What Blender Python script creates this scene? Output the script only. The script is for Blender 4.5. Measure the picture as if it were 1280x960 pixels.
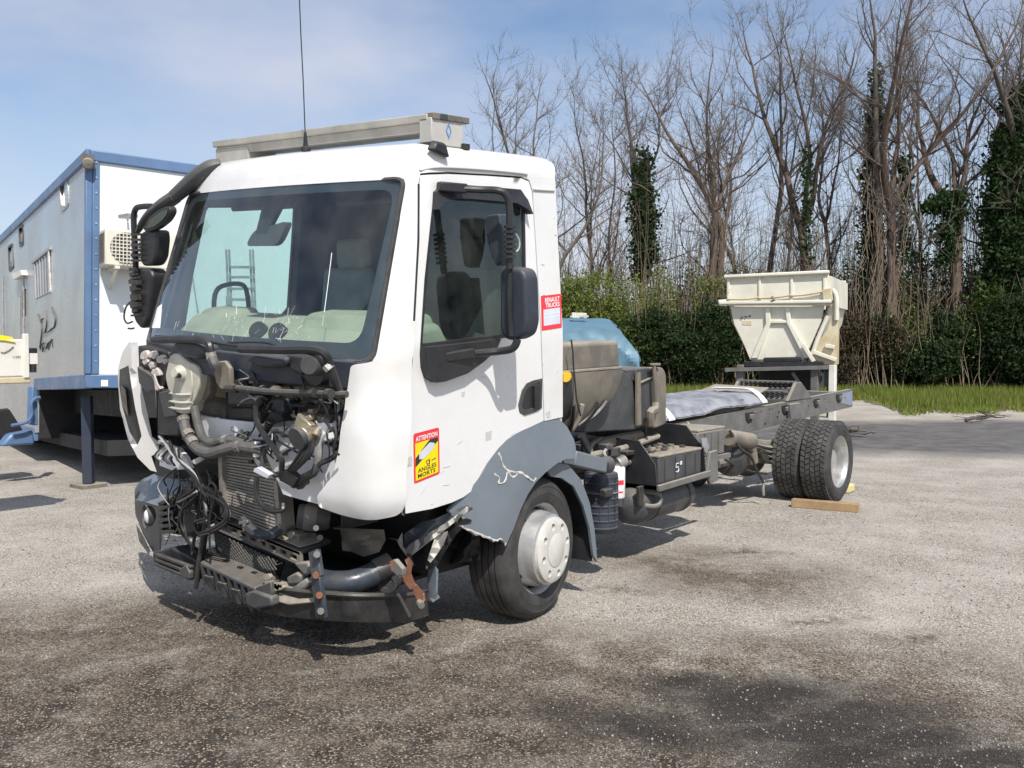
import bpy, bmesh, math, random
import numpy as np
from mathutils import Vector, Matrix, geometry, noise
random.seed(7); rng = np.random.default_rng(7)
rad = math.radians
SC = bpy.context.scene
for o in list(bpy.data.objects): bpy.data.objects.remove(o)

# ------------------------------------------------------------------ camera
CAM_F, CAM_YAW, CAM_PITCH = 1160.0, 0.66362, 0.04303          # focal length in photo pixels (1280 wide)
CAM_LOC = np.array([4.41264, -3.22374, 1.67761])
cam = bpy.data.cameras.new('camera'); camo = bpy.data.objects.new('camera', cam); SC.collection.objects.link(camo)
cam.sensor_fit = 'HORIZONTAL'; cam.sensor_width = 36.0; cam.lens = 36.0 * CAM_F / 1280.0
cam.clip_start = 0.05; cam.clip_end = 6000
camo.location = CAM_LOC; camo.rotation_euler = (math.pi/2 - CAM_PITCH, 0, CAM_YAW)
SC.camera = camo

# ------------------------------------------------------------------ sky, sun, exposure
SUN_VEC = Vector((1.0, -0.70, 1.42)).normalized()              # towards the sun
SUN_ELEV = math.asin(SUN_VEC.z); SUN_AZ = math.atan2(SUN_VEC.x, SUN_VEC.y)   # clockwise from +y
W = bpy.data.worlds.new('World'); SC.world = W; W.use_nodes = True
nt = W.node_tree; nt.nodes.clear()
wo = nt.nodes.new('ShaderNodeOutputWorld'); bg = nt.nodes.new('ShaderNodeBackground'); sk = nt.nodes.new('ShaderNodeTexSky')
sk.sky_type = 'NISHITA'; sk.sun_disc = False; sk.sun_elevation = SUN_ELEV; sk.sun_rotation = SUN_AZ
sk.air_density = 1.0; sk.dust_density = 1.3; sk.ozone_density = 2.5; sk.altitude = 100
tc = nt.nodes.new('ShaderNodeTexCoord'); mp = nt.nodes.new('ShaderNodeMapping'); mp.inputs['Scale'].default_value = (1.0, 1.0, 2.6); mp.inputs['Location'].default_value = (.35, .2, .4)
nz = nt.nodes.new('ShaderNodeTexNoise'); nz.inputs['Scale'].default_value = 1.7; nz.inputs['Detail'].default_value = 6; nz.inputs['Roughness'].default_value = .55
cr = nt.nodes.new('ShaderNodeValToRGB'); cr.color_ramp.elements[0].position = .36; cr.color_ramp.elements[1].position = .66
cr.color_ramp.elements[1].color = (.75,.75,.75,1)
mx = nt.nodes.new('ShaderNodeMix'); mx.data_type = 'RGBA'; mx.inputs['B'].default_value = (4.9, 5.0, 5.7, 1)
nt.links.new(tc.outputs['Generated'], mp.inputs['Vector']); nt.links.new(mp.outputs['Vector'], nz.inputs['Vector'])
nt.links.new(nz.outputs['Fac'], cr.inputs['Fac']); nt.links.new(cr.outputs['Color'], mx.inputs['Factor'])
nt.links.new(sk.outputs['Color'], mx.inputs['A']); nt.links.new(mx.outputs['Result'], bg.inputs['Color'])
nt.links.new(bg.outputs['Background'], wo.inputs['Surface']); bg.inputs['Strength'].default_value = 0.14
sun = bpy.data.lights.new('sun', 'SUN'); suno = bpy.data.objects.new('sun', sun); SC.collection.objects.link(suno)
sun.energy = 5.0; sun.angle = rad(0.5); sun.color = (1.0, .955, .89)
suno.rotation_euler = SUN_VEC.to_track_quat('Z', 'Y').to_euler(); suno.location = (0, 0, 30)
SC.view_settings.view_transform = 'Standard'; SC.view_settings.look = 'None'; SC.view_settings.gamma = 1
SC.view_settings.use_curve_mapping = False; SC.view_settings.exposure = 0.04
SC.render.engine = 'CYCLES'; SC.cycles.max_bounces = 8; SC.cycles.transparent_max_bounces = 12

# ------------------------------------------------------------------ measuring: sight lines of the photograph cut with real planes
CY, SY, CP, SP = math.cos(CAM_YAW), math.sin(CAM_YAW), math.cos(CAM_PITCH), math.sin(CAM_PITCH)
V_R = np.array([CY, SY, 0]); V_F = np.array([-SY*CP, CY*CP, -SP]); V_U = np.array([-SY*SP, CY*SP, CP])
H_F = np.array([-SY, CY, 0])
TA, TB = 0.08506, 0.05741; PIV = np.array([0, 1.3, .5])        # the damaged cab hangs nose down and to its left
def tilt(P):
    P = np.atleast_2d(np.array(P, float)) - PIV
    x, y, z = P.T
    y2 = y*math.cos(TA) - z*math.sin(TA); z2 = z*math.cos(TA) + y*math.sin(TA)
    return np.stack([x*math.cos(TB) + z2*math.sin(TB), y2, z2*math.cos(TB) - x*math.sin(TB)], 1) + PIV
def untilt(P):
    x3, y2, z3 = np.array(P, float) - PIV
    x = x3*math.cos(TB) - z3*math.sin(TB); z2 = z3*math.cos(TB) + x3*math.sin(TB)
    return np.array([x, y2*math.cos(TA) + z2*math.sin(TA), z2*math.cos(TA) - y2*math.sin(TA)]) + PIV
def ray(px, py): return CAM_LOC, V_F + V_R*(px-640)/CAM_F - V_U*(py-480)/CAM_F
def on(px, py, ax, val, cab=False):
    A, d = ray(px, py); B = A + d
    if cab: A, B = untilt(A), untilt(B)
    i = 'xyz'.index(ax); return A + (B-A)*((val-A[i])/(B[i]-A[i]))
def gnd(px, py): return on(px, py, 'z', 0)
def far(px, depth, z=0.0):                                      # a point at a given depth and height along a column of the photo
    p = CAM_LOC + H_F*depth + V_R*((px-640)/CAM_F*depth); return np.array([p[0], p[1], z])
def hgt(py, depth): return CAM_LOC[2] + (480 - CAM_F*math.tan(CAM_PITCH) - py)/CAM_F*depth

# ------------------------------------------------------------------ materials
MATS = {}
def rgba(c): return (c[0], c[1], c[2], 1)
def mat(name, c, c2=None, rough=.5, metal=0, scale=6, bump=0, bscale=None, lo=.35, hi=.7, detail=6, c3=None, s3=40, t3=.62, coat=0, spec=.5, island=0, dust=None):
    """principled surface: colour c broken by c2 through noise, a third colour c3 in small chips, dust on upward faces"""
    if name in MATS: return MATS[name]
    m = bpy.data.materials.new(name); m.use_nodes = True; n = m.node_tree; L = n.links
    b = n.nodes['Principled BSDF']; N = n.nodes.new
    tc = N('ShaderNodeTexCoord'); col = None
    def mixc(f, a, bb):
        q = N('ShaderNodeMix'); q.data_type = 'RGBA'; L.new(f, q.inputs['Factor'])
        if isinstance(a, tuple): q.inputs['A'].default_value = a
        else: L.new(a, q.inputs['A'])
        if isinstance(bb, tuple): q.inputs['B'].default_value = bb
        else: L.new(bb, q.inputs['B'])
        return q.outputs['Result']
    def ns(sc, lo, hi, det=6):
        t = N('ShaderNodeTexNoise'); t.inputs['Scale'].default_value = sc; t.inputs['Detail'].default_value = det; t.inputs['Roughness'].default_value = .62
        L.new(tc.outputs['Object'], t.inputs['Vector'])
        r = N('ShaderNodeMapRange'); r.inputs['From Min'].default_value = lo; r.inputs['From Max'].default_value = hi
        L.new(t.outputs['Fac'], r.inputs['Value']); return r.outputs['Result'], t.outputs['Fac']
    col = rgba(c)
    if c2 is not None:
        f, _ = ns(scale, lo, hi, detail); col = mixc(f, col, rgba(c2))
    if island:
        g = N('ShaderNodeNewGeometry'); r = N('ShaderNodeMapRange'); L.new(g.outputs['Random Per Island'], r.inputs['Value'])
        r.inputs['To Min'].default_value = 1-island; r.inputs['To Max'].default_value = 1+island
        q = N('ShaderNodeHueSaturation'); L.new(r.outputs['Result'], q.inputs['Value'])
        if isinstance(col, tuple): q.inputs['Color'].default_value = col
        else: L.new(col, q.inputs['Color'])
        col = q.outputs['Color']
    if c3 is not None:
        f, _ = ns(s3, t3, t3+.05, 3); col = mixc(f, col, rgba(c3))
    if dust is not None:
        g = N('ShaderNodeNewGeometry'); sx = N('ShaderNodeSeparateXYZ'); L.new(g.outputs['Normal'], sx.inputs['Vector'])
        r = N('ShaderNodeMapRange'); r.inputs['From Min'].default_value = .1; r.inputs['From Max'].default_value = .95; L.new(sx.outputs['Z'], r.inputs['Value'])
        _, t = ns(9, 0, 1); q = N('ShaderNodeMath'); q.operation = 'MULTIPLY'; L.new(r.outputs['Result'], q.inputs[0]); L.new(t, q.inputs[1])
        q2 = N('ShaderNodeMath'); q2.operation = 'MULTIPLY'; q2.use_clamp = True; q2.inputs[1].default_value = 1.5; L.new(q.outputs[0], q2.inputs[0])
        col = mixc(q2.outputs[0], col, rgba(dust))
    if isinstance(col, tuple): b.inputs['Base Color'].default_value = col
    else: L.new(col, b.inputs['Base Color'])
    b.inputs['Metallic'].default_value = metal; b.inputs['Coat Weight'].default_value = coat; b.inputs['Coat Roughness'].default_value = .06
    b.inputs['Specular IOR Level'].default_value = spec
    _, t = ns((bscale or scale)*1.3, 0, 1); r = N('ShaderNodeMapRange'); L.new(t, r.inputs['Value'])
    r.inputs['From Min'].default_value = .3; r.inputs['From Max'].default_value = .7
    r.inputs['To Min'].default_value = max(0, rough-.12); r.inputs['To Max'].default_value = min(1, rough+.14); L.new(r.outputs['Result'], b.inputs['Roughness'])
    if bump:
        _, t = ns(bscale or scale*4, 0, 1); q = N('ShaderNodeBump'); q.inputs['Strength'].default_value = min(1, bump); q.inputs['Distance'].default_value = .01
        L.new(t, q.inputs['Height']); L.new(q.outputs['Normal'], b.inputs['Normal'])
    MATS[name] = m; return m
def leafmat(name, c, c2, isl=.45, trans=.25):
    m = mat(name, c, c2, rough=.7, scale=.9, island=isl, spec=.15)
    n = m.node_tree; b = n.nodes['Principled BSDF']; out = n.nodes['Material Output']
    t = n.nodes.new('ShaderNodeBsdfTranslucent'); t.inputs['Color'].default_value = (c[0]*1.6, c[1]*1.8, c[2]*.8, 1)
    x = n.nodes.new('ShaderNodeMixShader'); x.inputs['Fac'].default_value = trans
    n.links.new(b.outputs[0], x.inputs[1]); n.links.new(t.outputs[0], x.inputs[2]); n.links.new(x.outputs[0], out.inputs['Surface']); return m
def glassmat(name, tint, refl=1.0, rough=.015, dirt=0.0):
    m = bpy.data.materials.new(name); m.use_nodes = True; n = m.node_tree; n.nodes.clear(); N = n.nodes.new; L = n.links
    out = N('ShaderNodeOutputMaterial'); tr = N('ShaderNodeBsdfTransparent'); tr.inputs['Color'].default_value = rgba(tint)
    gl = N('ShaderNodeBsdfGlossy'); gl.inputs['Roughness'].default_value = rough
    fr = N('ShaderNodeFresnel'); fr.inputs['IOR'].default_value = 1.52
    mu = N('ShaderNodeMath'); mu.operation = 'MULTIPLY'; mu.use_clamp = True; L.new(fr.outputs[0], mu.inputs[0])
    ge = N('ShaderNodeNewGeometry'); bf = N('ShaderNodeMath'); bf.operation = 'MULTIPLY_ADD'; bf.inputs[1].default_value = -refl; bf.inputs[2].default_value = refl   # no mirror on the inner face of the pane
    L.new(ge.outputs['Backfacing'], bf.inputs[0]); L.new(bf.outputs[0], mu.inputs[1])
    x = N('ShaderNodeMixShader'); L.new(mu.outputs[0], x.inputs['Fac']); L.new(tr.outputs[0], x.inputs[1]); L.new(gl.outputs[0], x.inputs[2])
    last = x.outputs[0]
    if dirt:
        df = N('ShaderNodeBsdfDiffuse'); df.inputs['Color'].default_value = (.6,.58,.52,1); tc = N('ShaderNodeTexCoord')
        tn = N('ShaderNodeTexNoise'); tn.inputs['Scale'].default_value = 5; tn.inputs['Detail'].default_value = 8; L.new(tc.outputs['Object'], tn.inputs['Vector'])
        r = N('ShaderNodeMapRange'); r.inputs['From Min'].default_value = .35; r.inputs['From Max'].default_value = .8; r.inputs['To Max'].default_value = dirt; L.new(tn.outputs['Fac'], r.inputs['Value'])
        y = N('ShaderNodeMixShader'); L.new(r.outputs['Result'], y.inputs['Fac']); L.new(last, y.inputs[1]); L.new(df.outputs[0], y.inputs[2]); last = y.outputs[0]
    L.new(last, out.inputs['Surface']); MATS[name] = m; return m

M_white  = mat('white_paint', (.70,.70,.69), (.61,.60,.57), rough=.3, scale=2.6, coat=.35, lo=.42, hi=.8, c3=(.46,.42,.36), s3=26, t3=.72, bump=.02, bscale=2)
M_door   = mat('white_door_paint', (.73,.73,.72), (.66,.652,.63), rough=.27, scale=2.0, coat=.4, lo=.42, hi=.8, c3=(.5,.48,.44), s3=34, t3=.75, bump=.02, bscale=2)
M_bay    = mat('bay_white_paint', (.80,.82,.84), (.62,.63,.64), rough=.4, scale=5, c3=(.12,.12,.12), s3=14, t3=.72)
M_black  = mat('black_plastic', (.013,.014,.016), (.026,.027,.03), rough=.42, scale=9, dust=(.06,.057,.05))
M_blackm = mat('black_steel', (.017,.018,.02), (.05,.047,.043), rough=.46, scale=12, bump=.25, dust=(.13,.118,.10), c3=(.12,.06,.03), s3=30, t3=.69)
M_navy   = mat('dark_blue_plastic', (.022,.028,.042), (.04,.046,.06), rough=.5, scale=8, dust=(.10,.10,.10))
M_grey   = mat('grey_fender_plastic', (.12,.145,.17), (.155,.175,.195), rough=.42, scale=3, c3=(.26,.26,.25), s3=26, t3=.73, bump=.12, bscale=30)
M_dgrey  = mat('dark_grey_plastic', (.040,.043,.048), (.07,.07,.07), rough=.5, scale=7, dust=(.17,.155,.13), c3=(.2,.19,.17), s3=40, t3=.68)
M_dusty  = mat('dusty_grey_plastic', (.115,.105,.09), (.23,.20,.155), rough=.7, scale=4, lo=.38, hi=.7, dust=(.34,.30,.24), bump=.15)
M_dust   = mat('dust_tan', (.34,.30,.23), (.22,.20,.17), rough=.85, scale=12, bump=.3)
M_frame  = mat('grey_frame_paint', (.155,.152,.145), (.10,.097,.09), rough=.6, scale=5, dust=(.33,.29,.23), c3=(.10,.055,.03), s3=26, t3=.66, bump=.2)
M_rubber = mat('tyre_rubber', (.024,.024,.025), (.065,.06,.055), rough=.75, scale=7, bump=.3, bscale=60)
M_tread  = mat('dusty_tread', (.038,.037,.036), (.11,.105,.095), rough=.85, scale=8, bump=.3, bscale=60)
M_rim    = mat('silver_wheel', (.60,.60,.60), (.42,.41,.39), rough=.36, metal=.65, scale=7)
M_hub    = mat('cream_hub_cover', (.62,.61,.57), (.50,.48,.43), rough=.45, scale=7)
M_alu    = mat('cast_aluminium', (.52,.51,.48), (.33,.31,.28), rough=.42, metal=.7, scale=14, bump=.3)
M_brass  = mat('bronze_valve', (.42,.36,.25), (.30,.27,.22), rough=.42, metal=.6, scale=14, bump=.3)
M_rust   = mat('rust', (.22,.085,.04), (.10,.05,.035), rough=.85, scale=14, bump=.5, c3=(.36,.25,.2), s3=22, t3=.6)
M_tank   = mat('milky_tank_plastic', (.55,.54,.46), (.40,.385,.31), rough=.45, scale=5, bump=.2, bscale=12)
M_hose   = mat('grey_hose', (.125,.12,.112), (.07,.068,.066), rough=.7, scale=12, bump=.3)
M_wire   = mat('wire_black', (.015,.015,.016), (.03,.03,.03), rough=.4, scale=20)
M_wireg  = mat('wire_grey', (.28,.28,.28), (.45,.44,.42), rough=.5, scale=20)
M_foam   = mat('torn_white_foam', (.62,.58,.54), (.42,.36,.32), rough=.95, scale=18, bump=.6)
M_rad    = mat('radiator_grey', (.40,.39,.365), (.52,.48,.41), rough=.55, metal=.4, scale=4, bump=.2, c3=(.45,.40,.30), s3=12, t3=.66)
M_bsteel = mat('blue_black_pipe', (.03,.043,.062), (.075,.075,.075), rough=.35, scale=9, c3=(.20,.12,.08), s3=20, t3=.66, bump=.2)
M_int    = mat('cab_interior', (.065,.068,.075), (.045,.046,.05), rough=.8, scale=6)
M_dash   = mat('dashboard_beige', (.46,.43,.33), (.34,.32,.25), rough=.7, scale=5, bump=.2)
M_seat   = mat('seat_cloth', (.07,.07,.072), (.045,.045,.048), rough=.9, scale=12)
M_sheet  = mat('seat_cover_sheet', (.36,.36,.345), (.24,.24,.23), rough=.7, scale=5)
M_bar    = mat('weathered_alu_bar', (.50,.48,.43), (.34,.325,.285), rough=.5, metal=.3, scale=5)
M_fray   = mat('torn_plastic_edge', (.55,.53,.49), (.40,.38,.34), rough=.9, scale=25)
M_red    = mat('sticker_red', (.72,.035,.05), rough=.35); M_yellow = mat('sticker_yellow', (.85,.66,.0), rough=.35)
M_ink    = mat('ink_black', (.03,.03,.025), rough=.4); M_paper = mat('sticker_white', (.82,.82,.82), rough=.4)
M_paperg = mat('sticker_panel', (.55,.58,.66), (.68,.69,.72), rough=.4, scale=9); M_blueink = mat('logo_blue', (.10,.25,.55), rough=.4)
M_tape   = mat('reflective_grey', (.55,.56,.55), (.45,.46,.45), rough=.3, scale=30)
M_cream  = mat('cream_paint', (.68,.66,.56), (.55,.52,.42), rough=.5, scale=2.2, lo=.4, hi=.8, c3=(.30,.24,.15), s3=7, t3=.70)
M_creamd = mat('stained_cream_paint', (.62,.55,.38), (.42,.34,.20), rough=.6, scale=3)
M_wood   = mat('raw_timber', (.40,.27,.14), (.25,.165,.09), rough=.8, scale=6, bump=.3)
M_tarp   = mat('blue_tarpaulin', (.105,.205,.275), (.085,.175,.24), rough=.5, scale=2, bump=.3, bscale=5, spec=.35)
M_whitet = mat('white_sheet', (.30,.31,.325), (.17,.18,.20), rough=.45, scale=5, lo=.42, hi=.6, bump=.6, bscale=9)
M_tblue  = mat('trailer_blue_trim', (.10,.175,.31), (.08,.14,.25), rough=.4, scale=3)
M_tside  = mat('trailer_side_aluminium', (.40,.405,.41), (.35,.355,.36), rough=.28, metal=.25, scale=.7)
M_tfront = mat('trailer_front_white', (.68,.73,.74), (.62,.67,.69), rough=.45, scale=1.3)
M_tdark  = mat('undercarriage_dark', (.010,.0105,.012), (.022,.022,.022), rough=.7, scale=5)
M_ac     = mat('aircon_casing', (.66,.63,.54), (.56,.53,.45), rough=.5, scale=4)
M_acg    = mat('aircon_grille', (.17,.15,.13), (.13,.12,.11), rough=.6, scale=10)
M_ytarp  = mat('yellow_tarp', (.80,.60,.0), (.70,.50,.0), rough=.5, scale=4)
M_offw   = mat('offwhite_panel', (.76,.74,.68), (.62,.58,.50), rough=.5, scale=2)
M_mirror = mat('mirror_glass', (.75,.78,.80), rough=.02, metal=1.0)
M_lamp   = mat('lamp_lens', (.75,.78,.80), (.6,.62,.65), rough=.08, coat=1)
M_amber  = mat('yellow_cap', (.70,.45,.02), rough=.4)
M_bark   = mat('bark', (.075,.062,.052), (.135,.115,.098), rough=.95, scale=3, bump=.5, bscale=14)
M_barkr  = mat('reddish_bark', (.085,.058,.044), (.14,.105,.085), rough=.95, scale=3, bump=.5, bscale=14)
M_twig   = mat('twigs', (.115,.095,.08), (.16,.14,.12), rough=.9, scale=2)
M_stem   = mat('dry_stems', (.15,.108,.075), (.23,.18,.13), rough=.9, scale=2)
M_ivy    = leafmat('ivy_leaves', (.030,.055,.020), (.020,.040,.016))
M_hedge  = leafmat('hedge_leaves', (.028,.048,.018), (.018,.034,.014))
M_bright = leafmat('fresh_leaves', (.165,.195,.050), (.09,.125,.032))
M_mid    = leafmat('bush_leaves', (.075,.105,.030), (.035,.058,.02))
M_green  = mat('fence_green', (.02,.07,.045), rough=.5)
M_grass  = leafmat('grass_blades', (.145,.205,.033), (.19,.16,.06), isl=.35, trans=.3)
G_screen = glassmat('windscreen_glass', (.90,.97,.955), refl=2.1, dirt=.03)
G_side   = glassmat('side_window_glass', (.80,.90,.88), refl=2.0, dirt=.03)
G_dark   = glassmat('dark_window_glass', (.15,.17,.19), refl=1.6)

# ------------------------------------------------------------------ geometry helpers
ALL_LABEL_KEYS = ('label', 'category', 'group', 'kind')
def tag(o, label=None, cat=None, group=None, kind=None):
    for k, v in zip(ALL_LABEL_KEYS, (label, cat, group, kind)):
        if v: o[k] = v
    return o
def thing(name, loc, label, cat, group=None):
    o = bpy.data.objects.new(name, None); o.empty_display_size = .2; o.location = Vector(loc); SC.collection.objects.link(o)
    return tag(o, label, cat, group)
def root_offset(p):
    off = Vector((0, 0, 0))
    while p is not None: off += p.location; p = p.parent
    return off
def newell(P):
    P = np.asarray(P, float); Q = np.roll(P, -1, 0); return np.cross(P, Q).sum(0)
class MB:
    """collects verts and faces in world (or cab) coordinates, then links ONE mesh object"""
    def __init__(s): s.v = []; s.f = []
    def add(s, vs, fs):
        n = len(s.v); s.v += [tuple(map(float, p)) for p in vs]; s.f += [tuple(i+n for i in f) for f in fs]; return s
    def box(s, c, d, rot=None):
        h = np.array(d)/2; P = np.array([[x, y, z] for x in (-1,1) for y in (-1,1) for z in (-1,1)])*h
        if rot is not None: P = P @ np.array(rot.to_3x3() if hasattr(rot, 'to_3x3') else rot).T
        return s.add(P + np.array(c), [(0,1,3,2),(4,6,7,5),(0,4,5,1),(2,3,7,6),(0,2,6,4),(1,5,7,3)])
    def beam(s, a, b, w, h, up=(0,0,1)):                        # rectangular bar from a to b
        a, b = np.array(a, float), np.array(b, float); d = (b-a)/np.linalg.norm(b-a)
        r = np.cross(d, up); r = r/np.linalg.norm(r); u = np.cross(r, d)
        P = [q + r*i*w/2 + u*j*h/2 for q in (a, b) for i, j in ((-1,-1),(1,-1),(1,1),(-1,1))]
        return s.add(P, [(3,2,1,0),(4,5,6,7),(0,1,5,4),(1,2,6,5),(2,3,7,6),(3,0,4,7)])
    def tube(s, pts, r, n=8, sub=0, flat=1.0, up=None):
        P = [np.array(p, float) for p in pts]
        if sub: P = spline(P, sub)
        m = len(P); R = np.interp(np.linspace(0,1,m), np.linspace(0,1,len(r)), r) if hasattr(r, '__len__') else [r]*m
        ref = None; vs = []
        for i, p in enumerate(P):
            d = P[min(i+1,m-1)] - P[max(i-1,0)]; d = d/(np.linalg.norm(d)+1e-9)
            if up is not None: ref = np.array(up, float)
            elif ref is None: ref = np.array([0,0,1.]) if abs(d[2]) < .9 else np.array([1.,0,0])
            a = np.cross(d, ref); a /= np.linalg.norm(a)+1e-9; b = np.cross(a, d)
            if up is None: ref = b
            for k in range(n):
                t = 2*math.pi*k/n; vs.append(p + a*math.cos(t)*R[i] + b*math.sin(t)*R[i]*flat)
        fs = [(i*n+k, i*n+(k+1)%n, (i+1)*n+(k+1)%n, (i+1)*n+k) for i in range(m-1) for k in range(n)]
        fs += [tuple(range(n-1,-1,-1)), tuple((m-1)*n+k for k in range(n))]
        return s.add(vs, fs)
    def cyl(s, a, b, r, r2=None, n=16): return s.tube([a, b], [r, r if r2 is None else r2], n)
    def lathe(s, c, ax, prof, n=48, closed=False, a0=0, a1=2*math.pi):   # prof: (radius, offset along ax)
        c = np.array(c, float); ax = np.array(ax, float)/np.linalg.norm(ax)
        u = np.cross(ax, [0,0,1.] if abs(ax[2]) < .9 else [1.,0,0]); u /= np.linalg.norm(u); w = np.cross(ax, u)
        full = abs(a1-a0-2*math.pi) < 1e-6; m = n if full else n+1; vs = []
        for r, o in prof:
            for k in range(m):
                t = a0 + (a1-a0)*k/n; vs.append(c + ax*o + (u*math.cos(t) + w*math.sin(t))*r)
        fs = []; K = len(prof)
        for i in range(K if closed else K-1):
            j = (i+1) % K
            for k in range(n):
                k2 = (k+1) % m; fs.append((i*m+k, i*m+k2, j*m+k2, j*m+k))
        return s.add(vs, fs)
    def prism(s, poly, d):                                      # planar polygon (3D) pushed along vector d
        P = [np.array(p, float) for p in poly]; d = np.array(d, float); n = len(P)
        vs = P + [p+d for p in P]
        return s.add(vs, [tuple(range(n-1,-1,-1)), tuple(range(n,2*n))] + [(i,(i+1)%n,n+(i+1)%n,n+i) for i in range(n)])
    def sheet(s, rows):                                         # grid of points
        m = len(rows[0]); vs = [p for r in rows for p in r]
        return s.add(vs, [(i*m+k, i*m+k+1, (i+1)*m+k+1, (i+1)*m+k) for i in range(len(rows)-1) for k in range(m-1)])
    def panel(s, outline, holes, fn, t0, t1, grid=.06):
        """curved plate: 2D outline with holes, triangulated with a grid, mapped by fn(u,v,offset), between offsets t0 and t1"""
        def dens(P):
            out = []
            for i, p in enumerate(P):
                q = P[(i+1) % len(P)]; L = math.hypot(q[0]-p[0], q[1]-p[1]); k = max(1, int(math.ceil(L/grid)))
                out += [(p[0]+(q[0]-p[0])*j/k, p[1]+(q[1]-p[1])*j/k) for j in range(k)]
            return out
        loops = [dens(outline)] + [dens(h) for h in holes]
        vs, es = [], []
        for lp in loops:
            n0 = len(vs); vs += [Vector(p) for p in lp]; es += [(n0+i, n0+(i+1) % len(lp)) for i in range(len(lp))]
        B = np.array([tuple(p) for p in vs]); lo, hi = B.min(0), B.max(0)
        for gx in np.arange(lo[0]+grid/2, hi[0], grid):
            for gy in np.arange(lo[1]+grid/2, hi[1], grid):
                if np.min((B[:,0]-gx)**2 + (B[:,1]-gy)**2) > (grid*.45)**2 and inside(gx, gy, loops[0]) and not any(inside(gx, gy, h) for h in loops[1:]):
                    vs.append(Vector((gx, gy)))
        V2, E2, F2, *_ = geometry.delaunay_2d_cdt(vs, es, [], 0, 1e-6)
        F = []
        for f in F2:
            cx = sum(V2[i][0] for i in f)/len(f); cy = sum(V2[i][1] for i in f)/len(f)
            if inside(cx, cy, loops[0]) and not any(inside(cx, cy, h) for h in loops[1:]): F.append(tuple(f))
        used = sorted({i for f in F for i in f}); ix = {i: k for k, i in enumerate(used)}; F = [tuple(ix[i] for i in f) for f in F]
        A = [fn(V2[i][0], V2[i][1], t1) for i in used]
        if t0 == t1: return s.add(A, F)
        Bk = [fn(V2[i][0], V2[i][1], t0) for i in used]; n = len(used)
        cnt = {}
        for f in F:
            for i in range(len(f)):
                e = (f[i], f[(i+1) % len(f)]); cnt[e] = 1
        W_ = [(a, b) for a, b in cnt if (b, a) not in cnt]
        return s.add(A + Bk, F + [tuple(i+n for i in reversed(f)) for f in F] + [(b, a, a+n, b+n) for a, b in W_])
    def build(s, name, m, parent=None, smooth=True, angle=35, bevel=0, cab=False, recalc=True, seg=2):
        V = np.array(s.v); V = tilt(V) if cab else V
        if parent is not None: V = V - np.array(root_offset(parent))
        me = bpy.data.meshes.new(name); me.from_pydata(V.tolist(), [], s.f); me.materials.append(m)
        if recalc:
            b = bmesh.new(); b.from_mesh(me); bmesh.ops.recalc_face_normals(b, faces=b.faces); b.to_mesh(me); b.free()
        if smooth:
            me.polygons.foreach_set('use_smooth', [True]*len(me.polygons)); me.set_sharp_from_angle(angle=rad(angle))
        o = bpy.data.objects.new(name, me); SC.collection.objects.link(o); o.parent = parent
        if bevel:
            md = o.modifiers.new('edge', 'BEVEL'); md.width = bevel; md.segments = seg; md.limit_method = 'ANGLE'; md.angle_limit = rad(40)
        return o
def inside(x, y, P):
    c = False; j = len(P)-1
    for i in range(len(P)):
        if (P[i][1] > y) != (P[j][1] > y) and x < (P[j][0]-P[i][0])*(y-P[i][1])/(P[j][1]-P[i][1]) + P[i][0]: c = not c
        j = i
    return c
def spline(P, k):
    P = [np.array(p, float) for p in P]; Q = [2*P[0]-P[1]] + P + [2*P[-1]-P[-2]]; out = []
    for i in range(1, len(Q)-2):
        for j in range(k):
            t = j/k; a, b, c, d = Q[i-1], Q[i], Q[i+1], Q[i+2]
            out.append(.5*((2*b) + (c-a)*t + (2*a-5*b+4*c-d)*t*t + (3*b-a-3*c+d)*t**3))
    return out + [P[-1]]
def rounded(P, r, k=4):                                         # 2D polygon with rounded corners
    out = []; n = len(P); R = r if hasattr(r, '__len__') else [r]*n
    for i in range(n):
        a, b, c = (np.array(P[j % n], float) for j in (i-1, i, i+1)); rr = R[i]
        if rr <= 0: out.append(tuple(b)); continue
        u = (a-b)/np.linalg.norm(a-b); w = (c-b)/np.linalg.norm(c-b); q = min(rr, np.linalg.norm(a-b)*.48, np.linalg.norm(c-b)*.48)
        p0, p1 = b+u*q, b+w*q
        for j in range(k+1):
            t = j/k; out.append(tuple((1-t)**2*p0 + 2*t*(1-t)*b + t*t*p1))
    return out
def circle(cx, cy, r, n=24, ry=None): return [(cx + r*math.cos(2*math.pi*i/n), cy + (ry or r)*math.sin(2*math.pi*i/n)) for i in range(n)]
def text_mesh(txt, bold=0.0):
    """flat outline letters as (verts2d, faces), unit box: x 0..1, y 0..1"""
    c = bpy.data.curves.new('t', 'FONT'); c.body = txt; c.size = 1; c.offset = bold; c.resolution_u = 2
    o = bpy.data.objects.new('t', c); SC.collection.objects.link(o); dg = bpy.context.evaluated_depsgraph_get()
    me = bpy.data.meshes.new_from_object(o.evaluated_get(dg)); V = np.array([v.co[:2] for v in me.vertices]); F = [tuple(p.vertices) for p in me.polygons]
    bpy.data.objects.remove(o); bpy.data.curves.remove(c); bpy.data.meshes.remove(me)
    V = (V - V.min(0))/(V.max(0)-V.min(0)); return V, F
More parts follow.
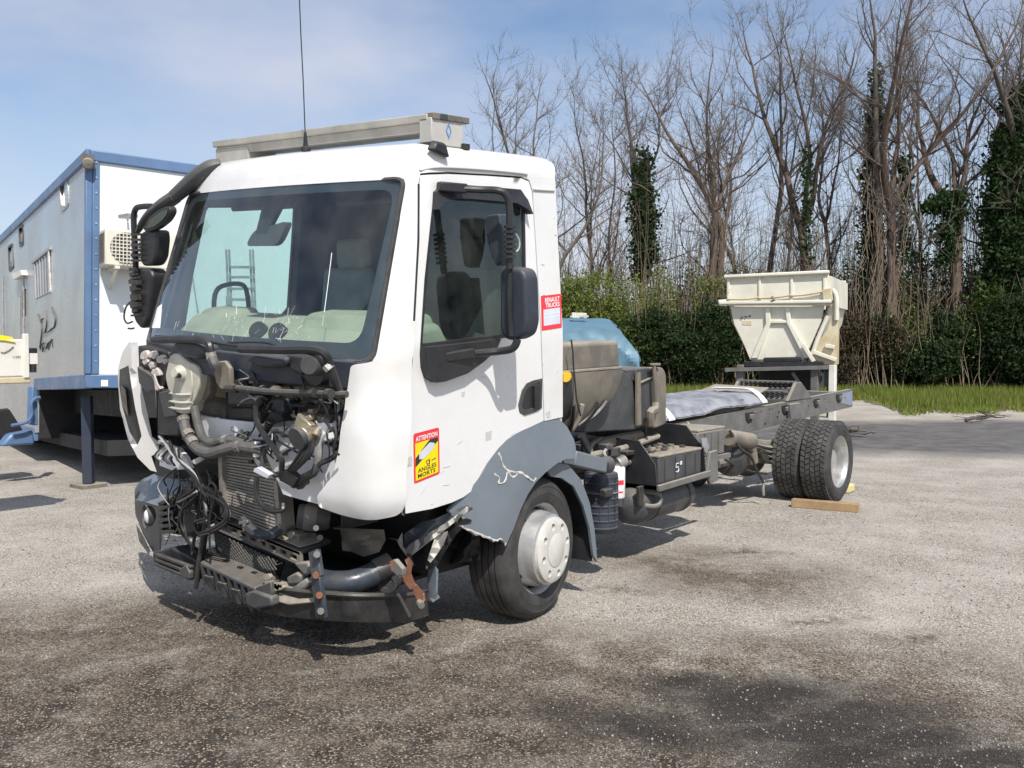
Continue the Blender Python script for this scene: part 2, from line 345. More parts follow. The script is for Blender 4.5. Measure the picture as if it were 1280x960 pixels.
def scatter_quads(P, size, aspect=.6, droop=0.0):
    """leaf-sized faces: arrays of verts and faces"""
    n = len(P); sz = size*(.6 + .8*rng.random(n))[:, None]
    a = rng.normal(size=(n,3)); a[:,2] -= droop; a /= np.linalg.norm(a, axis=1)[:,None]
    b = np.cross(a, rng.normal(size=(n,3))); b /= np.linalg.norm(b, axis=1)[:,None]
    V = np.stack([P - a*sz*.5, P + b*sz*aspect*.5 + a*sz*.05, P + a*sz*.5, P - b*sz*aspect*.5 + a*sz*.05], 1).reshape(-1,3)
    return V, np.arange(4*n).reshape(-1,4)
def fast_mesh(name, V, F, m, parent=None):
    me = bpy.data.meshes.new(name); V = np.asarray(V, np.float32)
    if parent is not None: V = V - np.array(root_offset(parent), np.float32)
    F = np.asarray(F, np.int32); k = F.shape[1]
    me.vertices.add(len(V)); me.vertices.foreach_set('co', V.ravel()); me.loops.add(F.size); me.loops.foreach_set('vertex_index', F.ravel())
    me.polygons.add(len(F)); me.polygons.foreach_set('loop_start', np.arange(0, F.size, k, dtype=np.int32)); me.update(calc_edges=True); me.materials.append(m)
    o = bpy.data.objects.new(name, me); SC.collection.objects.link(o); o.parent = parent; return o

# ------------------------------------------------------------------ ground: gravelled yard, tar stains, dark oily track, painted tree shade
def ground_material():
    m = bpy.data.materials.new('gravel_yard'); m.use_nodes = True; n = m.node_tree; L = n.links; N = n.nodes.new; b = n.nodes['Principled BSDF']
    tc = N('ShaderNodeTexCoord'); P = tc.outputs['Object']
    def noise_(sc, det=5, rough=.6, vec=P):
        t = N('ShaderNodeTexNoise'); t.inputs['Scale'].default_value = sc; t.inputs['Detail'].default_value = det; t.inputs['Roughness'].default_value = rough; L.new(vec, t.inputs['Vector']); return t
    def rng_(v, a, c, d=0., e=1.):
        r = N('ShaderNodeMapRange'); r.inputs['From Min'].default_value = a; r.inputs['From Max'].default_value = c; r.inputs['To Min'].default_value = d; r.inputs['To Max'].default_value = e; L.new(v, r.inputs['Value']); return r.outputs['Result']
    def mth(op, a, c, cl=False):
        q = N('ShaderNodeMath'); q.operation = op; q.use_clamp = cl
        for i, s in enumerate((a, c)):
            if isinstance(s, (int, float)): q.inputs[i].default_value = s
            else: L.new(s, q.inputs[i])
        return q.outputs[0]
    def mixc(f, a, c):
        q = N('ShaderNodeMix'); q.data_type = 'RGBA'
        if isinstance(f, float): q.inputs['Factor'].default_value = f
        else: L.new(f, q.inputs['Factor'])
        for k, s in (('A', a), ('B', c)):
            if isinstance(s, tuple): q.inputs[k].default_value = s
            else: L.new(s, q.inputs[k])
        return q.outputs['Result']
    wv = noise_(.9, 4).outputs['Color']; wa = N('ShaderNodeVectorMath'); wa.operation = 'MULTIPLY_ADD'
    wa.inputs[1].default_value = (1.3,1.3,0); L.new(wv, wa.inputs[0]); L.new(P, wa.inputs[2]); WP = wa.outputs[0]
    def blob(px, py, rx, ry, edge=.5):                          # stain or painted shade with its own shape: ellipse on the ground, frayed by noise
        c = gnd(px, py); s = N('ShaderNodeVectorMath'); s.operation = 'SUBTRACT'; L.new(WP, s.inputs[0]); s.inputs[1].default_value = (c[0]+.65, c[1]+.65, 0)
        v = N('ShaderNodeVectorRotate'); v.rotation_type = 'Z_AXIS'; v.inputs['Angle'].default_value = -CAM_YAW; L.new(s.outputs[0], v.inputs['Vector'])
        k = N('ShaderNodeVectorMath'); k.operation = 'MULTIPLY'; k.inputs[1].default_value = (1/rx, 1/ry, 0); L.new(v.outputs[0], k.inputs[0])
        l = N('ShaderNodeVectorMath'); l.operation = 'LENGTH'; L.new(k.outputs[0], l.inputs[0]); return rng_(l.outputs['Value'], 1.0, 1.0-edge)
    def mx(*a):
        r = a[0]
        for q in a[1:]: r = mth('MAXIMUM', r, q)
        return r
    # stone colours: two sizes of chippings
    v1 = N('ShaderNodeTexVoronoi'); v1.inputs['Scale'].default_value = 120; L.new(P, v1.inputs['Vector'])
    v2 = N('ShaderNodeTexVoronoi'); v2.inputs['Scale'].default_value = 200; L.new(P, v2.inputs['Vector'])
    s1 = N('ShaderNodeSeparateColor'); L.new(v1.outputs['Color'], s1.inputs[0]); s2 = N('ShaderNodeSeparateColor'); L.new(v2.outputs['Color'], s2.inputs[0])
    pale = mixc(rng_(s1.outputs['Red'], .1, .85), (.33,.30,.255,1), (.84,.785,.69,1)); pale = mixc(rng_(s1.outputs['Green'], .72, .8), pale, (.46,.36,.26,1))
    pale = mixc(rng_(v1.outputs['Distance'], .42, .75), pale, (.22,.20,.175,1))
    pale = mixc(rng_(noise_(1.3, 6).outputs['Fac'], .42, .68), pale, mixc(.55, pale, (.70,.655,.58,1)))
    tar = mixc(rng_(s2.outputs['Red'], .55, .97), (.030,.025,.021,1), (.12,.095,.07,1)); tar = mixc(rng_(s1.outputs['Blue'], .80, .9), tar, (.42,.335,.235,1))
    brown = mixc(rng_(s1.outputs['Red'], .25, .95), (.050,.039,.030,1), (.36,.29,.215,1))
    oil = mixc(rng_(s2.outputs['Green'], .80, .97), (.026,.021,.0175,1), (.12,.098,.076,1))
    big = rng_(noise_(.5, 5).outputs['Fac'], .4, .62)
    browny = mth('MULTIPLY', mx(blob(0,850,3.4,1.9,.45), blob(200,800,2.6,1.15,.45), blob(420,870,3.2,1.3,.45), blob(800,870,2.9,1.35,.5), blob(930,720,1.1,.8,.7), blob(850,700,.8,.6,.7), blob(1200,930,1.4,.6,.6)), rng_(noise_(2.6, 9, .72).outputs['Fac'], .30, .52))
    tarry = mth('MULTIPLY', mx(blob(90,880,2.0,.9,.6), blob(400,920,1.9,.7,.6), blob(560,850,1.0,.36,.7), blob(60,960,1.9,.7,.6), blob(640,960,2.2,.5,.6), blob(300,790,1.5,.42,.7), blob(330,770,1.1,.5,.7)), rng_(noise_(3.2, 9, .72).outputs['Fac'], .36, .58))
    oily = mth('MULTIPLY', mx(blob(930,870,.75,.34,.7), blob(1020,900,.9,.34,.7), blob(1110,930,.8,.3,.7), blob(1210,965,.9,.26,.7), blob(850,850,.5,.25,.7), blob(800,905,.7,.3,.8)), rng_(noise_(3.4, 9, .72).outputs['Fac'], .18, .42))
    spots = mth('MULTIPLY', mx(blob(955,690,.5,.28,.8), blob(850,712,.4,.22,.8), blob(1030,610,.5,.3,.8), blob(1120,800,.25,.16,.8), blob(625,815,.25,.18,.8), blob(1030,775,.28,.18,.8), blob(780,735,.35,.15,.8)), rng_(noise_(8, 9, .75).outputs['Fac'], .42, .56))
    tree_shade = mth('MULTIPLY', mx(blob(1180,545,5.5,3.8,.35), blob(1330,545,5.5,4.2,.35)), .86)  # tree shade painted into the ground colour before the grass
    col = mixc(mth('MULTIPLY', browny, .95), pale, brown); col = mixc(mth('MULTIPLY', tarry, .95), col, tar)
    col = mixc(mth('MULTIPLY', oily, .92), col, oil); col = mixc(mth('MULTIPLY', spots, .85), col, tar)
    col = mixc(tree_shade, col, mixc(rng_(noise_(2.5, 6).outputs['Fac'], .4, .65), (.075,.076,.08,1), (.16,.158,.157,1)))
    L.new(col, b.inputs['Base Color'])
    L.new(mth('SUBTRACT', .93, mth('MULTIPLY', oily, .25)), b.inputs['Roughness']); b.inputs['Specular IOR Level'].default_value = .35
    h = mth('ADD', mth('MULTIPLY', rng_(v1.outputs['Distance'], .0, .7, 1, 0), s1.outputs['Green']), mth('MULTIPLY', rng_(v2.outputs['Distance'], 0, .7, 1, 0), .5))
    h = mth('ADD', h, mth('MULTIPLY', noise_(7, 6).outputs['Fac'], 1.6))
    bp = N('ShaderNodeBump'); bp.inputs['Strength'].default_value = 1; bp.inputs['Distance'].default_value = .011; L.new(h, bp.inputs['Height']); L.new(bp.outputs['Normal'], b.inputs['Normal'])
    return m
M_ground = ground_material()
def ground_z(x, y):                                             # the yard is a little uneven away from the truck
    d = min(1, max(0, (math.hypot(x-1, y-2)-9)/20)); return d*.12*(noise.noise((x*.12, y*.12, 3.1)))
gx = [-900,-300,-120,-70] + list(np.arange(-50, 62, 2.0)) + [90,150,300,900]
g = MB(); g.sheet([[(x, y, ground_z(x, y) if abs(x) < 60 and abs(y) < 60 else -.0) for y in gx] for x in gx])
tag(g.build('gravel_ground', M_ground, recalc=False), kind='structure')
if True:                                                        # loose chippings lying on the surface near the viewer
    n = 20000; dep = 2.3 + 9.5*rng.random(n)**1.4; px = 1280*rng.random(n)*1.15 - 90
    base = CAM_LOC[None,:2] + H_F[None,:2]*dep[:,None] + V_R[None,:2]*(((px-640)/CAM_F)*dep)[:,None]
    s = (.0035 + .0055*rng.random(n)**2.2); oct_ = np.array([(1,0,0),(0,1,0),(-1,0,0),(0,-1,0),(0,0,.75),(0,0,-.3)], float)
    ang = rng.random(n)*6.28; ca, sa = np.cos(ang), np.sin(ang); q = oct_[None]*s[:,None,None]*(0.6+.8*rng.random((n,6,1)))
    V = np.stack([q[:,:,0]*ca[:,None]-q[:,:,1]*sa[:,None]+base[:,0,None], q[:,:,0]*sa[:,None]+q[:,:,1]*ca[:,None]+base[:,1,None], q[:,:,2]+.001], 2).reshape(-1,3)
    t = np.array([(0,1,4),(1,2,4),(2,3,4),(3,0,4),(1,0,5),(2,1,5),(3,2,5),(0,3,5)]); F = (t[None] + 6*np.arange(n)[:,None,None]).reshape(-1,3)
    tag(fast_mesh('loose_gravel', V, F, mat('chippings', (.27,.25,.22), (.14,.125,.11), rough=.9, scale=3, island=.6)), kind='stuff')

# ------------------------------------------------------------------ truck
TR = thing('cab_chassis_truck', (0, 1.3, 0), 'white cab chassis truck with its smashed front stripped open and bare frame behind', 'truck')
YR, RC0 = 1.56, .20
def cabW(z): return 1.08 - .06*min(1, max(0, (z-1.8)/.9))
def cabRC(z): return .20 - .11*min(1, max(0, (z-1.75)/.9))
def cabYC(z): return (-.12 + .027*(z-1.0)/.765) if z < 1.765 else -.093 + (z-1.765)*.395
BUL = .10; SA, SB, SL = .9, 1.15, 1.35
def cabpt(s, z, off=0):
    """cab skin: s along the plan outline from the middle of the front (0) to the left side (+) or right side (-)"""
    sg = 1 if s >= 0 else -1; a = abs(s); w, r, yc = cabW(z), cabRC(z), cabYC(z); ys = yc + BUL + r; xa = w - r
    if a < SA:
        x = a/SA*xa; y = yc + BUL*(x/xa)**2; nx, ny = 2*BUL*x/xa**2*.9, -1
    elif a < SB:
        t0 = math.atan(2*BUL/xa*.9)*0; t = (a-SA)/(SB-SA)*math.pi/2; x = xa + r*math.sin(t); y = ys - r*math.cos(t); nx, ny = math.sin(t), -math.cos(t)
    else:
        x = w; y = ys + (a-SB)/SL*(YR-ys); nx, ny = 1, 0
    l = math.hypot(nx, ny); return (sg*(x + off*nx/l), y + off*ny/l, z)
def s_of_side(y, z): ys = cabYC(z) + BUL + cabRC(z); return SB + SL*(y-ys)/(YR-ys) if y >= ys else SA + (SB-SA)*math.acos(min(1, max(0, (ys-y)/cabRC(z))))/(math.pi/2)
def s_of_x(x, z):
    xa = cabW(z)-cabRC(z); a = abs(x); sg = 1 if x >= 0 else -1
    return sg*(a/xa*SA) if a <= xa else sg*(SA + (SB-SA)*math.asin(min(1, (a-xa)/cabRC(z)))/(math.pi/2))
def side(px, py):                                               # photo pixel on the left side of the cab -> (s, z)
    x = 1.08
    for _ in range(6): p = on(px, py, 'x', x, True); x = cabW(p[2])
    return (s_of_side(p[1], p[2]), p[2])
def front(px, py):                                              # photo pixel on the front skin -> (s, z)
    A, d = ray(px, py); B = untilt(A + d); A = untilt(A); d = B - A; prev = None
    for t in np.linspace(3.0, 7.5, 900):
        p = A + d*t
        w = cabW(p[2]); xx = min(abs(p[0]), w-1e-4); s = s_of_x(math.copysign(xx, p[0]), p[2]); q = cabpt(s, p[2])
        if abs(p[0]) < w and p[1] >= q[1]: return (s, p[2])
    return (s, p[2])
def P2(px, py, y, cab=True):                                     # photo pixel on a plane across the truck
    if not cab: y = y + .18*max(0, min(1, 1-(y-.05)/.6))         # chassis parts sit a little behind the cab front
    return on(px, py, 'y', y, cab)
def PX(px, py, x, cab=False): return on(px, py, 'x', x, cab)
DOOR = [side(*p) for p in [(528,219),(545,218),(560,217.5),(610,220),(652,223),(661,227),(665,240),(671,340),(676,430),(679.5,526),(660,535),(645,542),(635,550),(625,560),(612,577),(600,600),(592,612),(580,621),(565,628),(540,636),(507,642),(505,600),(508,560),(512,500),(517,430),(524,300),(526.5,230)]]
WIN = [side(*p) for p in [(541.5,250),(545,241),(552,239),(648,240),(655,246),(656,300),(657,400),(650,414),(640,420),(617,423.5),(590,426),(525.5,433),(531,350)]]
mirrorP = lambda P: [(-s, z) for s, z in reversed(P)]
ZT = 2.72
sB = s_of_side(YR, 1.3)
zf = DOOR[-1][1]
BAYZ = 1.735
# outer skin: one plate round the cab, the bay below the windscreen and the left door cut out
wtx, wty, wbx, wby = .945, 2.66, 1.005, 1.755
WS = rounded([(s_of_x(-wbx, wby), wby), (s_of_x(wbx, wby), wby), (s_of_x(wtx, wty), wty), (s_of_x(-wtx, wty), wty)], .07, 5)
def grow(P, d):
    c = np.array(P); n = len(P); out = []
    area = sum(P[i][0]*P[(i+1)%n][1]-P[(i+1)%n][0]*P[i][1] for i in range(n)); sg = 1 if area > 0 else -1
    for i in range(n):
        e = c[(i+1)%n]-c[i-1]; l = math.hypot(*e) or 1; out.append((c[i][0]+sg*e[1]/l*d, c[i][1]-sg*e[0]/l*d))
    return out
doorgap = grow(DOOR, .011)
i0 = 9
left_edge = doorgap[i0::-1] + doorgap[:-8:-1]                   # up the rear edge of the door, over its top, down its front edge
left_edge = [doorgap[k] for k in range(9, -1, -1)] + [doorgap[k] for k in range(len(DOOR)-1, 20, -1)]
left_edge = left_edge + [(doorgap[20][0], doorgap[20][1])]
zl = left_edge[-1][1]
outline = [(sB, 1.27)] + [(sB, ZT), (1.8, ZT), (1.2, ZT), (0, ZT), (-1.2, ZT), (-1.8, ZT), (-sB, ZT), (-sB, .98), (-1.10, .98), (-1.04, BAYZ), (0, BAYZ), (.98, BAYZ), (1.06, 1.02), (left_edge[-1][0], 1.0)] + left_edge[::-1]
body = MB(); body.panel(outline, [WS, mirrorP(WIN)], cabpt, -.02, 0, .07)
# rear wall
rw = [(x, YR-.02, z) for x, z in ((-1.07,.98),(1.07,.98),(1.07,1.8),(1.02,2.72),(-1.02,2.72),(-1.07,1.8))]; body.prism(rw, (0,.025,0))
body.build('cab_body', M_white, TR, cab=True, angle=40)
lin = MB(); lin.panel([(sB-.03,1.0),(sB-.03,ZT),(0,ZT),(-sB+.03,ZT),(-sB+.03,1.0),(-1.0,1.0),(-1.0,1.70),(0,1.70),(1.0,1.70),(1.0,1.0)], [WS, mirrorP(WIN), WIN], cabpt, -.07, -.03, .09)
lin.prism([(-1.03,YR-.07,1.0),(1.03,YR-.07,1.0),(1.03,YR-.07,1.8),(.97,YR-.07,2.72),(-.97,YR-.07,2.72),(-1.03,YR-.07,1.8)], (0,.03,0))
lin.box((0,.85,1.02), (2.08,1.35,.04)); lin.box((0,1.02,2.69), (1.80,.95,.03))
lin.build('cab_lining', M_int, TR, cab=True)
# roof cap: rings drawn in and up
roof = MB(); rows = []
for ins, z in ((0,ZT-.004),(.003,2.75),(.012,2.785),(.032,2.815),(.065,2.838),(.13,2.855),(.35,2.864),(.65,2.867)):
    r = []
    for s in list(np.linspace(-sB, sB, 90)):
        x, y, _ = cabpt(s, ZT, 0); yy = y + (z-ZT)*.42
        cxr, cyr = x*(1-ins*.92), .95 + (yy-.95)*(1-ins*1.05)
        r.append((cxr, cyr, z))
    rows.append(r + [r[0]])
roof.sheet(rows); n = len(rows[0]); roof.add(rows[-1][:-1], [tuple(range(n-1))])
roof.build('roof', M_white, TR, cab=True, angle=50)
# side drip groove above the door and crease at the rear corner
dg = MB()
for pts in ([(528,213),(548,209.5),(600,212),(652,217),(658,219)], [(666,237),(680,238),(692,238.5)]):
    Q = [cabpt(*side(*p), .004) for p in pts]; dg.tube(Q, .007, 6, sub=4)
dg.build('drip_rail', mat('seam_shadow_grey', (.45,.45,.44), rough=.6), TR, cab=True)
# windscreen: black band, rubber seal, tinted glass
def ws_in(d): return [(s*(1-d/1.1), z*(1)+(-d if z > 2.2 else d)*.9) for s, z in WS]
band = MB(); band.panel(WS, [rounded([(s_of_x(-wbx,wby)+.085, wby+.09),(s_of_x(wbx,wby)-.085, wby+.09),(s_of_x(wtx,wty)-.055, wty-.05),(s_of_x(-wtx,wty)+.055, wty-.05)], .09, 5)], cabpt, -.012, -.007, .08)
glass = MB(); glass.panel(WS, [], cabpt, -.003, .001, .08)
gl = glass.build('windscreen', G_screen, TR, cab=True)
band.build('windscreen_black_band', M_navy, gl, cab=True)
seal = MB(); seal.tube([cabpt(s, z, .002) for s, z in WS + WS[:1]], .014, 6); seal.build('windscreen_seal', M_blackm, gl, cab=True)
lab = MB(); lab.panel([front(191,410), front(201,410), front(203,380), front(194,380)], [], cabpt, .003, .004, .05); lab.build('paper_label', M_paper, gl, cab=True)
# cracks low in the glass
ck = MB()
for k in range(75):
    c = front(random.choice([215,235,285,300,345,355,362,375,290,340]) + random.gauss(0,9), random.uniform(392,428)); a = random.gauss(1.57,.9); l = random.uniform(.008,.06)
    ck.tube([cabpt(c[0], c[1], .004), cabpt(c[0]+math.cos(a)*l, c[1]+math.sin(a)*l, .004)], random.uniform(.0004,.0012), 3)
ck.tube([cabpt(*front(416,316), .004), cabpt(*front(411,355), .004), cabpt(*front(406,390), .004)], .0016, 3)
tag(ck.build('glass_crack', M_paper, gl, cab=True), kind='stuff')
# left door with window, trim, handle
door = MB(); door.panel(DOOR, [WIN], cabpt, -.03, 0, .06); DO = door.build('door', M_door, TR, cab=True, angle=40, bevel=.004)
MB().panel(grow(WIN, .004), [grow(WIN, -.016)], cabpt, -.012, .003, .06).build('window_frame', M_black, DO, cab=True)
MB().panel(WIN, [], cabpt, -.012, -.008, .1).build('window_glass', G_side, DO, cab=True)
VIS = [side(*p) for p in [(539.5,262),(541,240),(550,231.5),(575,231),(600,233),(648,237),(655,250),(657,268),(652,262),(640,254),(600,250),(566,248),(548,253)]]
MB().panel(VIS, [], lambda s, z, o: cabpt(s, z, o*(1 + 2.2*max(0, (2.62-z)/.12))), .001, .018, .04).build('wind_deflector', M_black, DO, cab=True)
TRM = [side(*p) for p in [(525,433.5),(560,430),(590,426.5),(618,423),(612,437),(597,451),(576,466),(548,476),(538,477.5),(530,472),(525.5,460)]]
MB().panel(TRM, [], cabpt, 0, .05, .05).build('mirror_mount', M_black, DO, cab=True, bevel=.015)
hd = [side(*p) for p in [(649,515),(647.5,506),(652,488),(658,479),(666,475.5),(677,473),(676.5,510),(668,515),(655,519)]]
H = MB().panel(hd, [grow(hd, -.03)], cabpt, 0, .006, .05).build('door_handle', M_dgrey, DO, cab=True)
hp = MB(); hp.panel(grow(hd, -.028), [], cabpt, .0015, .003, .05)
q = [side(*p) for p in [(665,482),(672,480),(672,508),(665,510)]]; hp.panel(q, [], cabpt, .003, .022, .05)
q = [side(*p) for p in [(655,512),(658,491),(664,484),(663,508)]]
hp.build('handle_grip', M_black, H, cab=True, bevel=.004)
MB().tube([cabpt(s_, z_, .0005) for s_, z_ in [(DOOR[i][0]-.0075, DOOR[i][1]) for i in (20,21,23,22,24,25,26)]], .0065, 6).build('door_rubber', M_black, DO, cab=True)
for pts in ([(505.5,572),(515,570),(515,582),(505,584)], [(607,540),(614.5,538),(614,549),(607,551)], [(682,516),(687,513),(688,521),(684,523)], [(577,490),(581,489),(580.5,495),(577,496)]):
    MB().panel([side(*p) for p in pts], [], cabpt, .0005, .0015, .05).build('reflective_patch', M_tape, DO, cab=True)
# warning sticker: red border and heading, yellow field, black road, white lorry, lettering
def plate(c4):
    c = [np.array(side(*p)) for p in c4]                         # corners: top left, top right, bottom right, bottom left
    def f(u, v, o=0): a = c[3]*(1-u)*(1-v) + c[2]*u*(1-v) + c[1]*u*v + c[0]*(1-u)*v; return cabpt(a[0], a[1], o)
    return f
SF = plate([(516.5,542.5),(548.5,534),(549.5,592),(517.5,605)])
stk = MB().panel(rounded([(0,0),(1,0),(1,1),(0,1)], .06), [], lambda u, v, o: SF(u, v, o), .0005, .0015, .2).build('warning_sticker', M_red, DO, cab=True)
MB().panel([(.06,.05),(.94,.05),(.94,.80),(.06,.80)], [], lambda u, v, o: SF(u, v, o), .0018, .0022, .3).build('yellow_field', M_yellow, stk, cab=True)
r = MB(); r.panel([(.06,.32),(.06,.50),(.62,.80),(.94,.80),(.94,.72)], [], lambda u, v, o: SF(u, v, o), .0024, .0027, .3)
r.panel([(.45,.38),(.60,.40),(.62,.34),(.60,.29),(.50,.29)], [[(.48,.365),(.57,.38),(.57,.31),(.52,.31)]], lambda u, v, o: SF(u, v, o), .0024, .0027, .3); r.panel([(.68,.36),(.85,.38),(.85,.36),(.68,.34)], [], lambda u, v, o: SF(u, v, o), .0024, .0027, .3)
r.build('black_road', M_ink, stk, cab=True)
r = MB(); r.panel([(.20,.46),(.20,.58),(.62,.74),(.80,.70),(.80,.60),(.36,.44)], [], lambda u, v, o: SF(u, v, o), .003, .0034, .3); r.build('lorry_symbol', M_paperg, stk, cab=True)
def text_on(f, txt, box, m, parent, name, off=.003, bold=.02, slant=0):
    V, F = text_mesh(txt, bold); u0, v0, u1, v1 = box; b = MB()
    b.add([f(u0+(u1-u0)*x, v0+(v1-v0)*y, off) for x, y in V], F); return b.build(name, m, parent, cab=True, smooth=False, recalc=False)
text_on(SF, 'ATTENTION', (.08,.83,.92,.93), M_paper, stk, 'heading_text')
text_on(SF, 'ANGLES', (.14,.19,.86,.28), M_ink, stk, 'lower_text'); text_on(SF, 'MORTS', (.14,.08,.82,.17), M_ink, stk, 'lower_text')
RF = plate([(676,370),(701.2,367),(702,409.5),(677,413.5)])
rs = MB().panel([(0,0),(1,0),(1,1),(0,1)], [], lambda u, v, o: RF(u, v, o), .0005, .0015, .3).build('red_sticker', M_red, TR, cab=True)
MB().panel([(.10,.13),(.92,.13),(.92,.60),(.10,.60)], [], lambda u, v, o: RF(u, v, o), .0018, .0022, .3).build('grey_field', M_paperg, rs, cab=True)
r = MB()
for v in (.46,.36): r.panel([(.10,v),(.92,v),(.92,v+.012),(.10,v+.012)], [], lambda u, v, o: RF(u, v, o), .0024, .0027, .3)
r.build('printed_line', M_paper, rs, cab=True)
text_on(RF, 'RENAULT', (.18,.79,.90,.93), M_paper, rs, 'white_text'); text_on(RF, 'TRUCKS', (.20,.64,.90,.77), M_paper, rs, 'white_text')
# right door window
MB().panel(mirrorP(WIN), [], cabpt, -.012, -.008, .1).build('right_window_glass', G_side, TR, cab=True)
MB().panel(grow(mirrorP(WIN), .005), [grow(mirrorP(WIN), -.02)], cabpt, -.02, .003, .06).build('right_window_frame', M_black, TR, cab=True)
# cab inside
d = MB(); d.prism([(-.97,.10,1.62),(-.97,.14,1.74),(-.97,.34,1.90),(-.97,.58,1.92),(-.97,.66,1.80),(-.97,.62,1.40),(-.97,.2,1.40)], (1.94,0,0))
d.prism([(.12,.24,1.78),(.12,.36,1.95),(.12,.60,1.965),(.12,.66,1.80)], (.78,0,0)); d.prism([(-.95,.25,1.78),(-.95,.40,1.94),(-.95,.58,1.95),(-.95,.62,1.80)], (.36,0,0))
DA = d.build('dashboard', M_dash, TR, cab=True, bevel=.04, seg=3)
for x in (-.16,.02): MB().cyl((x,.26,1.83), (x+.01,.225,1.85), .055, n=18).build('dash_vent', M_black, DA, cab=True)
MB().box((-.32,.16,1.775), (.62,.12,.03)).build('dash_tray', M_navy, DA, cab=True, bevel=.01)
st = MB(); ax = np.array([0,-.55,.83]); st.lathe((.50,.70,1.98), ax, [(.215,-.016),(.232,0),(.215,.016),(.200,0)], 36, closed=True); st.cyl((.5,.70,1.98), (.5,.56,1.80), .045); st.box((.5,.70,1.98), (.42,.03,.03)); st.build('steering_wheel', M_black, TR, cab=True)
for x, m in ((.52,M_seat),(-.55,M_sheet)):
    b = MB(); b.box((x,1.02,1.42), (.52,.52,.18)); b.box((x,1.30,1.82), (.50,.15,.72), Matrix.Rotation(-.14,3,'X')); b.box((x,1.36,2.27), (.30,.11,.22)); b.build('seat', m, TR, cab=True, bevel=.05, seg=3)
b = MB(); b.prism([front_ for front_ in [cabpt(-.18,2.62,-.10), cabpt(.02,2.62,-.10), cabpt(-.07,2.40,-.10), cabpt(-.17,2.40,-.10)]], (0,.03,0)); im = b.build('mirror_bracket', M_black, TR, cab=True)
b = MB(); b.prism([cabpt(s, z, -.10) for s, z in rounded([(-.24,2.33),(.06,2.33),(.10,2.47),(-.20,2.42)], .05)], (0,.04,0)); b.build('inner_mirror', M_dgrey, im, cab=True)
b = MB(); b.tube([(-.98,.50,1.82),(-.95,.50,2.02),(-.93,.56,2.08),(-.93,.70,2.08),(-.96,.76,2.0),(-.98,.78,1.82)], .016, 8, sub=4); b.build('grab_handle', M_black, TR, cab=True)
for x in (-.5,.5): MB().box((x,.62,2.60), (.6,.16,.03), Matrix.Rotation(.5,3,'X')).build('sun_visor', M_int, TR, cab=True, bevel=.01)

# ------------------------------------------------------------------ cab front: corner panels, cowl, open bay
def C(px, py, y): return P2(px, py, y)                          # cab frame (tilted with the cab)
def G(px, py, y): return P2(px, py, y, False)                   # chassis frame
def ctube(name, pts, r, m, n=7, sub=5, cab=True, parent=TR, flat=1.0):
    return MB().tube([P2(a, b, y, cab) for a, b, y in pts], r, n, sub=sub, flat=flat).build(name, m, parent, cab=cab)
def cplate(name, pts, y, th, m, cab=True, parent=TR, bevel=.006, rnd=0, mb=None):
    P = [P2(a, b, y, cab) for a, b in (rounded(pts, rnd) if rnd else pts)]
    b = (mb or MB()).prism(P, (0, th, 0)); return b if mb is not None else b.build(name, m, parent, cab=cab, bevel=bevel)
def cbox(name, x0, y0, x1, y1, y, th, m, cab=True, parent=TR, bevel=.01): return cplate(name, [(x0,y0),(x1,y0),(x1,y1),(x0,y1)], y, th, m, cab, parent, bevel)
# white corner panel on the driver's side, wrapped round the corner, its lower edge rolled under
CP_ = [front(441,458), front(448,453), front(470,452), front(484,447), front(495,438)]
sE = DOOR[-5][0] - .012
zb = front(460,655)[1]
cpo = [(.905,1.765),(.93,1.775),(1.0,1.79),(1.03,1.83),(1.075,2.0)]
PIL = [(s_of_side(*[on(px,py,'x',cabW(1.6),True)[i] for i in (1,2)]) , z) for px, py, z in ()]
q = [front(443,459), front(467,455)]
def dl(z):                                                      # front edge of the left door at height z
    P = [DOOR[k] for k in range(16, 27)] ; P = sorted(P[4:], key=lambda a: a[1]); return float(np.interp(z, [a[1] for a in P], [a[0] for a in P]))
out = [(q[0][0], 1.745), (q[1][0], 1.762), (1.05, 1.80), (1.08, 1.95), (dl(1.95)-.012, 1.95)] + [(dl(z)-.020, z) for z in (1.8,1.6,1.4,1.2,1.06)] + [(dl(1.0)-.03, .985), (1.0,.965), (.86,.975), (.76,1.0)] + \
      [front(404,632), front(405,617), front(424,592), front(432,560), front(437,510)]
def bulge(s, z, o): k = .028*max(0, min(1, (1.62-z)/.2)); e = .05*max(0, (1.10-z)/.14)**2; return cabpt(s, z, o*(1 + k/.03 if o > 0 else 1) - e)
CPN = MB().panel(rounded(out, [.02,.02,.03,.02,0,0,0,0,0,0,.06,.03,.05,.06,.05,.01,.01,.01,.01]), [], bulge, -.02, .028, .05).build('corner_panel', M_white, TR, cab=True, bevel=.012, seg=3, angle=50)
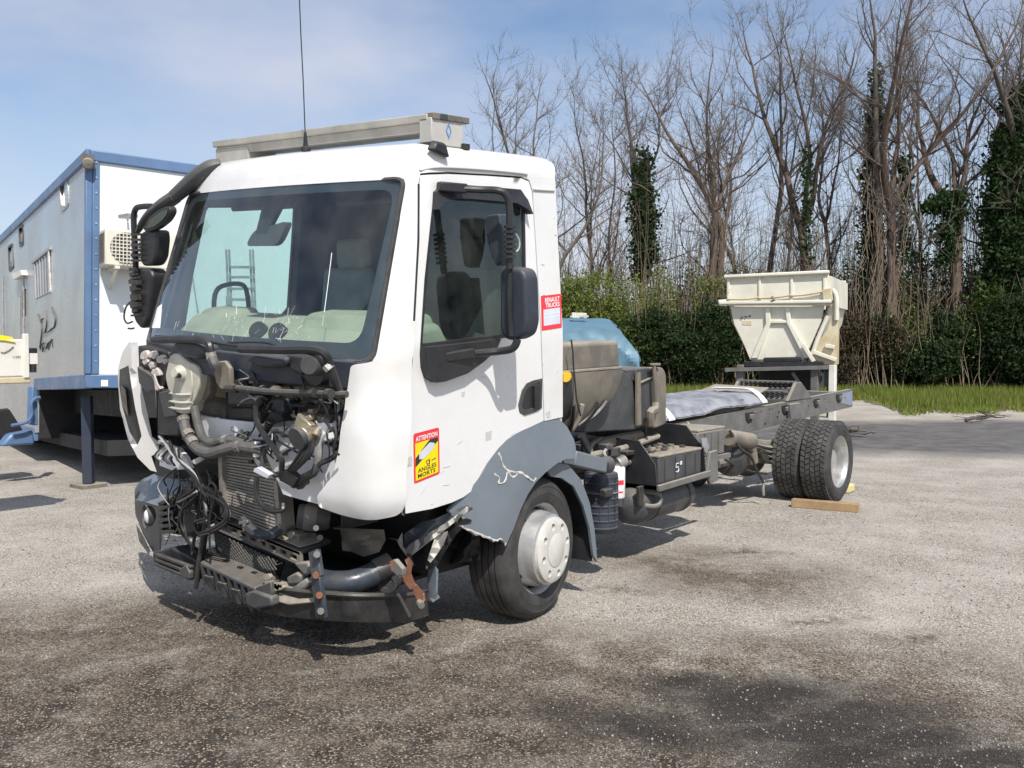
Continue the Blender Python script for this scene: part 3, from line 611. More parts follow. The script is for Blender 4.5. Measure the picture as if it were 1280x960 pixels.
# headlamp surround left bare on the far corner: white hoop with dark lining, seen edge on
hoop = MB()
fr = [(153,440),(161,428),(173,428),(173,455),(178,490),(185,520),(190,546),(199,553),(198,566),(189,570),(196,590),(188,588),(172,572),(160,549),(150,511),(147,470),(148,458)]
P = [C(a, b, -.12 + .0*(a)) for a, b in fr]
inner_h = [(149.5,462),(160.5,457),(164,480),(169,510),(177,545),(172,556),(162,540),(152.5,507),(149,482)]
b = MB(); b.panel(fr, [inner_h], lambda u, v, o: tuple(C(u, v, -.10 + (.006*(165-u) if u < 165 else .004*(u-165)) + o)), 0, .035, 7)
b.build('headlamp_surround', M_white, TR, cab=True, bevel=.008)
b = MB(); b.panel(grow(inner_h, 1.5), [], lambda u, v, o: tuple(C(u, v, .10 + o)), 0, .02, 20); b.build('headlamp_recess', M_dgrey, TR, cab=True)
b = MB(); b.panel([(151,481),(157,487),(160,520),(152,505)], [], lambda u, v, o: tuple(C(u, v, .085 + o)), 0, .01, 20); b.build('recess_liner', M_dust, TR, cab=True)
# firewall and bay frame
FW = MB(); FW.prism([(-1.0,.22,1.10),(-.52,.22,.95),(-.18,.22,1.00),(.12,.22,1.30),(.22,.22,1.12),(.30,.22,.98),(.95,.22,.99),(.98,.22,1.74),(-1.0,.22,1.74)], (0,.03,0)); FW.build('firewall', M_bay, TR, cab=True, bevel=.01)
b = MB(); b.panel([(.10,1.34),(.40,1.38),(.88,1.27),(.90,1.02),(.80,.98),(.34,1.0),(.22,1.16)], [circle(.30,1.30,.022,10),circle(.32,1.22,.014,8),circle(.54,1.10,.02,8),circle(.20,1.36,.016,8)], lambda u, v, o: (u, -.02 + .06*abs(u-.4) + o, v), 0, .02, .06); b.build('inner_panel', M_bay, TR, cab=True, bevel=.004)
b = MB(); b.panel([(-.42,1.36),(.16,1.36),(.14,1.24),(-.10,1.22),(-.42,1.22)], [circle(-.02,1.30,.014,8)], lambda u, v, o: (u, .0 + .04*math.sin(6*u) + o, v), 0, .02, .06); b.build('inner_panel', M_bay, TR, cab=True, bevel=.004)
b = MB(); b.prism([(-.95,.19,1.46),(.78,.19,1.46),(.80,.19,1.72),(-.97,.19,1.72)], (0,.025,0)); b.prism([(.40,.035,1.30),(.86,.035,1.27),(.90,.035,1.50),(.40,.035,1.50)], (0,.03,0)); b.prism([(.74,.03,1.10),(.86,.03,1.10),(.88,.03,1.30),(.74,.03,1.30)], (0,.03,0)); b.build('bay_insulation', M_blackm, TR, cab=True)
b = MB(); b.prism([(-1.0,.19,1.12),(-.42,.19,1.12),(-.40,.19,1.5),(-1.0,.19,1.5)], (0,.02,0)); b.build('bay_insulation', M_blackm, TR, cab=True)
cbox('bay_opening', 281, 486, 322, 527, .02, .10, M_black)
cbox('bay_bracket', 284, 488, 318, 506, -.02, .04, M_dgrey); cbox('bay_bracket', 285, 510, 316, 524, -.01, .03, M_black)
# cowl under the windscreen
b = MB(); b.panel([(-1.04,1.62),(1.04,1.62),(1.05,1.765),(-1.05,1.765)], [], lambda s, z, o: cabpt(s, z, o + .02), -.03, 0, .08); b.build('windscreen_cowl', M_navy, TR, cab=True, bevel=.01)
for pts in ([(213,432),(222,425),(240,427),(258,434),(257,445),(243,449),(228,446)], [(304,450),(318,443),(357,447),(355,459),(327,461)]):
    P = [C(a, b_, -.16) for a, b_ in pts]; MB().prism(P, (0,.10,0)).build('cowl_flap', M_navy, TR, cab=True, bevel=.022, seg=3)
for pts in ([(192,425,-.15),(230,424,-.17),(252,425,-.19),(261,430,-.2),(264,440,-.2),(266,447,-.19)], [(300,436,-.19),(350,437,-.20),(385,437,-.19),(404,441,-.17),(412,455,-.14),(418,472,-.12),(424,490,-.09)]):
    ctube('wiper_arm', pts, .022, M_black, 8)
for pts in ([(263,440,-.205),(265,449,-.20)], [(408,456,-.15),(413,462,-.14)]): ctube('arm_collar', pts, .028, M_alu, 8, 0)
ctube('wiper_blade', [(195,420,-.14),(240,424,-.17),(290,431,-.19),(345,436,-.2)], .008, M_black, 5)
ctube('wiper_blade', [(285,428,-.18),(330,428,-.19),(352,434,-.2)], .006, M_black, 5)
# left of the bay: torn foam box, dark box, milky tank
cplate('lamp_carrier', [(172,432),(210,440),(213,462),(205,482),(182,490),(173,470)], -.10, .10, M_black, bevel=.01)
for i, (cx, cy, r) in enumerate([(180,445,7),(190,444,6),(189,457,5),(200,449,7),(194,466,7),(197,486,4),(181,452,5),(205,452,4)]):
    pts = [(cx + r*(.55+.6*random.random())*math.cos(t)*.8, cy + r*(.55+.6*random.random())*math.sin(t)) for t in np.linspace(0, 6.28, 11)[:-1]]
    cplate('torn_foam', pts, -.125, .03, M_foam, bevel=.004)
cplate('lamp_shield', [(171,458),(190,470),(196,488),(181,490),(173,478)], -.13, .05, M_dgrey)
cplate('torn_strip', [(192,468),(196,480),(200,486),(194,488)], -.14, .01, M_foam, bevel=0)
cplate('control_box', [(196,489),(213,484),(224,520),(223,546),(197,543)], -.12, .09, M_black, bevel=.012)
cplate('box_lid', [(198,491),(212,487),(221,520),(205,522)], -.135, .015, M_dgrey)
tk = MB()
for pts, y, th in (([(212,443),(222,441),(234,452),(246,457),(250,470),(248,484),(243,500),(238,508),(237,517),(227,518),(216,514),(215,506),(213,500),(211,490),(208,480),(206,470)], -.13, .09),):
    P = [C(a, b_, y) for a, b_ in rounded(pts, 5, 3)]; tk.prism(P, (0, th, 0))
TKO = tk.build('washer_tank', M_tank, TR, cab=True, bevel=.035, seg=4)
for y_ in (491, 501, 509): ctube('tank_rib', [(212,y_,-.125),(226,y_+2.5,-.14),(241,y_+2,-.125)], .010, M_tank, 6, parent=TKO)
cc = C(223,466,-.15); MB().lathe(cc, (0,-1,.15), [(.0,.03),(.028,.03),(.032,.015),(.045,0),(.05,-.03)], 20).build('tank_cap', M_tank, TKO, cab=True)
MB().lathe(C(224,469,-.16), (0,-1,.15), [(.0,.015),(.016,.014),(.018,-.02)], 12).build('cap_nozzle', M_black, TKO, cab=True)
ctube('tank_seam', [(238,455,-.12),(240,475,-.14),(240,490,-.14),(238,505,-.13)], .005, M_tank, 5, parent=TKO)
cplate('tank_bracket', [(250,462),(262,470),(262,492),(254,505),(246,500)], -.08, .05, M_dusty)
# hoses
ctube('coolant_hose', [(229,520,-.15),(231,533,-.16),(237,548,-.17),(247,561,-.18),(262,567,-.18),(280,562,-.17),(300,558,-.15),(330,562,-.12)], .031, M_hose, 10)
ctube('coolant_hose', [(243,508,-.12),(247,528,-.13),(253,546,-.14),(264,553,-.15),(280,550,-.14),(305,552,-.12),(332,558,-.09)], .024, M_hose, 10)
for pts in ([(228.5,522,-.15),(230,527,-.155)], [(234,541,-.165),(237.5,546,-.17)], [(240,551,-.17),(243,556,-.178)], [(297,559,-.15),(302,558,-.15)], [(281,551,-.14),(286,551,-.138)]): ctube('hose_clamp', pts, .035, M_frame, 10, 0)
cplate('dusty_shield', [(269,452),(281,451),(287,460),(288,482),(277,488),(270,480),(267,466)], -.17, .03, M_dusty, bevel=.008)
ctube('wiper_joint', [(265,448,-.2),(268,455,-.21),(271,462,-.2)], .028, M_dgrey, 8)
ctube('shield_rod', [(289,484,-.15),(305,486,-.16),(330,489,-.17),(347,490,-.17),(400,492,-.13),(434,493,-.09)], .017, M_dgrey, 8)
for x0, x1 in ((285,296),(327,331),(342,349),(388,394),(409,414)): ctube('rod_collar', [(x0,485+(x0-285)*.055,-.155),(x1,485+(x1-285)*.055,-.155)], .025, M_blackm if x0 != 342 else M_brass, 8, 0)
# wiper motor, valve block, small units on the right of the bay
cplate('wiper_motor', [(356,444),(384,446),(385,462),(376,470),(363,462)], -.13, .12, M_black, bevel=.012)
MB().lathe(C(392,456,-.16), (0.4,-1,.1), [(0,.05),(.045,.05),(.055,.03),(.055,-.06)], 18).build('motor_cap', M_dgrey, TR, cab=True)
MB().lathe(C(396,463,-.09), (0,-1,0), [(0,.02),(.075,.02),(.08,-.02)], 20).build('motor_ring', M_black, TR, cab=True)
cplate('linkage_plate', [(316,474),(345,466),(412,470),(412,482),(330,484)], -.03, .04, M_blackm)
cplate('linkage_plate', [(314,470),(322,466),(350,484),(346,494),(318,484)], -.06, .02, M_dgrey)
cplate('relay_block', [(338,497),(353,500),(354,515),(347,517),(341,510)], -.10, .08, M_navy, bevel=.01)
cplate('relay_block', [(331,512),(352,516),(350,528),(340,530),(333,524)], -.05, .08, M_dgrey, bevel=.008)
for k in range(26):
    x0 = random.uniform(356,418); y0 = random.uniform(496,530); m_ = random.choice([M_black, M_blackm, M_dgrey, M_black, M_alu, M_navy])
    w_, h_ = random.uniform(4,13), random.uniform(3,10); cbox('bay_fitting', x0, y0, min(x0+w_,424), y0+h_, random.uniform(.0,.10), .05, m_, bevel=.006)
for k in range(16):
    x0 = random.uniform(296,360); y0 = random.uniform(462,484); cbox('bay_fitting', x0, y0, x0+random.uniform(4,12), y0+random.uniform(3,7), random.uniform(.05,.14), .05, random.choice([M_black, M_dgrey, M_blackm]), bevel=.006)
bv = MB(); bv.cyl(C(374,547,-.20), C(388,538,-.10), .055, n=16); bv.box(C(386,532,-.10), (.11,.10,.10), Matrix.Rotation(.5,3,'Y')); bv.cyl(C(383,524,-.12), C(391,520,-.12), .018); bv.cyl(C(394,545,-.14), C(398,535,-.12), .022)
BV = bv.build('brake_valve', M_brass, TR, cab=True, bevel=.008)
MB().cyl(C(370,549,-.22), C(376,546,-.19), .058, n=16).build('valve_boot', M_dgrey, BV, cab=True)
for k, (x0, y0) in enumerate([(381,552),(385,553),(389,552),(393,550)]): ctube('air_line', [(x0,y0,-.16),(x0-8+k,y0+18,-.19),(361+k*2.5,588,-.16)], .010, M_wire, 6)
rv = MB(); rv.box(C(404,537,-.06), (.13,.09,.10)); RV = rv.build('fluid_reservoir', M_paper, TR, cab=True, bevel=.015)
MB().cyl(C(407,527,-.06), C(407,520,-.06), .045, n=14).build('reservoir_cap', M_dgrey, RV, cab=True)
for x0 in (420,424,428): ctube('upright_pipe', [(x0,500,.0),(x0,540,.02),(x0-4,560,.03)], .011, M_navy if x0 != 424 else M_wireg, 6)
for k in range(9): ctube('hanging_cable', [(402+k*2.6,545,.05),(403+k*2.5,560,.04),(400+k*2.2,574+random.random()*4,.03)], .009, M_wire, 5)
ctube('grey_harness', [(404,545,-.08),(399,555,-.10),(398,566,-.10),(397,578,-.09)], .022, M_wireg, 7)
ctube('lower_harness', [(430,520,.0),(428,555,-.02),(416,572,-.06),(400,580,-.1),(386,596,-.12),(370,598,-.13)], .014, M_wire, 6)
ctube('lower_harness', [(397,580,-.10),(393,590,-.11),(380,597,-.12),(366,606,-.13)], .022, M_dgrey, 7)
ctube('bent_tube', [(319,530,-.02),(322,520,-.09),(320,505,-.12),(327,496,-.12),(334,500,-.1)], .010, M_wire, 6)
ctube('bent_tube', [(327,500,-.12),(320,512,-.15),(322,528,-.16),(332,546,-.17),(344,562,-.18),(352,575,-.18),(352,587,-.17)], .016, M_wire, 7)
for y0, x0 in ((512,333),(526,338)): 
    for j in range(5): ctube('bellows_ring', [(x0-j*1.6,y0+j*3.4,-.11),(x0-j*1.6-.6,y0+j*3.4+1.6,-.11)], .026-.002*j, M_black, 9, 0)
ctube('white_tube', [(322,552,-.12),(321,562,-.13),(320,570,-.13)], .018, M_paper, 7)
ctube('drop_pipe', [(320,562,-.12),(321,575,-.13),(326,584,-.14)], .016, M_dgrey, 7); ctube('drop_pipe', [(331,560,-.12),(329,572,-.13),(327,584,-.14)], .014, M_dgrey, 7)
cplate('cable_clip', [(347,589),(358,586),(372,598),(366,610),(349,601)], -.16, .04, M_black, bevel=.005)
cplate('hanging_relay', [(317,586),(322,584),(337,593),(334,599),(316,590)], -.20, .03, M_paperg, bevel=.005)
ctube('loop_hose', [(321,596,-.19),(320,612,-.2),(325,628,-.2),(336,637,-.19),(352,638,-.17),(354,630,-.15)], .014, M_wire, 7)
ctube('loop_hose', [(340,592,-.15),(350,594,-.14),(356,592,-.13)], .014, M_dgrey, 7)
cplate('plug', [(362,604),(372,598),(380,604),(372,613)], -.12, .04, M_dgrey)
for k in range(52):                                              # loose cabling all over the bay
    x0_, y0_ = random.uniform(292,425), random.uniform(462,560); dx_, dy_ = random.gauss(0,26), random.gauss(18,20); yy = random.uniform(-.13,.02)
    ctube('bay_cable', [(x0_,y0_,yy),(x0_+dx_*.3+random.gauss(0,5),y0_+dy_*.3+random.gauss(0,5),yy-.03),(min(424,x0_+dx_*.7+random.gauss(0,5)),y0_+dy_*.7+random.gauss(0,5),yy-.03),(min(424,x0_+dx_),min(604,y0_+dy_),yy)], random.uniform(.003,.008), random.choice([M_wire,M_wire,M_wire,M_dgrey,M_wireg]), 5)
for k in range(34):                                              # small clips, plugs and relays
    x0_, y0_ = random.uniform(300,428), random.uniform(470,585); cbox('bay_clip', x0_, y0_, x0_+random.uniform(2,6), y0_+random.uniform(2,6), random.uniform(-.10,.04), .03, random.choice([M_black,M_blackm,M_dgrey,M_alu,M_brass,M_wireg]), bevel=.003)
for k in range(30):
    x0_, y0_ = random.uniform(205,262), random.uniform(585,640); dx_, dy_ = random.gauss(4,14), random.uniform(10,55); yy = random.uniform(-.33,-.22)
    ctube('dangling_wire', [(x0_,y0_,yy),(x0_+dx_*.2+random.gauss(0,5),y0_+dy_*.35,yy-.03),(x0_+dx_*.8+random.gauss(0,6),y0_+dy_*.7,yy-.03),(x0_+dx_,y0_+dy_,yy)], random.uniform(.0025,.006), random.choice([M_wire,M_wire,M_wireg,M_dgrey,M_wire]), 5, cab=False)
# bright crumpled metal and white bracket under the tank, wiring bundle hanging out
cplate('crumpled_panel', [(200,562),(208,556),(222,560),(232,572),(238,586),(214,588),(199,582)], -.06, .03, M_bay, bevel=.004)
cplate('crumpled_panel', [(226,556),(245,566),(243,580),(230,578)], .0, .03, M_navy, bevel=.004); cplate('bent_flange', [(237,577),(256,567),(252,576),(244,581)], -.05, .02, M_white, bevel=.004)
for k in range(26):
    j = random.gauss(0,4); y = -.14 - .006*k
    ctube('loose_wire', [(210+j*1.5,553+j,y+.04),(216+j,565+j,y),(224+j,577+j,y-.03),(238+j*.6,590+j,y-.05),(247+j*.4,602+j,y-.05),(254+j*.5,617+j*.5,y-.04)], .004 if k % 3 else .007, random.choice([M_wireg,M_wire,M_wireg,M_wire,M_dgrey]), 5)
for k in range(9):
    j = random.uniform(-3,3)
    ctube('loose_wire', [(205+j*3,552+random.uniform(-4,4),-.1),(214+j*2,560+j*2,-.15),(205+j*4,572+j,-.16),(212+j*3,580+j,-.16)], .006, random.choice([M_wireg, M_wire, M_wireg, M_paper]), 5)
WR = [[(252,612),(236,622),(226,640),(224,660),(234,675),(246,690)],[(254,612),(248,640),(243,670),(240,692)],[(250,605),(262,618),(264,635),(259,655),(254,690),(246,725)],[(256,610),(275,622),(285,640),(278,655),(258,664)],[(247,618),(228,638),(228,660),(240,682)],[(260,618),(282,632),(284,648),(272,660),(250,668),(244,655),(258,650)],[(252,608),(268,612),(276,617)],[(244,612),(232,620),(222,625)],[(261,600),(270,610),(266,630),(262,650),(262,690)]]
for k, w in enumerate(WR):
    for d_ in (0, 2.0, -1.6)[:2 + k % 2]: ctube('dangling_wire', [(a+d_*random.random(), b_+d_, -.30 - .01*k + .02*d_) for a, b_ in w], random.uniform(.005,.010), [M_wire, M_wireg, M_wire, M_dgrey][(k + int(d_)) % 4], 5, cab=False)
ctube('thick_harness', [(250,604,-.26),(254,620,-.30),(258,640,-.32),(255,665,-.33),(249,700,-.34),(245,735,-.33)], .014, M_blackm, 7, cab=False)
# radiator
RB = MB(); RB.prism([G(280,566,-.12),G(345,572,-.12),G(352,668,-.12),G(282,640,-.12)], (0,.10,0)); RA = RB.build('radiator', M_rad, TR, bevel=.004)
for k in range(22):
    t = k/21; a = G(283,570+t*72,-.13)*(1); b_ = G(344,576+t*90,-.13); MB().beam(a, b_, .012, .010).build('radiator_fin', M_rad, RA, smooth=False)
MB().beam(G(279,564,-.14), G(282,646,-.14), .035, .05, (0,1,0)).build('radiator_side', M_alu, RA); MB().beam(G(348,600,-.14), G(352,640,-.14), .035, .05, (0,1,0)).build('radiator_side', M_alu, RA)
cplate('fan_shroud', [(346,575),(362,580),(372,612),(368,640),(352,668),(346,640)], .10, .15, M_black, cab=False); cplate('radiator_bracket', [(335,627),(354,625),(356,636),(344,638)], .02, .04, M_alu, cab=False)
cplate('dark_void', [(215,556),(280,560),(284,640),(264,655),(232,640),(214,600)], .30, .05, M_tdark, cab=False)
cplate('duct', [(225,600),(240,592),(252,600),(250,625),(235,630)], -.12, .15, M_dgrey, cab=False, bevel=.03)
# engine mass, belt housing and bellows behind the corner panel
b = MB(); b.box((.20,.98,.66), (1.3,.80,.62)); b.build('engine_block', M_tdark, TR, bevel=.05)
MB().panel([(425,660),(480,662),(482,675),(474,690),(455,696),(440,690),(428,688)], [], lambda u, v, o: tuple(G(u, v, .12 + .05*math.sin(u*.13)*math.cos(v*.2) + o)), 0, .08, 6).build('engine_cover', M_dusty, TR, bevel=.02)
hn = MB(); c0 = G(383,646,-.14); hn.lathe(c0, (-.70,-.70,.12), [(0,-.13),(.05,-.13),(.066,-.10),(.070,.03),(.062,.045),(.04,.045),(0,.05)], 24); HN = hn.build('horn', M_dgrey, TR, angle=50)
MB().lathe(c0, (-.70,-.70,.12), [(.070,-.06),(.075,-.05),(.075,.0),(.071,.01)], 24).build('horn_band', M_frame, HN)
cplate('horn_bracket', [(392,628),(402,620),(406,628),(405,645),(398,658),(392,650)], -.05, .03, M_blackm, cab=False)
for x0, y0 in ((395,660),(400,672)): MB().cyl(G(x0,y0,-.12), G(x0,y0,-.18), .016, n=10).build('bolt', M_frame, TR)
# upper cross beam with slots
def lerp(a, b_, t): return np.array(a)*(1-t) + np.array(b_)*t
A0, A1, B0, B1 = G(268,646,-.16), G(375,690,-.16), G(268,658,-.16), G(376,708,-.16)
def bm(u, v, o): p = lerp(lerp(A0,A1,u), lerp(B0,B1,u), 1-v); return (p[0], p[1]+o, p[2])
b = MB(); holes = [rounded([(.12+k*.115-.035,.25),(.12+k*.115+.035,.25),(.12+k*.115+.035,.62),(.12+k*.115-.035,.62)], .02, 2) for k in range(8)]
b.panel([(0,0),(1,0),(1,1),(0,1)], holes, bm, 0, .02, .2); CB = b.build('cross_beam', M_dusty, TR, bevel=.002)
b = MB(); b.prism([A0, A1, A1 + (0,.22,.03), A0 + (0,.22,.03)], (0,0,-.02)); b.build('beam_top', M_blackm, CB, bevel=.003)
b = MB(); b.prism([lerp(A0,A1,u) + np.array([0,v,.012+.03*v/.22]) for u, v in ((.62,.02),(.97,.02),(1.0,.14),(.86,.2),(.74,.12),(.66,.1))], (0,0,.006)); b.build('beam_dirt', M_dust, CB)
cplate('beam_back', [(270,648),(374,692),(374,706),(272,660)], -.05, .02, M_tdark, cab=False)
ctube('air_hose', [(304,650,-.2),(318,666,-.22),(338,668,-.2),(352,660,-.16)], .03, M_navy, 8, cab=False)
cplate('tee_clip', [(298,652),(309,650),(309,654),(306,655),(306,664),(303,664),(303,655),(298,656)], -.24, .015, M_alu, cab=False, bevel=.003)
for x0, y0 in ((348,658),(358,664),(364,668)): cbox('cast_mount', x0, y0, x0+9, y0+16, -.10, .08, random.choice([M_alu, M_dust, M_dusty]), cab=False)
# mesh grille
gm = MB(); Q = [G(266,664,-.17), G(352,704,-.17), G(345,724,-.20), G(272,690,-.20)]
def gq(u, v): return lerp(lerp(Q[0],Q[1],u), lerp(Q[3],Q[2],u), v)
for k in range(-6, 17):
    for d_ in (1, -1):
        seg = [(k/16 + d_*.30*t, t) for t in (0,.25,.5,.75,1)]; seg = [s_ for s_ in seg if -.001 <= s_[0] <= 1.001]
        if len(seg) > 1: gm.beam(gq(*seg[0]), gq(*seg[-1]), .006, .008, (0,1,0))
tag(gm.build('mesh_grille', M_dgrey, TR, smooth=False), kind='stuff')
cplate('grille_back', [(266,662),(354,702),(346,728),(270,692)], -.09, .02, M_tdark, cab=False)
# plastic step with ribbed underside
S0, S1, S2, S3 = G(250,702,-.36), G(318,735,-.36), G(346,722,-.22), G(272,690,-.18)
b = MB(); b.prism([S0, S1, S2, S3], (0,0,-.025)); STP = b.build('bumper_step', M_dgrey, TR, bevel=.008)
for k in range(9):
    t = k/8; a = lerp(S0, S1, t) + (0,.0,-.02); h_ = .11 + .02*(k % 2)
    MB().prism([a, a + (0,.12,0), a + (0,.12,-h_), a + (0,.02,-h_)], (.024,0,0)).build('step_rib', M_dgrey, STP)
b = MB(); b.prism([lerp(S0,S1,0) + (0,.10,-.02), lerp(S0,S1,1) + (0,.10,-.02), lerp(S0,S1,1) + (0,.10,-.14), lerp(S0,S1,0) + (0,.10,-.14)], (0,.02,0)); b.build('step_back', M_tdark, STP)
for t in (.06,.31,.56,.81):
    a = lerp(S0,S1,t) + (0,.0,-.07); MB().prism([a, a+(.075,0,-.0), a+(.075,.03,-.075), a+(0,.03,-.075)], (0,.05,0)).build('step_cup', M_dgrey, STP, bevel=.004)
for t, v in ((.25,.7),(.5,.7),(.72,.75)): p = lerp(lerp(S0,S1,t), lerp(S3,S2,t), v); MB().box(p + (0,0,.001), (.035,.02,.006)).build('step_slot', M_tdark, STP)
cplate('step_end', [(318,735),(338,727),(340,742),(330,760),(318,757)], -.35, .06, M_dgrey, cab=False)
cplate('step_end', [(305,742),(316,738),(338,746),(340,758),(318,762),(307,757)], -.37, .06, M_dgrey, cab=False, bevel=.012)
for k in range(7):
    cx, cy = random.uniform(333,352), random.uniform(720,748); cplate('torn_edge', [(cx + 7*math.cos(t)*random.uniform(.4,1), cy + 5*math.sin(t)*random.uniform(.4,1)) for t in np.linspace(0,6.28,8)[:-1]], -.33, .02, M_dust, cab=False, bevel=.003)
b = MB(); b.prism([(-.80,.10,.33),(.30,.04,.31),(.66,.10,.31),(.74,.40,.32),(.74,1.0,.34),(-.9,1.0,.34)], (0,0,.02)); b.build('sun_block_plate', M_tdark, TR)  # unseen plate, added to stop sunlight passing under the open bay
# far corner of the bumper: grey cap with fog lamp, ribbed black parts
fx = lambda u: -.16 + .26*max(0, (190-u)/22)**2
fog = circle(186.5,645,8.5,18,13)
b = MB(); b.panel(rounded([(168,612),(176,600),(193,592),(218,598),(236,605),(228,614),(206,624),(199,633),(186,629),(170,625)], 2, 2), [], lambda u, v, o: tuple(G(u, v, fx(u) + .012*max(0, 628-v) + o)), 0, .05, 6); b.build('bumper_corner', M_grey, TR, bevel=.012, seg=3)
b = MB(); b.panel([(168,612),(170,625),(186,629),(199,633),(205,628),(203,660),(201,690),(191,690),(178,666),(169,642)], [fog], lambda u, v, o: tuple(G(u, v, fx(u) + .005 + o)), 0, .06, 6); b.build('bumper_face', M_dgrey, TR, bevel=.01)
b = MB(); b.panel([(194,594),(218,599),(219,580),(214,576),(194,572)], [], lambda u, v, o: tuple(G(u, v, -.02 + o)), 0, .03, 8); b.build('corner_upright', M_dgrey, TR, bevel=.006)
b = MB(); b.panel([(170,655),(177,666),(188,688),(186,693),(174,677)], [], lambda u, v, o: tuple(G(u, v, fx(u) - .012 + o)), 0, .03, 8); b.build('corner_trim', M_dgrey, TR, bevel=.004)
fc = G(187,645,-.10); b = MB(); b.lathe(fc, (-.25,-.95,0), [(0,.035),(.03,.03),(.05,.015),(.058,-.005)], 24); b.build('fog_lamp', M_lamp, TR)
b = MB(); b.lathe(fc, (-.25,-.95,0), [(.058,-.03),(.070,.02),(.078,.03),(.074,-.03)], 24); b.build('lamp_ring', M_dgrey, TR)
cplate('bumper_bracket', [(198,630),(226,612),(244,622),(246,660),(240,672),(200,665)], -.08, .08, M_black, cab=False, bevel=.01)
for k in range(6): MB().beam(G(200,630+k*7,-.20), G(219,622+k*8.5,-.24), .03, .022).build('bracket_rib', M_black, TR, bevel=.004)
cplate('bumper_lower', [(190,690),(214,684),(250,703),(250,718),(243,726),(214,712),(191,704)], -.22, .14, M_black, cab=False, bevel=.012)
for k in range(3): MB().beam(G(196,693+k*6,-.26), G(240,709+k*7,-.34), .03, .018).build('lower_rib', M_blackm, TR, bevel=.004)
cplate('lamp_housing', [(222,642),(240,636),(248,645),(247,662),(236,668),(224,660)], -.26, .06, M_dgrey, cab=False, bevel=.008)
cplate('lower_tab', [(223,712),(232,706),(237,716),(237,724),(226,722)], -.36, .03, M_dgrey, cab=False)
# front underrun: black plate bent back at its near end
UR = [(318,748,-.30),(345,757,-.30),(400,763,-.27),(450,766,-.18),(490,766,.0),(512,765,.20),(531,761,.40)]
top = [G(a, b_-22, y) for a, b_, y in UR]; bot = [G(a, b_+12 - max(0,(a-500)*.06), y+.02) for a, b_, y in UR]
top[0] = G(322,736,-.30)
b = MB(); tt, bb = spline(top, 5), spline(bot, 5); rows = [tt, [p*(.5)+q_*.5 + (0,-.012,0) for p, q_ in zip(tt, bb)], bb]
b.sheet(rows); b.sheet([[p + (-.015,.05,0) for p in r_] for r_ in rows]); b.sheet([tt, [p + (-.015,.05,0) for p in tt]]); b.sheet([bb, [p + (-.015,.05,0) for p in bb]])
UN = b.build('underrun_plate', M_blackm, TR)
b = MB(); b.tube([p + (0,-.012,0) for p in spline(top, 4)], .012, 6); b.build('plate_flange', M_blackm, UN)
b = MB(); b.prism([G(335,733,-.30),G(352,726,-.27),G(395,738,-.24),G(394,752,-.30),G(360,756,-.32),G(338,750,-.32)], (0,.03,-.01)); b.build('muddy_shield', M_dust, TR, bevel=.006)
ctube('plate_scar', [(497,742,.0),(503,752,.03),(512,770,.1)], .008, M_alu, 5, cab=False)
# link bar with bolts, castings, bent pipe, rusty bracket
b = MB(); b.beam(G(393,688,-.32), G(398,722,-.34), .075, .03, (0,1,0)); b.beam(G(396,720,-.345), G(403,772,-.33), .07, .03, (0,1,0)); LK = b.build('link_bar', M_bsteel, TR, bevel=.006)
for x0, y0, m_ in ((396,693,M_frame),(395,719,M_rust),(399,744,M_rust),(401,764,M_frame)): MB().cyl(G(x0,y0,-.30), G(x0,y0,-.372), .018, n=8).build('link_bolt', m_, LK)
for pts in ([(357,722),(370,715),(376,720),(374,730),(360,732)], [(362,736),(382,722),(387,728),(375,741),(366,741)], [(366,704),(384,702),(390,716),(380,720)]): cplate('tow_lug', pts, -.28, .06, random.choice([M_frame, M_alu, M_blackm]), cab=False, bevel=.012)
ctube('bent_pipe', [(398,725,-.18),(415,728,-.16),(440,727,-.10),(465,718,.0),(488,705,.12)], .062, M_bsteel, 14, cab=False)
ctube('pipe_sleeve', [(470,715,.02),(489,705,.12)], .067, M_blackm, 14, 0, cab=False)
MB().lathe(G(486,727,.1), (.5,-.85,0), [(0,.02),(.03,.02),(.035,.03),(.055,.03),(.06,0),(.06,-.05)], 18).build('rubber_bush', M_rubber, TR)
rb = MB(); rb.panel([(487,702),(492,699),(500,707),(506,712),(509,707),(506,700),(511,696),(516,704),(514,716),(518,727),(531,742),(532,750),(525,756),(519,745),(507,730),(497,720),(489,713)], [circle(515,738,2,8)], lambda u, v, o: tuple(G(u, v, -.16 + .22*(u-487)/45 + o)), 0, .05, 5); rb.build('rusty_bracket', M_rust, TR, bevel=.006)
cplate('bracket_plate', [(487,702),(493,699),(503,711),(503,720),(496,721),(488,712)], -.14, .03, M_frame, cab=False, bevel=.006)
MB().cyl(G(524,753,.02), G(527,757,.0), .018, n=8).build('bracket_bolt', M_frame, TR)
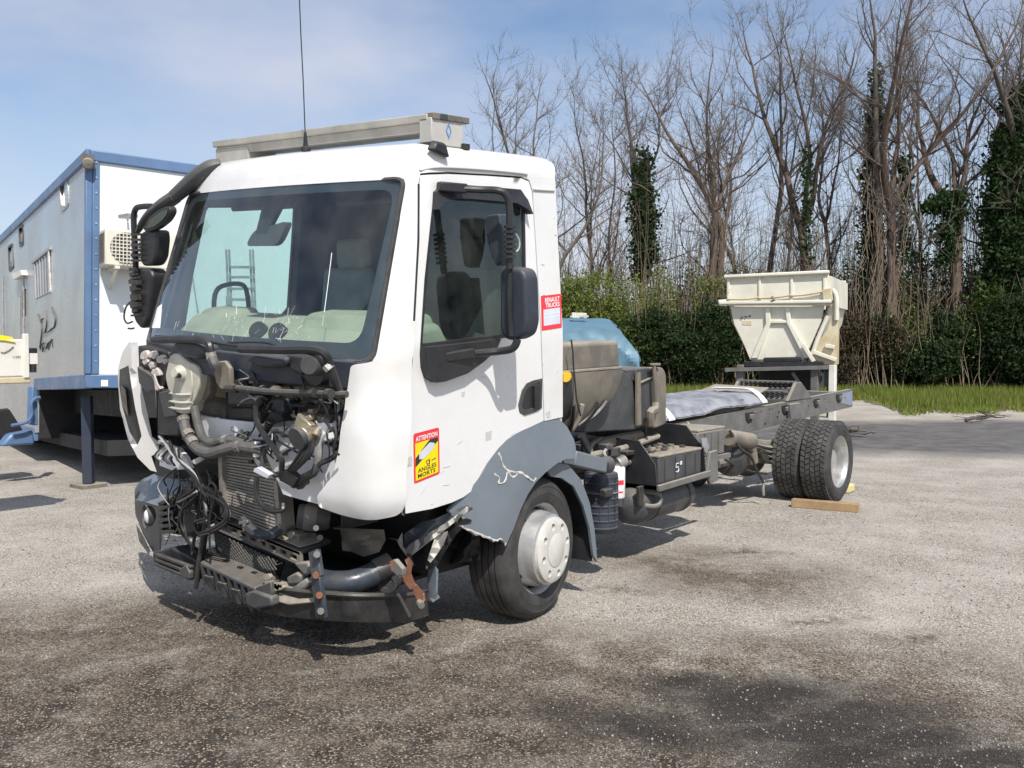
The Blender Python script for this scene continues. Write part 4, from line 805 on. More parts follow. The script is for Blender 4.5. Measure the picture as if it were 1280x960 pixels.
# torn wheel arch front, dark and frayed, and hanging bracket
for pts, y, m_ in (([(505,668),(527,652),(545,648),(585,630),(592,636),(560,655),(530,680),(512,698),(505,690)], .45, M_grey),([(528,690),(552,660),(575,645),(590,650),(570,668),(556,690),(545,710),(533,712)], .55, M_dgrey),([(540,712),(548,702),(575,660),(600,655),(600,700),(565,705)], .75, M_black)):
    MB().panel(pts, [], lambda u, v, o, y=y: tuple(G(u, v, y + .05*math.sin(u*.2+v*.13) + o)), 0, .03, 9).build('torn_arch_liner', m_, TR, bevel=.004)
for pts in ([(505,690),(512,680),(560,652),(584,633),(588,637),(562,658),(515,694)], [(545,668),(560,664),(555,680),(547,692),(538,704),(534,700)], [(484,672),(498,674),(503,665),(504,683),(512,692),(518,708),(512,700),(500,684),(496,676)]):
    MB().panel(pts, [], lambda u, v, o: tuple(G(u, v, .42 + .03*math.sin(u*.3) + o)), 0, .015, 9).build('frayed_edge', M_fray, TR, bevel=.003)
b = MB(); b.panel([(535,713),(540,703),(548,712),(547,742),(550,747),(541,753),(533,750)], [], lambda u, v, o: tuple(G(u, v, .5 + .04*abs(u-541)/8 + o)), 0, .02, 8); b.build('hanging_bracket', M_grey, TR, bevel=.004)

# ------------------------------------------------------------------ mirrors, roof bar, aerial
def outl(pts, y, rnd=0, cab=True): return [P2(a, b_, y, cab) for a, b_ in (rounded(pts, rnd, 4) if rnd else pts)]
b = MB(); b.prism(outl([(624,340),(632,333.5),(652,336),(657,347),(659,404),(655,419.5),(642,426.5),(629,424),(624,412)], .80, 6), (0,.12,0))
ML = b.build('mirror_housing', M_navy, TR, cab=True, bevel=.035, seg=4, angle=60)
MB().prism(outl([(632,345),(652,342),(654,412),(634,418)], .922), (0,.006,0)).build('mirror_pane', M_mirror, ML, cab=True)
MB().tube([P2(638,341,.795), P2(637,380,.79), P2(639,420,.795)], .016, 8, sub=4).build('housing_ridge', M_black, ML, cab=True)
b = MB(); b.prism(outl([(605,272),(611,268.5),(624,267),(627,293),(626,328),(620,333.5),(614,320),(608,300)], .84, 3), (0,.10,0)); b.build('upper_mirror', M_navy, TR, cab=True, bevel=.025, seg=3)
A3 = lambda px, py, x: PX(px, py, x, True)
b = MB(); b.tube([A3(549,233.5,1.05), A3(570,235.5,1.08), A3(600,237,1.16), A3(622,238,1.24), A3(632,243,1.27), A3(636.5,256,1.28), A3(637,285,1.28), A3(637,336,1.28)], .019, 10, sub=5); b.build('mirror_arm', M_black, TR, cab=True)
b = MB(); b.beam(A3(548,233,1.05), A3(582,236,1.10), .05, .05); b.build('arm_socket', M_black, TR, cab=True, bevel=.008)
b = MB(); b.tube([A3(566,444,1.11), A3(590,442,1.13), A3(618,439.5,1.19), A3(637,437,1.27), A3(644,432,1.30), A3(647,424,1.31)], .021, 10, sub=5); b.build('mirror_arm', M_black, TR, cab=True)
b = MB(); b.beam(A3(552,447,1.10), A3(590,441,1.135), .06, .055); b.build('arm_socket', M_black, TR, cab=True, bevel=.01)
for k in range(7): y0 = 282+k*6.2; MB().cyl(A3(637.5,y0,1.285), A3(637.5,y0+3.2,1.285), .034, n=10).build('arm_clamp', M_black, TR, cab=True)
b = MB(); b.tube([A3(641,288,1.30), A3(649,300,1.31), A3(648,312,1.31), A3(640,317,1.30)], .005, 5, sub=4); b.build('mirror_wire', M_wireg, TR, cab=True)
# far-side mirror: heavy bracket from the roof corner, kerb mirror, two heads with their bare backs
b = MB(); b.tube([C(276,205,.45), C(262,210,.40), C(247,221,.36), C(232,234,.32), C(218,246,.28)], [.045,.062,.066,.062,.055], 12, sub=4, flat=.8); AR = b.build('mirror_arm', M_dgrey, TR, cab=True)
b = MB(); b.tube([C(219,246,.28), C(206,255,.25), C(192,265,.22), C(180,277,.20), C(172,290,.19)], [.058,.06,.05,.035,.02], 12, sub=4, flat=.7); b.build('arm_end', M_dgrey, AR, cab=True)
MB().prism(outl([(178,287),(185,272),(199,261),(211,257),(213,265),(207,276),(196,285),(184,291)], .14, 4), (0,.05,0)).build('kerb_mirror', M_black, TR, cab=True, bevel=.01)
MB().prism(outl([(182,286),(187,275),(200,265),(209,261),(209,267),(203,275),(193,283)], .134, 3), (0,.004,0)).build('mirror_pane', mat('shaded_mirror', (.10,.12,.10), rough=.08, metal=.6), TR, cab=True)
b = MB(); b.tube([C(190,258,.2), C(180,258,.2), C(171,260,.2), C(167.5,268,.2), C(167.5,285,.2), C(169,310,.2), C(170,345,.2), C(171,385,.2)], .019, 9, sub=4); b.build('mirror_post', M_black, TR, cab=True)
b = MB(); b.prism(outl([(174,292),(180,288),(195,287),(196,300),(194,322),(189,332),(178,333),(174,325)], .16, 4), (0,.10,0)); b.build('upper_mirror', M_black, TR, cab=True, bevel=.02, seg=3)
b = MB(); b.prism(outl([(163,338),(170,335),(186,336),(190,345),(188,372),(184,400),(176,412),(169,404),(162,385)], .16, 4), (0,.12,0)); MR = b.build('mirror_housing', M_black, TR, cab=True, bevel=.02, seg=3)
for k in range(12):
    y0 = 338+k*5.2+random.uniform(-1.5,1.5); MB().beam(C(163+.3*k+random.uniform(-1,2),y0,.145), C(170+.2*k+random.uniform(0,5),y0+random.uniform(-2,2),.14), .03, random.uniform(.012,.03)).build('housing_rib', M_blackm, MR, cab=True)
for k in range(6): MB().beam(C(166,293+k*6.5,.15), C(175,293+k*6.5,.14), .03, .014).build('post_rib', M_blackm, TR, cab=True)
ctube('mirror_wire', [(162,378,.15),(157,385,.13),(155,397,.13),(159,404,.13),(166,402,.15)], .006, M_wire, 5)
ctube('dangling_wire', [(168,410,.15),(164,411,.13),(160,410.5,.12)], .006, M_wire, 5)
b = MB()                                                        # roof bar: alu channel across, end boxes with dark strip
b.prism([(-.98,.56,2.965),(-.98,.56,3.005),(-.98,.82,3.005),(-.98,.82,2.965)], (1.90,0,0)); BARO = b.build('roof_bar', M_bar, TR, cab=True, bevel=.006)
MB().prism([(-.96,.585,2.915),(-.96,.575,2.966),(-.96,.80,2.966),(-.96,.79,2.915)], (1.86,0,0)).build('bar_lower_rail', M_bar, BARO, cab=True, bevel=.006)
MB().box((.905,.685,2.915), (.09,.25,.14)).build('bar_end_box', mat('end_box_grey', (.50,.49,.46), (.42,.41,.38), rough=.5, scale=6), BARO, cab=True, bevel=.006)
MB().box((-.80,.685,2.90), (.34,.22,.11)).build('bar_end_box', M_bar, BARO, cab=True, bevel=.006)
for k in range(5): MB().box((.93,.56+.032+.058*k,2.992), (.06,.056,.034)).build('bar_strip', M_dusty if k != 1 else M_dgrey, BARO, cab=True, bevel=.004)
lg = MB(); ro = [(.69+.022*math.sin(t)*1.0, 2.925+.042*math.cos(t)) for t in (0, math.pi/2, math.pi, 3*math.pi/2)]; ri = [(.69+.015*math.sin(t), 2.925+.029*math.cos(t)) for t in (0, math.pi/2, math.pi, 3*math.pi/2)]
lg.panel(ro, [ri], lambda u, v, o: (.951+o, u, v), 0, .002, .2); lg.build('diamond_emblem', M_blueink, BARO, cab=True)
for px_, py_ in ((534,182),(575,184)): MB().box(A3(px_,py_,.92), (.10,.05,.03)).build('bar_foot', M_blackm, BARO, cab=True)
b = MB(); b.tube([C(382,186,.50), C(381.5,165,.50)], [.016,.007], 8); b.tube([C(381.5,167,.5), C(379,100,.5), C(376,40,.5), C(372,-60,.5)], .0035, 5); b.build('aerial', M_black, TR, cab=True)
MB().lathe(C(382,187,.5), (0,0,1), [(.03,-.01),(.028,.01),(.015,.02)], 12).build('aerial_base', M_black, TR, cab=True)
b = MB(); c0 = A3(542,189,1.0); b.add([c0 + np.array([u*.05+.01, v, w]) for u, v, w in ((0,-.07,0),(0,.09,-.03),(0,.06,.05),(0,-.03,.055),(.8,-.04,0),(.8,.07,-.03),(.7,.05,.035),(.7,-.02,.04))], [(0,3,2,1),(4,5,6,7),(0,1,5,4),(1,2,6,5),(2,3,7,6),(3,0,4,7)])
b.build('marker_lamp', M_black, TR, cab=True, bevel=.01)

# ------------------------------------------------------------------ wheels
def add_wheel(c, out, style, tw=.265):
    """c: centre of the outer tyre face; out: +1 when the face looks to the truck's left"""
    c = np.array(c, float); ax = (out, 0, 0); R = .431
    b = MB()
    if style == 'front':
        prof = [(.278,0),(.262,-.02),(.250,-.05),(.246,-.09),(.240,-.09),(.235,-.06),(.226,.02),(.214,.065),(.20,.072),(.0,.072)]
    else: prof = [(.278,.0),(.266,-.012),(.255,-.03),(.248,-.05),(.246,-.17),(.225,-.185),(.15,-.175),(.135,-.16),(.125,-.09),(.11,-.07),(0,-.065)]
    prof = prof + [(0,-tw+.05),(.24,-tw+.04),(.276,-tw+.005)]
    b.lathe(c, ax, [(r, o) for r, o in prof], 56, closed=True); wh = b.build('wheel', M_rim, TR, angle=30)
    t = MB(); side_ = [(.268,-.02),(.282,.004),(.30,.012),(.335,.017),(.338,.0195),(.342,.018),(.375,.014),(.380,.017),(.386,.015),(.405,.003),(.417,-.012)]
    if style == 'front':
        tread = [(.424,-.02),(.4275,-.03)]; 
        for g_ in (.065,.108,.151,.194): tread += [(R,-g_+.014),(R,-g_+.005),(R-.013,-g_+.003),(R-.013,-g_-.003),(R,-g_-.005),(R,-g_-.014)]
        tread += [(.4275,-tw+.03),(.424,-tw+.02)]
    else: tread = [(.420,-.018),(.421,-tw/2),(.420,-tw+.018)]
    back = [(.417,-tw+.012),(.39,-tw-.006),(.335,-tw-.012),(.282,-tw),(.268,-tw+.02)]
    t.lathe(c, ax, side_ + tread + back, 72, closed=True); t.build('tyre', M_rubber, wh, angle=28)
    if style != 'front':                                        # lugs of the drive tyre
        lu = MB(); nb = 46
        for k in range(nb):
            for j, w_ in enumerate((-.012,-.065,-.118,-.171,-.224)):
                a = 2*math.pi*(k + (.5 if j % 2 else 0) + .12*math.sin(j*2.1))/nb; da = math.pi/nb*.80; sk_ = .010*(-1)**j; o0, o1 = w_-.004, w_-.045; P = []
                for rr in (.418, .4325):
                    for oo, s_ in ((o0, sk_), (o1, -sk_)):
                        for q_ in (a-da+s_*2, a+da+s_*2): P.append(c + np.array([out*oo, math.cos(q_)*rr, math.sin(q_)*rr]))
                lu.add(P, [(0,1,3,2),(4,6,7,5),(0,4,5,1),(2,3,7,6),(0,2,6,4),(1,5,7,3)])
        tag(lu.build('tread_lug', M_tread, wh, smooth=False), kind='stuff')
    if style == 'front':
        cap = MB(); n_ = 8; hol = [circle(.150*math.cos(2*math.pi*(k+.3)/n_), .150*math.sin(2*math.pi*(k+.3)/n_), .022, 14) for k in range(n_)]
        cap.panel(circle(0,0,.196,48), hol, lambda u, v, o: tuple(c + np.array([out*(o - .012*max(0,(math.hypot(u,v)-.16)/.036)**2), u, v])), .085, .105, .03)
        cap.lathe(c, ax, [(.196,.093),(.199,.082),(.199,.066)], 48); hc = cap.build('hub_cover', M_hub, wh, angle=40)
        b2 = MB(); b2.lathe(c, ax, [(.098,.1055),(.102,.108),(.096,.1115),(0,.1115)], 40); b2.build('cover_boss', M_hub, wh)
        for u, v in [(.150*math.cos(2*math.pi*(k+.3)/n_), .150*math.sin(2*math.pi*(k+.3)/n_)) for k in range(n_)]:
            MB().cyl(c + (out*.070,u,v), c + (out*.093,u,v), .014, n=6).build('wheel_nut', M_alu, wh)
        for k in range(8):
            a = 2*math.pi*(k+.8)/8; p = c + np.array([out*-.045, .236*math.cos(a), .236*math.sin(a)]); b3 = MB(); b3.lathe(p, (out*.5, .8*math.cos(a), .8*math.sin(a)), [(.021,-.02),(.020,.006),(.0,.007)], 12); b3.build('hand_hole', M_tdark, wh)
    else:
        for k in range(8):
            a = 2*math.pi*(k+.3)/8; MB().cyl(c + (out*-.178,.185*math.cos(a),.185*math.sin(a)), c + (out*-.150,.185*math.cos(a),.185*math.sin(a)), .016, n=6).build('wheel_nut', M_alu, wh)
    if style == 'front':                                        # wheels turned a few degrees
        p = Vector(c) - Vector((out*.13, 0, 0)) - root_offset(TR); M_ = Matrix.Translation(p) @ Matrix.Rotation(rad(6.5), 4, 'Z') @ Matrix.Translation(-p)
        for o in [wh] + list(wh.children): o.data.transform(M_)
    return wh
ZC = .431; WB_Y = 1.3 + 5.354
add_wheel((1.09,1.3,ZC), 1, 'front'); add_wheel((-1.09,1.3,ZC), -1, 'front')
add_wheel((1.11,WB_Y,ZC), 1, 'rear'); add_wheel((.80,WB_Y,ZC), 1, 'rear'); add_wheel((-1.11,WB_Y,ZC), -1, 'rear'); add_wheel((-.80,WB_Y,ZC), -1, 'rear')
MB().cyl((-.85,1.3,.42), (.85,1.3,.42), .07).build('front_axle', M_tdark, TR)
b = MB(); b.cyl((-.6,WB_Y,ZC), (.6,WB_Y,ZC), .085); b.lathe((0.05,WB_Y-.02,ZC), (0,-1,0), [(0,-.24),(.2,-.16),(.25,0),(.20,.16),(.10,.27),(.08,.34),(0,.34)], 24); b.build('rear_axle', M_frame, TR, angle=50)
MB().cyl((0.05,2.2,.62), (0.05,WB_Y-.35,.46), .05).build('drive_shaft', M_tdark, TR)

# ------------------------------------------------------------------ front wheel arches and mud flap
FX = 1.135
fo = [(573,640),(583,622),(594,611),(603,598),(613,579),(626,561),(641,545),(660,535),(680,527.5),(700,521.5),(711,533),(718,549),(719,560),(716,573),(704,573),(690,579),(676,590),(664,602),(654,617),(645,636),(636,660),(627,680),(619,673),(612,677),(604,668),(596,670),(588,661),(581,659),(579,648)]
fo = [tuple(PX(a, b_, FX)[1:]) for a, b_ in fo]
def fmap(y, z, o): r_ = math.hypot(y-1.3, z-.43); return (FX - .10*max(0, min(1, (r_-.52)/.28))**2*0 - .07*max(0, (.80-y)/.35)**2 - .02 + .055*max(0, min(1, (.80-r_)/.28)) + o, y, z)
FD = MB().panel(fo, [], fmap, -.02, 0, .05).build('front_mudguard', M_grey, TR, bevel=.008, seg=3, angle=60)
b = MB(); ys = [PX(a, b_, FX)[1:] for a, b_ in [(627,680),(636,660),(645,636),(654,617),(664,602),(676,590),(690,579),(704,573),(716,573)]]
b.sheet([[ (FX, y, z) for y, z in ys], [(.72, y, z) for y, z in ys]]); b.sheet([[ (FX-.02, y+.02*(1 if y > 1.2 else -1), z+.02) for y, z in ys], [(.72, y, z+.02) for y, z in ys]]); b.build('arch_tunnel', M_black, TR)
def jag(line, w_, name, n_=3):
    w_ *= .5
    P = spline([np.array([*PX(a, c_, FX)[1:], 0]) for a, c_ in line], n_); b = MB(); rows = [[], [], []]
    for k, p in enumerate(P):
        d = P[min(k+1,len(P)-1)] - P[max(k-1,0)]; d /= np.linalg.norm(d)+1e-9; nn = np.array([-d[1], d[0], 0]); j1, j2 = random.uniform(.15,1.5)*w_, random.uniform(.15,1.5)*w_; m_ = random.uniform(-.5,.5)*w_
        for r_, q_, o in zip(rows, (p+nn*j1, p+nn*m_, p-nn*j2), (.002, .002+random.uniform(.001,.006), .002)): r_.append(fmap(q_[0], q_[1], o))
    b.sheet(rows); return b.build(name, M_fray, FD, smooth=False)
for line, w_ in (([(625,566),(627,572),(629,582),(633,588),(640,590),(648,591),(655,597),(660,601),(664,597)], .013), ([(618,592),(623,598),(621,604),(628,602),(632,590)], .010), ([(633,588),(637,596),(643,592)], .010), ([(579,648),(584,659),(592,663),(600,668),(608,672),(614,675),(620,673),(626,680)], .013)): jag(line, w_, 'torn_edge')
mg = [(686,586),(700,579),(713,581),(727,600),(736,628),(741,660),(743,684),(744,702),(740,694),(736,660),(729,632),(719,608),(706,598),(692,596)]
mgp = [tuple(PX(a, b_, 1.12)[1:]) for a, b_ in mg]
MB().panel(mgp, [], lambda y, z, o: (1.10 + .05*max(0, min(1, 2.2*(y-1.55))) + o, y, z), -.018, 0, .05).build('rear_mudguard', M_grey, TR, bevel=.006)
b = MB(); b.sheet([[(1.08, y+dy, z) for y, z in mgp[2:8]] for dy in (0,)] + [[(.66, y+.02, z) for y, z in mgp[2:8]]]); b.sheet([[(1.08, y+.02, z-.01) for y, z in mgp[2:8]], [(.66, y+.04, z-.01) for y, z in mgp[2:8]]]); b.build('mudguard_tunnel', M_black, TR)
fl = MB(); zt, zb_ = .50, .255; yf = PX(738,722,1.10)[1]
fl.sheet([[(x, yf-.005 + .015*math.sin(x*24)*.4, z) for x in np.linspace(1.10,.70,20)] for z in (zt, .40, .32, zb_)]); fl.sheet([[(x, yf+.015 + .015*math.sin(x*24)*.4, z) for x in np.linspace(1.10,.70,20)] for z in (zt, .40, .32, zb_)]); fl.build('mud_flap', M_black, TR)

# ------------------------------------------------------------------ chassis rails
def railz(y): return .845 + .0262*y
RT = [(y, railz(y)) for y in (.3, 3.0, 5.0, 6.5, 9.15)]
for sx in (1, -1):
    b = MB(); y0, y1 = .3, 9.15; x = .43*sx; h_ = .225
    web = [(x, y0, railz(y0)), (x, y1, railz(y1)), (x, y1, railz(y1)-h_), (x, 4.6, railz(4.6)-h_-.01), (x, y0, railz(y0)-h_)]
    b.prism(web, (-.008*sx, 0, 0))
    for dz in (0, -h_): b.prism([(x, y0, railz(y0)+dz), (x-.075*sx, y0, railz(y0)+dz), (x-.075*sx, y1, railz(y1)+dz), (x, y1, railz(y1)+dz)], (0, 0, -.008))
    R_ = b.build('chassis_rail', M_frame, TR, bevel=.003)
    for k in range(46 if sx > 0 else 0):
        y = random.uniform(3.2, 9.0); z = railz(y) - random.choice([.04,.09,.14,.185]); MB().cyl((x-.004, y, z), (x+.010*random.choice([.25,1]), y, z), .011, n=6).build('rail_bolt', random.choice([M_frame, M_tdark, M_rust]), R_)
for y in (.5, 2.4, 4.0, 5.6, 7.6, 9.1): MB().beam((-.42,y,railz(y)-.11), (.42,y,railz(y)-.11), .10, .15).build('cross_member', M_frame, TR, bevel=.006)
for px_, py_ in ((937,541),(982,517),(1021,505),(1049,499)):
    p = PX(px_, py_, .44); y, z = p[1:]
    b = MB(); b.prism([(.43,y-.10,railz(y)-.03),(.43,y+.10,railz(y)-.03),(.43,y+.06,railz(y)-.12),(.43,y-.02,railz(y)-.14),(.43,y-.08,railz(y)-.10)], (.012,0,0)); b.build('body_bracket', M_tdark, TR, bevel=.004)
    MB().box((.45,y+.02,railz(y)-.075), (.03,.07,.05)).build('bracket_block', M_frame, TR, bevel=.006)
p = PX(992,520,.45)[1]; b = MB()                                 # rear spring hanger
b.prism([(.44,p-.20,railz(p)-.02),(.44,p+.10,railz(p)-.02),(.44,p+.14,railz(p)-.16),(.44,p+.30,railz(p)-.27),(.44,p+.26,railz(p)-.33),(.44,p+.10,railz(p)-.26),(.44,p-.16,railz(p)-.25)], (.05,0,0)); b.build('spring_hanger', M_frame, TR, bevel=.01)
MB().cyl((.50,p+.22,railz(p)-.29), (.40,p+.22,railz(p)-.29), .035).build('spring_pin', M_tdark, TR)
for sx in (1,-1):
    for k in range(4): MB().tube([(.50*sx,5.75-.0*k+.1*k,.66-.045*k), (.50*sx,6.2,.58-.05*k), (.50*sx,WB_Y,.56-.05*k), (.50*sx,7.2,.6-.05*k), (.50*sx,7.75-.1*k,.68-.045*k)], .045, 4, sub=3, flat=.45).build('spring_leaf', M_frame, TR, angle=20)
b = MB(); b.panel([(9.0,railz(9)-.20),(9.12,railz(9.1)-.2),(9.12,railz(9.1)-.02),(8.75,railz(8.8)-.03),(8.7,railz(8.7)-.15)], [], lambda y, z, o: (.432+o, y, z), 0, .003, .1); b.build('blue_paint_patch', mat('flaking_blue', (.20,.25,.40), (.22,.22,.22), rough=.7, scale=12, lo=.42, hi=.55), TR)
sp = PX(926,548,.47); b = MB(); b.cyl(sp + (0,-.30,.03), sp + (0,.25,-.05), .085, n=16); b.cyl(sp + (0,.22,-.05), sp + (0,.30,-.28), .06, n=12); b.build('suspension_unit', M_dusty, TR, bevel=.01)
for pts in ([(912,538,.50),(925,560,.55),(938,570,.56),(948,592,.56),(955,604,.56)], [(912,545,.48),(935,562,.5),(955,566,.5),(985,560,.5)], [(906,574,.48),(925,585,.46),(942,590,.45),(958,592,.45)]):
    MB().tube([PX(a, b_, x) for a, b_, x in pts], .014, 6, sub=5).build('brake_hose', M_blackm, TR)
MB().tube([PX(955,600,.56), PX(954,612,.56), PX(954.5,619,.56)], .016, 6).build('cable_end', M_alu, TR)
for pts in ([(905,560,.40),(930,552,.42),(958,556,.42),(972,552,.42)], [(895,580,.38),(930,572,.40),(968,575,.40)]): MB().tube([PX(a, b_, x) for a, b_, x in pts], .05, 8, sub=3).build('torsion_bar', M_frame, TR)
MB().lathe(PX(914,575,.40), (.5,-1,0), [(0,-.1),(.14,-.08),(.17,0),(.15,.09),(0,.12)], 20).build('brake_chamber', M_blackm, TR)

# ------------------------------------------------------------------ units hung behind the cab
# dusty half round mudguard stored on end, with its wrapped lower flank
c0 = PX(712,470,.62)
mgo = [(703,427),(773,424),(776,430),(778,461),(774,487),(765,508),(748,525),(722,541),(712,540),(702,530)]
yb = lambda px_, py_, x=.86: tuple(PX(px_, py_, x))
b = MB(); b.prism([PX(a, b_, .88) for a, b_ in [(701,429),(774,425.5),(776,461),(701,467)]], (-.34,0,0)); SG = b.build('stored_mudguard', M_dusty, TR, bevel=.03, seg=3)
rows = []
arc = [(706,467),(705,490),(702,512),(706,530),(722,541)]
p1 = [PX(a, b_, .90) for a, b_ in spline([(703,466,0),(703,490,0),(705,512,0),(711,530,0),(722,541,0)], 4)[:] for a, b_ in [(a, b_)]] if False else None
L0 = [np.array(p) for p in spline([PX(a, b_, .93) for a, b_ in ((703,467),(704,487),(708,508),(716,528),(724,541))], 4)]
L1 = [np.array(p) for p in spline([PX(a, b_, .93) for a, b_ in ((778,461),(776,480),(769,500),(757,517),(738,533))], 4)]
b = MB(); rows = []
for t in np.linspace(0, 1, 7): rows.append([lerp(a, c_, t) + np.array([.03*math.sin(math.pi*t) - .13*(k/(len(L0)-1))**1.8, 0, 0]) for k, (a, c_) in enumerate(zip(L0, L1))])
b.sheet(rows); b.sheet([[p + np.array([-.04,0,0]) for p in r_] for r_ in rows]); b.build('mudguard_flank', M_dusty, SG, angle=50)
b = MB(); b.prism([PX(703,467,.93), PX(778,461,.93), PX(778,461,.60), PX(703,467,.60)], (0,0,.02)); b.build('mudguard_shelf', M_dust, SG, bevel=.004)
for t in (.14,.30,.62,.80):
    P = [r_ for r_ in [lerp(a, c_, t) + np.array([.04 - .13*(k/(len(L0)-1))**1.8, 0, 0]) for k, (a, c_) in enumerate(zip(L0, L1))]][8:]; MB().tube(P, .012 if t in (.14,.62) else .018, 6).build('flank_strap', M_black if t != .3 else M_dust, SG)
MB().cyl(PX(707,471,.97), PX(709,471,.90), .035, n=12).build('yellow_plug', M_amber, TR)
MB().panel([tuple(PX(a, b_, .94)[1:]) for a, b_ in ((700,468),(712,468),(713,490),(718,512),(726,535),(722,541),(710,530),(703,512))], [], lambda y, z, o: (.945 - .25*max(0,(1.35-z)/.35)**1.5 + o, y, z), -.02, .012, .06).build('black_edging', M_black, SG)
MB().tube([PX(a, b_, .96) for a, b_ in ((714,425),(716,440),(717,460),(719,480),(721,500),(726,520))], .006, 5, sub=3).build('flank_seam', M_black, SG)
# dark box beside it, with flap, strap and rounded end
b = MB(); P = [PX(a, b_, .74) for a, b_ in ((730,541),(748,475),(779,463),(795,476),(795,537))]; b.prism(P, (-.25,0,0))
b.build('tool_box', M_dgrey, TR, bevel=.012)
b = MB(); P = [PX(a, b_, .74) for a, b_ in ((780,462),(816,459),(818,525),(794,537),(790,478))]; b.prism(P, (-.30,0,0)); TB2 = b.build('tool_box', M_dgrey, TR, bevel=.012)
MB().prism([PX(a, b_, .75) for a, b_ in ((797,478),(816,470),(816,471.5),(797,480))], (.012,0,0)).build('box_seam', M_dust, TB2)
MB().prism([PX(a, b_, .755) for a, b_ in ((794,465),(798,465),(799,530),(794,532))], (.02,0,0)).build('box_strap', M_dusty, TB2)
b = MB(); P = [PX(a, b_, .78) for a, b_ in rounded([(816,459),(829,459),(833,468),(833,530),(818,536),(813,522),(822,508),(821,470)], 4, 3)]; b.prism(P, (-.36,0,0)); b.build('box_end', M_dusty, TB2, bevel=.03, seg=3)
b = MB(); b.beam(PX(817.5,455,.80), PX(819.5,506,.80), .03, .02, (1,0,0)); b.beam(PX(814,455.5,.80), PX(824,455.5,.80), .03, .02); b.build('box_latch', M_dusty, TB2, bevel=.004)
MB().tube([PX(820,505,.81), PX(819,512,.82), PX(813,516,.82), PX(813,530,.8)], .035, 8, sub=3).build('box_pipe', M_dusty, TB2)
# battery tray, batteries, second box, air tanks
def sideplate(name, pts, x, th, m, parent=TR, bevel=.006, rnd=0): return MB().prism([PX(a, b_, x) for a, b_ in (rounded(pts, rnd, 3) if rnd else pts)], (th, 0, 0)).build(name, m, parent, bevel=bevel)
b0, b1 = PX(823,607,1.0), PX(876,594,1.0)
yb0, yb1, zb0, zb1 = b0[1], b1[1], PX(826,605,1.0)[2], PX(826,571,1.0)[2]
BT = MB().box((.80,(yb0+yb1)/2,(zb0+zb1)/2), (.40,yb1-yb0,zb1-zb0)).build('battery', M_dgrey, TR, bevel=.008)
MB().box((.80,(yb0+yb1)/2,zb1+.004), (.41,yb1-yb0+.01,.02)).build('battery_lid', M_dust, BT, bevel=.006)
for i in range(6):
    for j in range(3):
        p = (.68+.10*j, yb0+.10+(yb1-yb0-.2)*i/5, zb1+.012); MB().cyl(p, (p[0],p[1],p[2]+.022), .026, n=10).build('battery_cap', random.choice([M_dust, M_dusty, M_dgrey]), BT)
for k in range(4): y = yb0 + (yb1-yb0)*(k+.6)/4.2; MB().box((1.002,y,(zb0+zb1)/2), (.008,.012,zb1-zb0-.04)).build('battery_rib', M_dgrey, BT)
def mark(pts, yy, zz): return MB().tube([(1.009, yy+u*.028, zz+v*.034) for u, v in pts], .0035, 4).build('chalk_mark', M_paper, BT)
ym, zm = yb0+(yb1-yb0)*.40, (zb0+zb1)/2-.005
mark([(1,1),(-.6,1),(-.7,.1),(.5,.2),(.9,-.5),(.2,-1),(-.8,-.8)], ym, zm); mark([(-.3,-.3),(-.3,.5),(-.2,.3),(.3,.5),(.4,-.3)], ym+.062, zm+.028); mark([(.1,-.6),(.2,-.9)], ym+.02, zm+.01)
tp = lambda px_, py_: PX(px_, py_, 1.0)
P0 = [PX(a, b_, .98) for a, b_ in ((768,560),(812,565),(823,608),(770,602))]
b = MB(); y_ = yb0-.05; b.prism([(1.02,y_,zb0-.05),(.44,y_,zb0-.05),(.44,y_,zb1+.14),(.86,y_,zb1+.12),(1.0,y_,zb1-.05)], (0,.012,0)); b.build('battery_tray_side', M_black, TR, bevel=.004)
b = MB(); y_ = yb1+.05; b.prism([(1.02,y_,zb0-.02),(.44,y_,zb0-.02),(.44,y_,zb1+.20),(.84,y_,zb1+.18),(1.0,y_,zb1)], (0,.012,0)); b.build('battery_tray_side', M_black, TR, bevel=.004)
for k in range(10): MB().cyl((random.uniform(.6,.98), yb0-.055, random.uniform(zb0,zb1)), (random.uniform(.6,.98), yb0-.056, random.uniform(zb0,zb1)), .004, n=4).build('tray_scratch', M_alu, TR) if False else None
MB().cyl((.78,yb0-.06,zb0+.16), (.78,yb0-.085,zb0+.16), .022, n=8).build('tray_bolt', M_alu, TR)
b = MB(); b.beam((1.03,yb0-.06,zb0-.02), (1.03,yb1+.10,zb0-.0), .03, .05); b.build('tray_rail', M_frame, TR, bevel=.006)
b = MB(); b.box((.72,(yb0+yb1)/2,zb0-.02), (.58,yb1-yb0+.1,.03)); b.build('battery_tray', M_blackm, TR)
b = MB(); b.box((.46,(yb0+yb1)/2,(zb0+zb1)/2+.1), (.02,yb1-yb0+.3,zb1-zb0+.2)); b.build('tray_back', M_tdark, TR)
sideplate('tray_bracket', [(884,565),(893,562),(894,600),(884,605),(880,590)], 1.0, .03, M_frame)
sideplate('paper_tag', [(875,548),(882,547),(885,558),(882,568),(877,560)], .98, .01, M_whitet, bevel=0)
c1 = PX(870,535,.86); ya, yb_ = PX(872,575,.86)[1], PX(906,568,.86)[1]; zt = PX(872,540,.86)[2]; zbt = PX(872,575,.86)[2]
SB2 = MB().box((.66,(ya+yb_)/2,(zt+zbt)/2), (.40,yb_-ya,zt-zbt)).build('grey_reservoir_box', M_frame, TR, bevel=.02)
MB().box((.66,(ya+yb_)/2,zt+.006), (.40,yb_-ya,.02)).build('box_top_dirt', M_dust, SB2, bevel=.006)
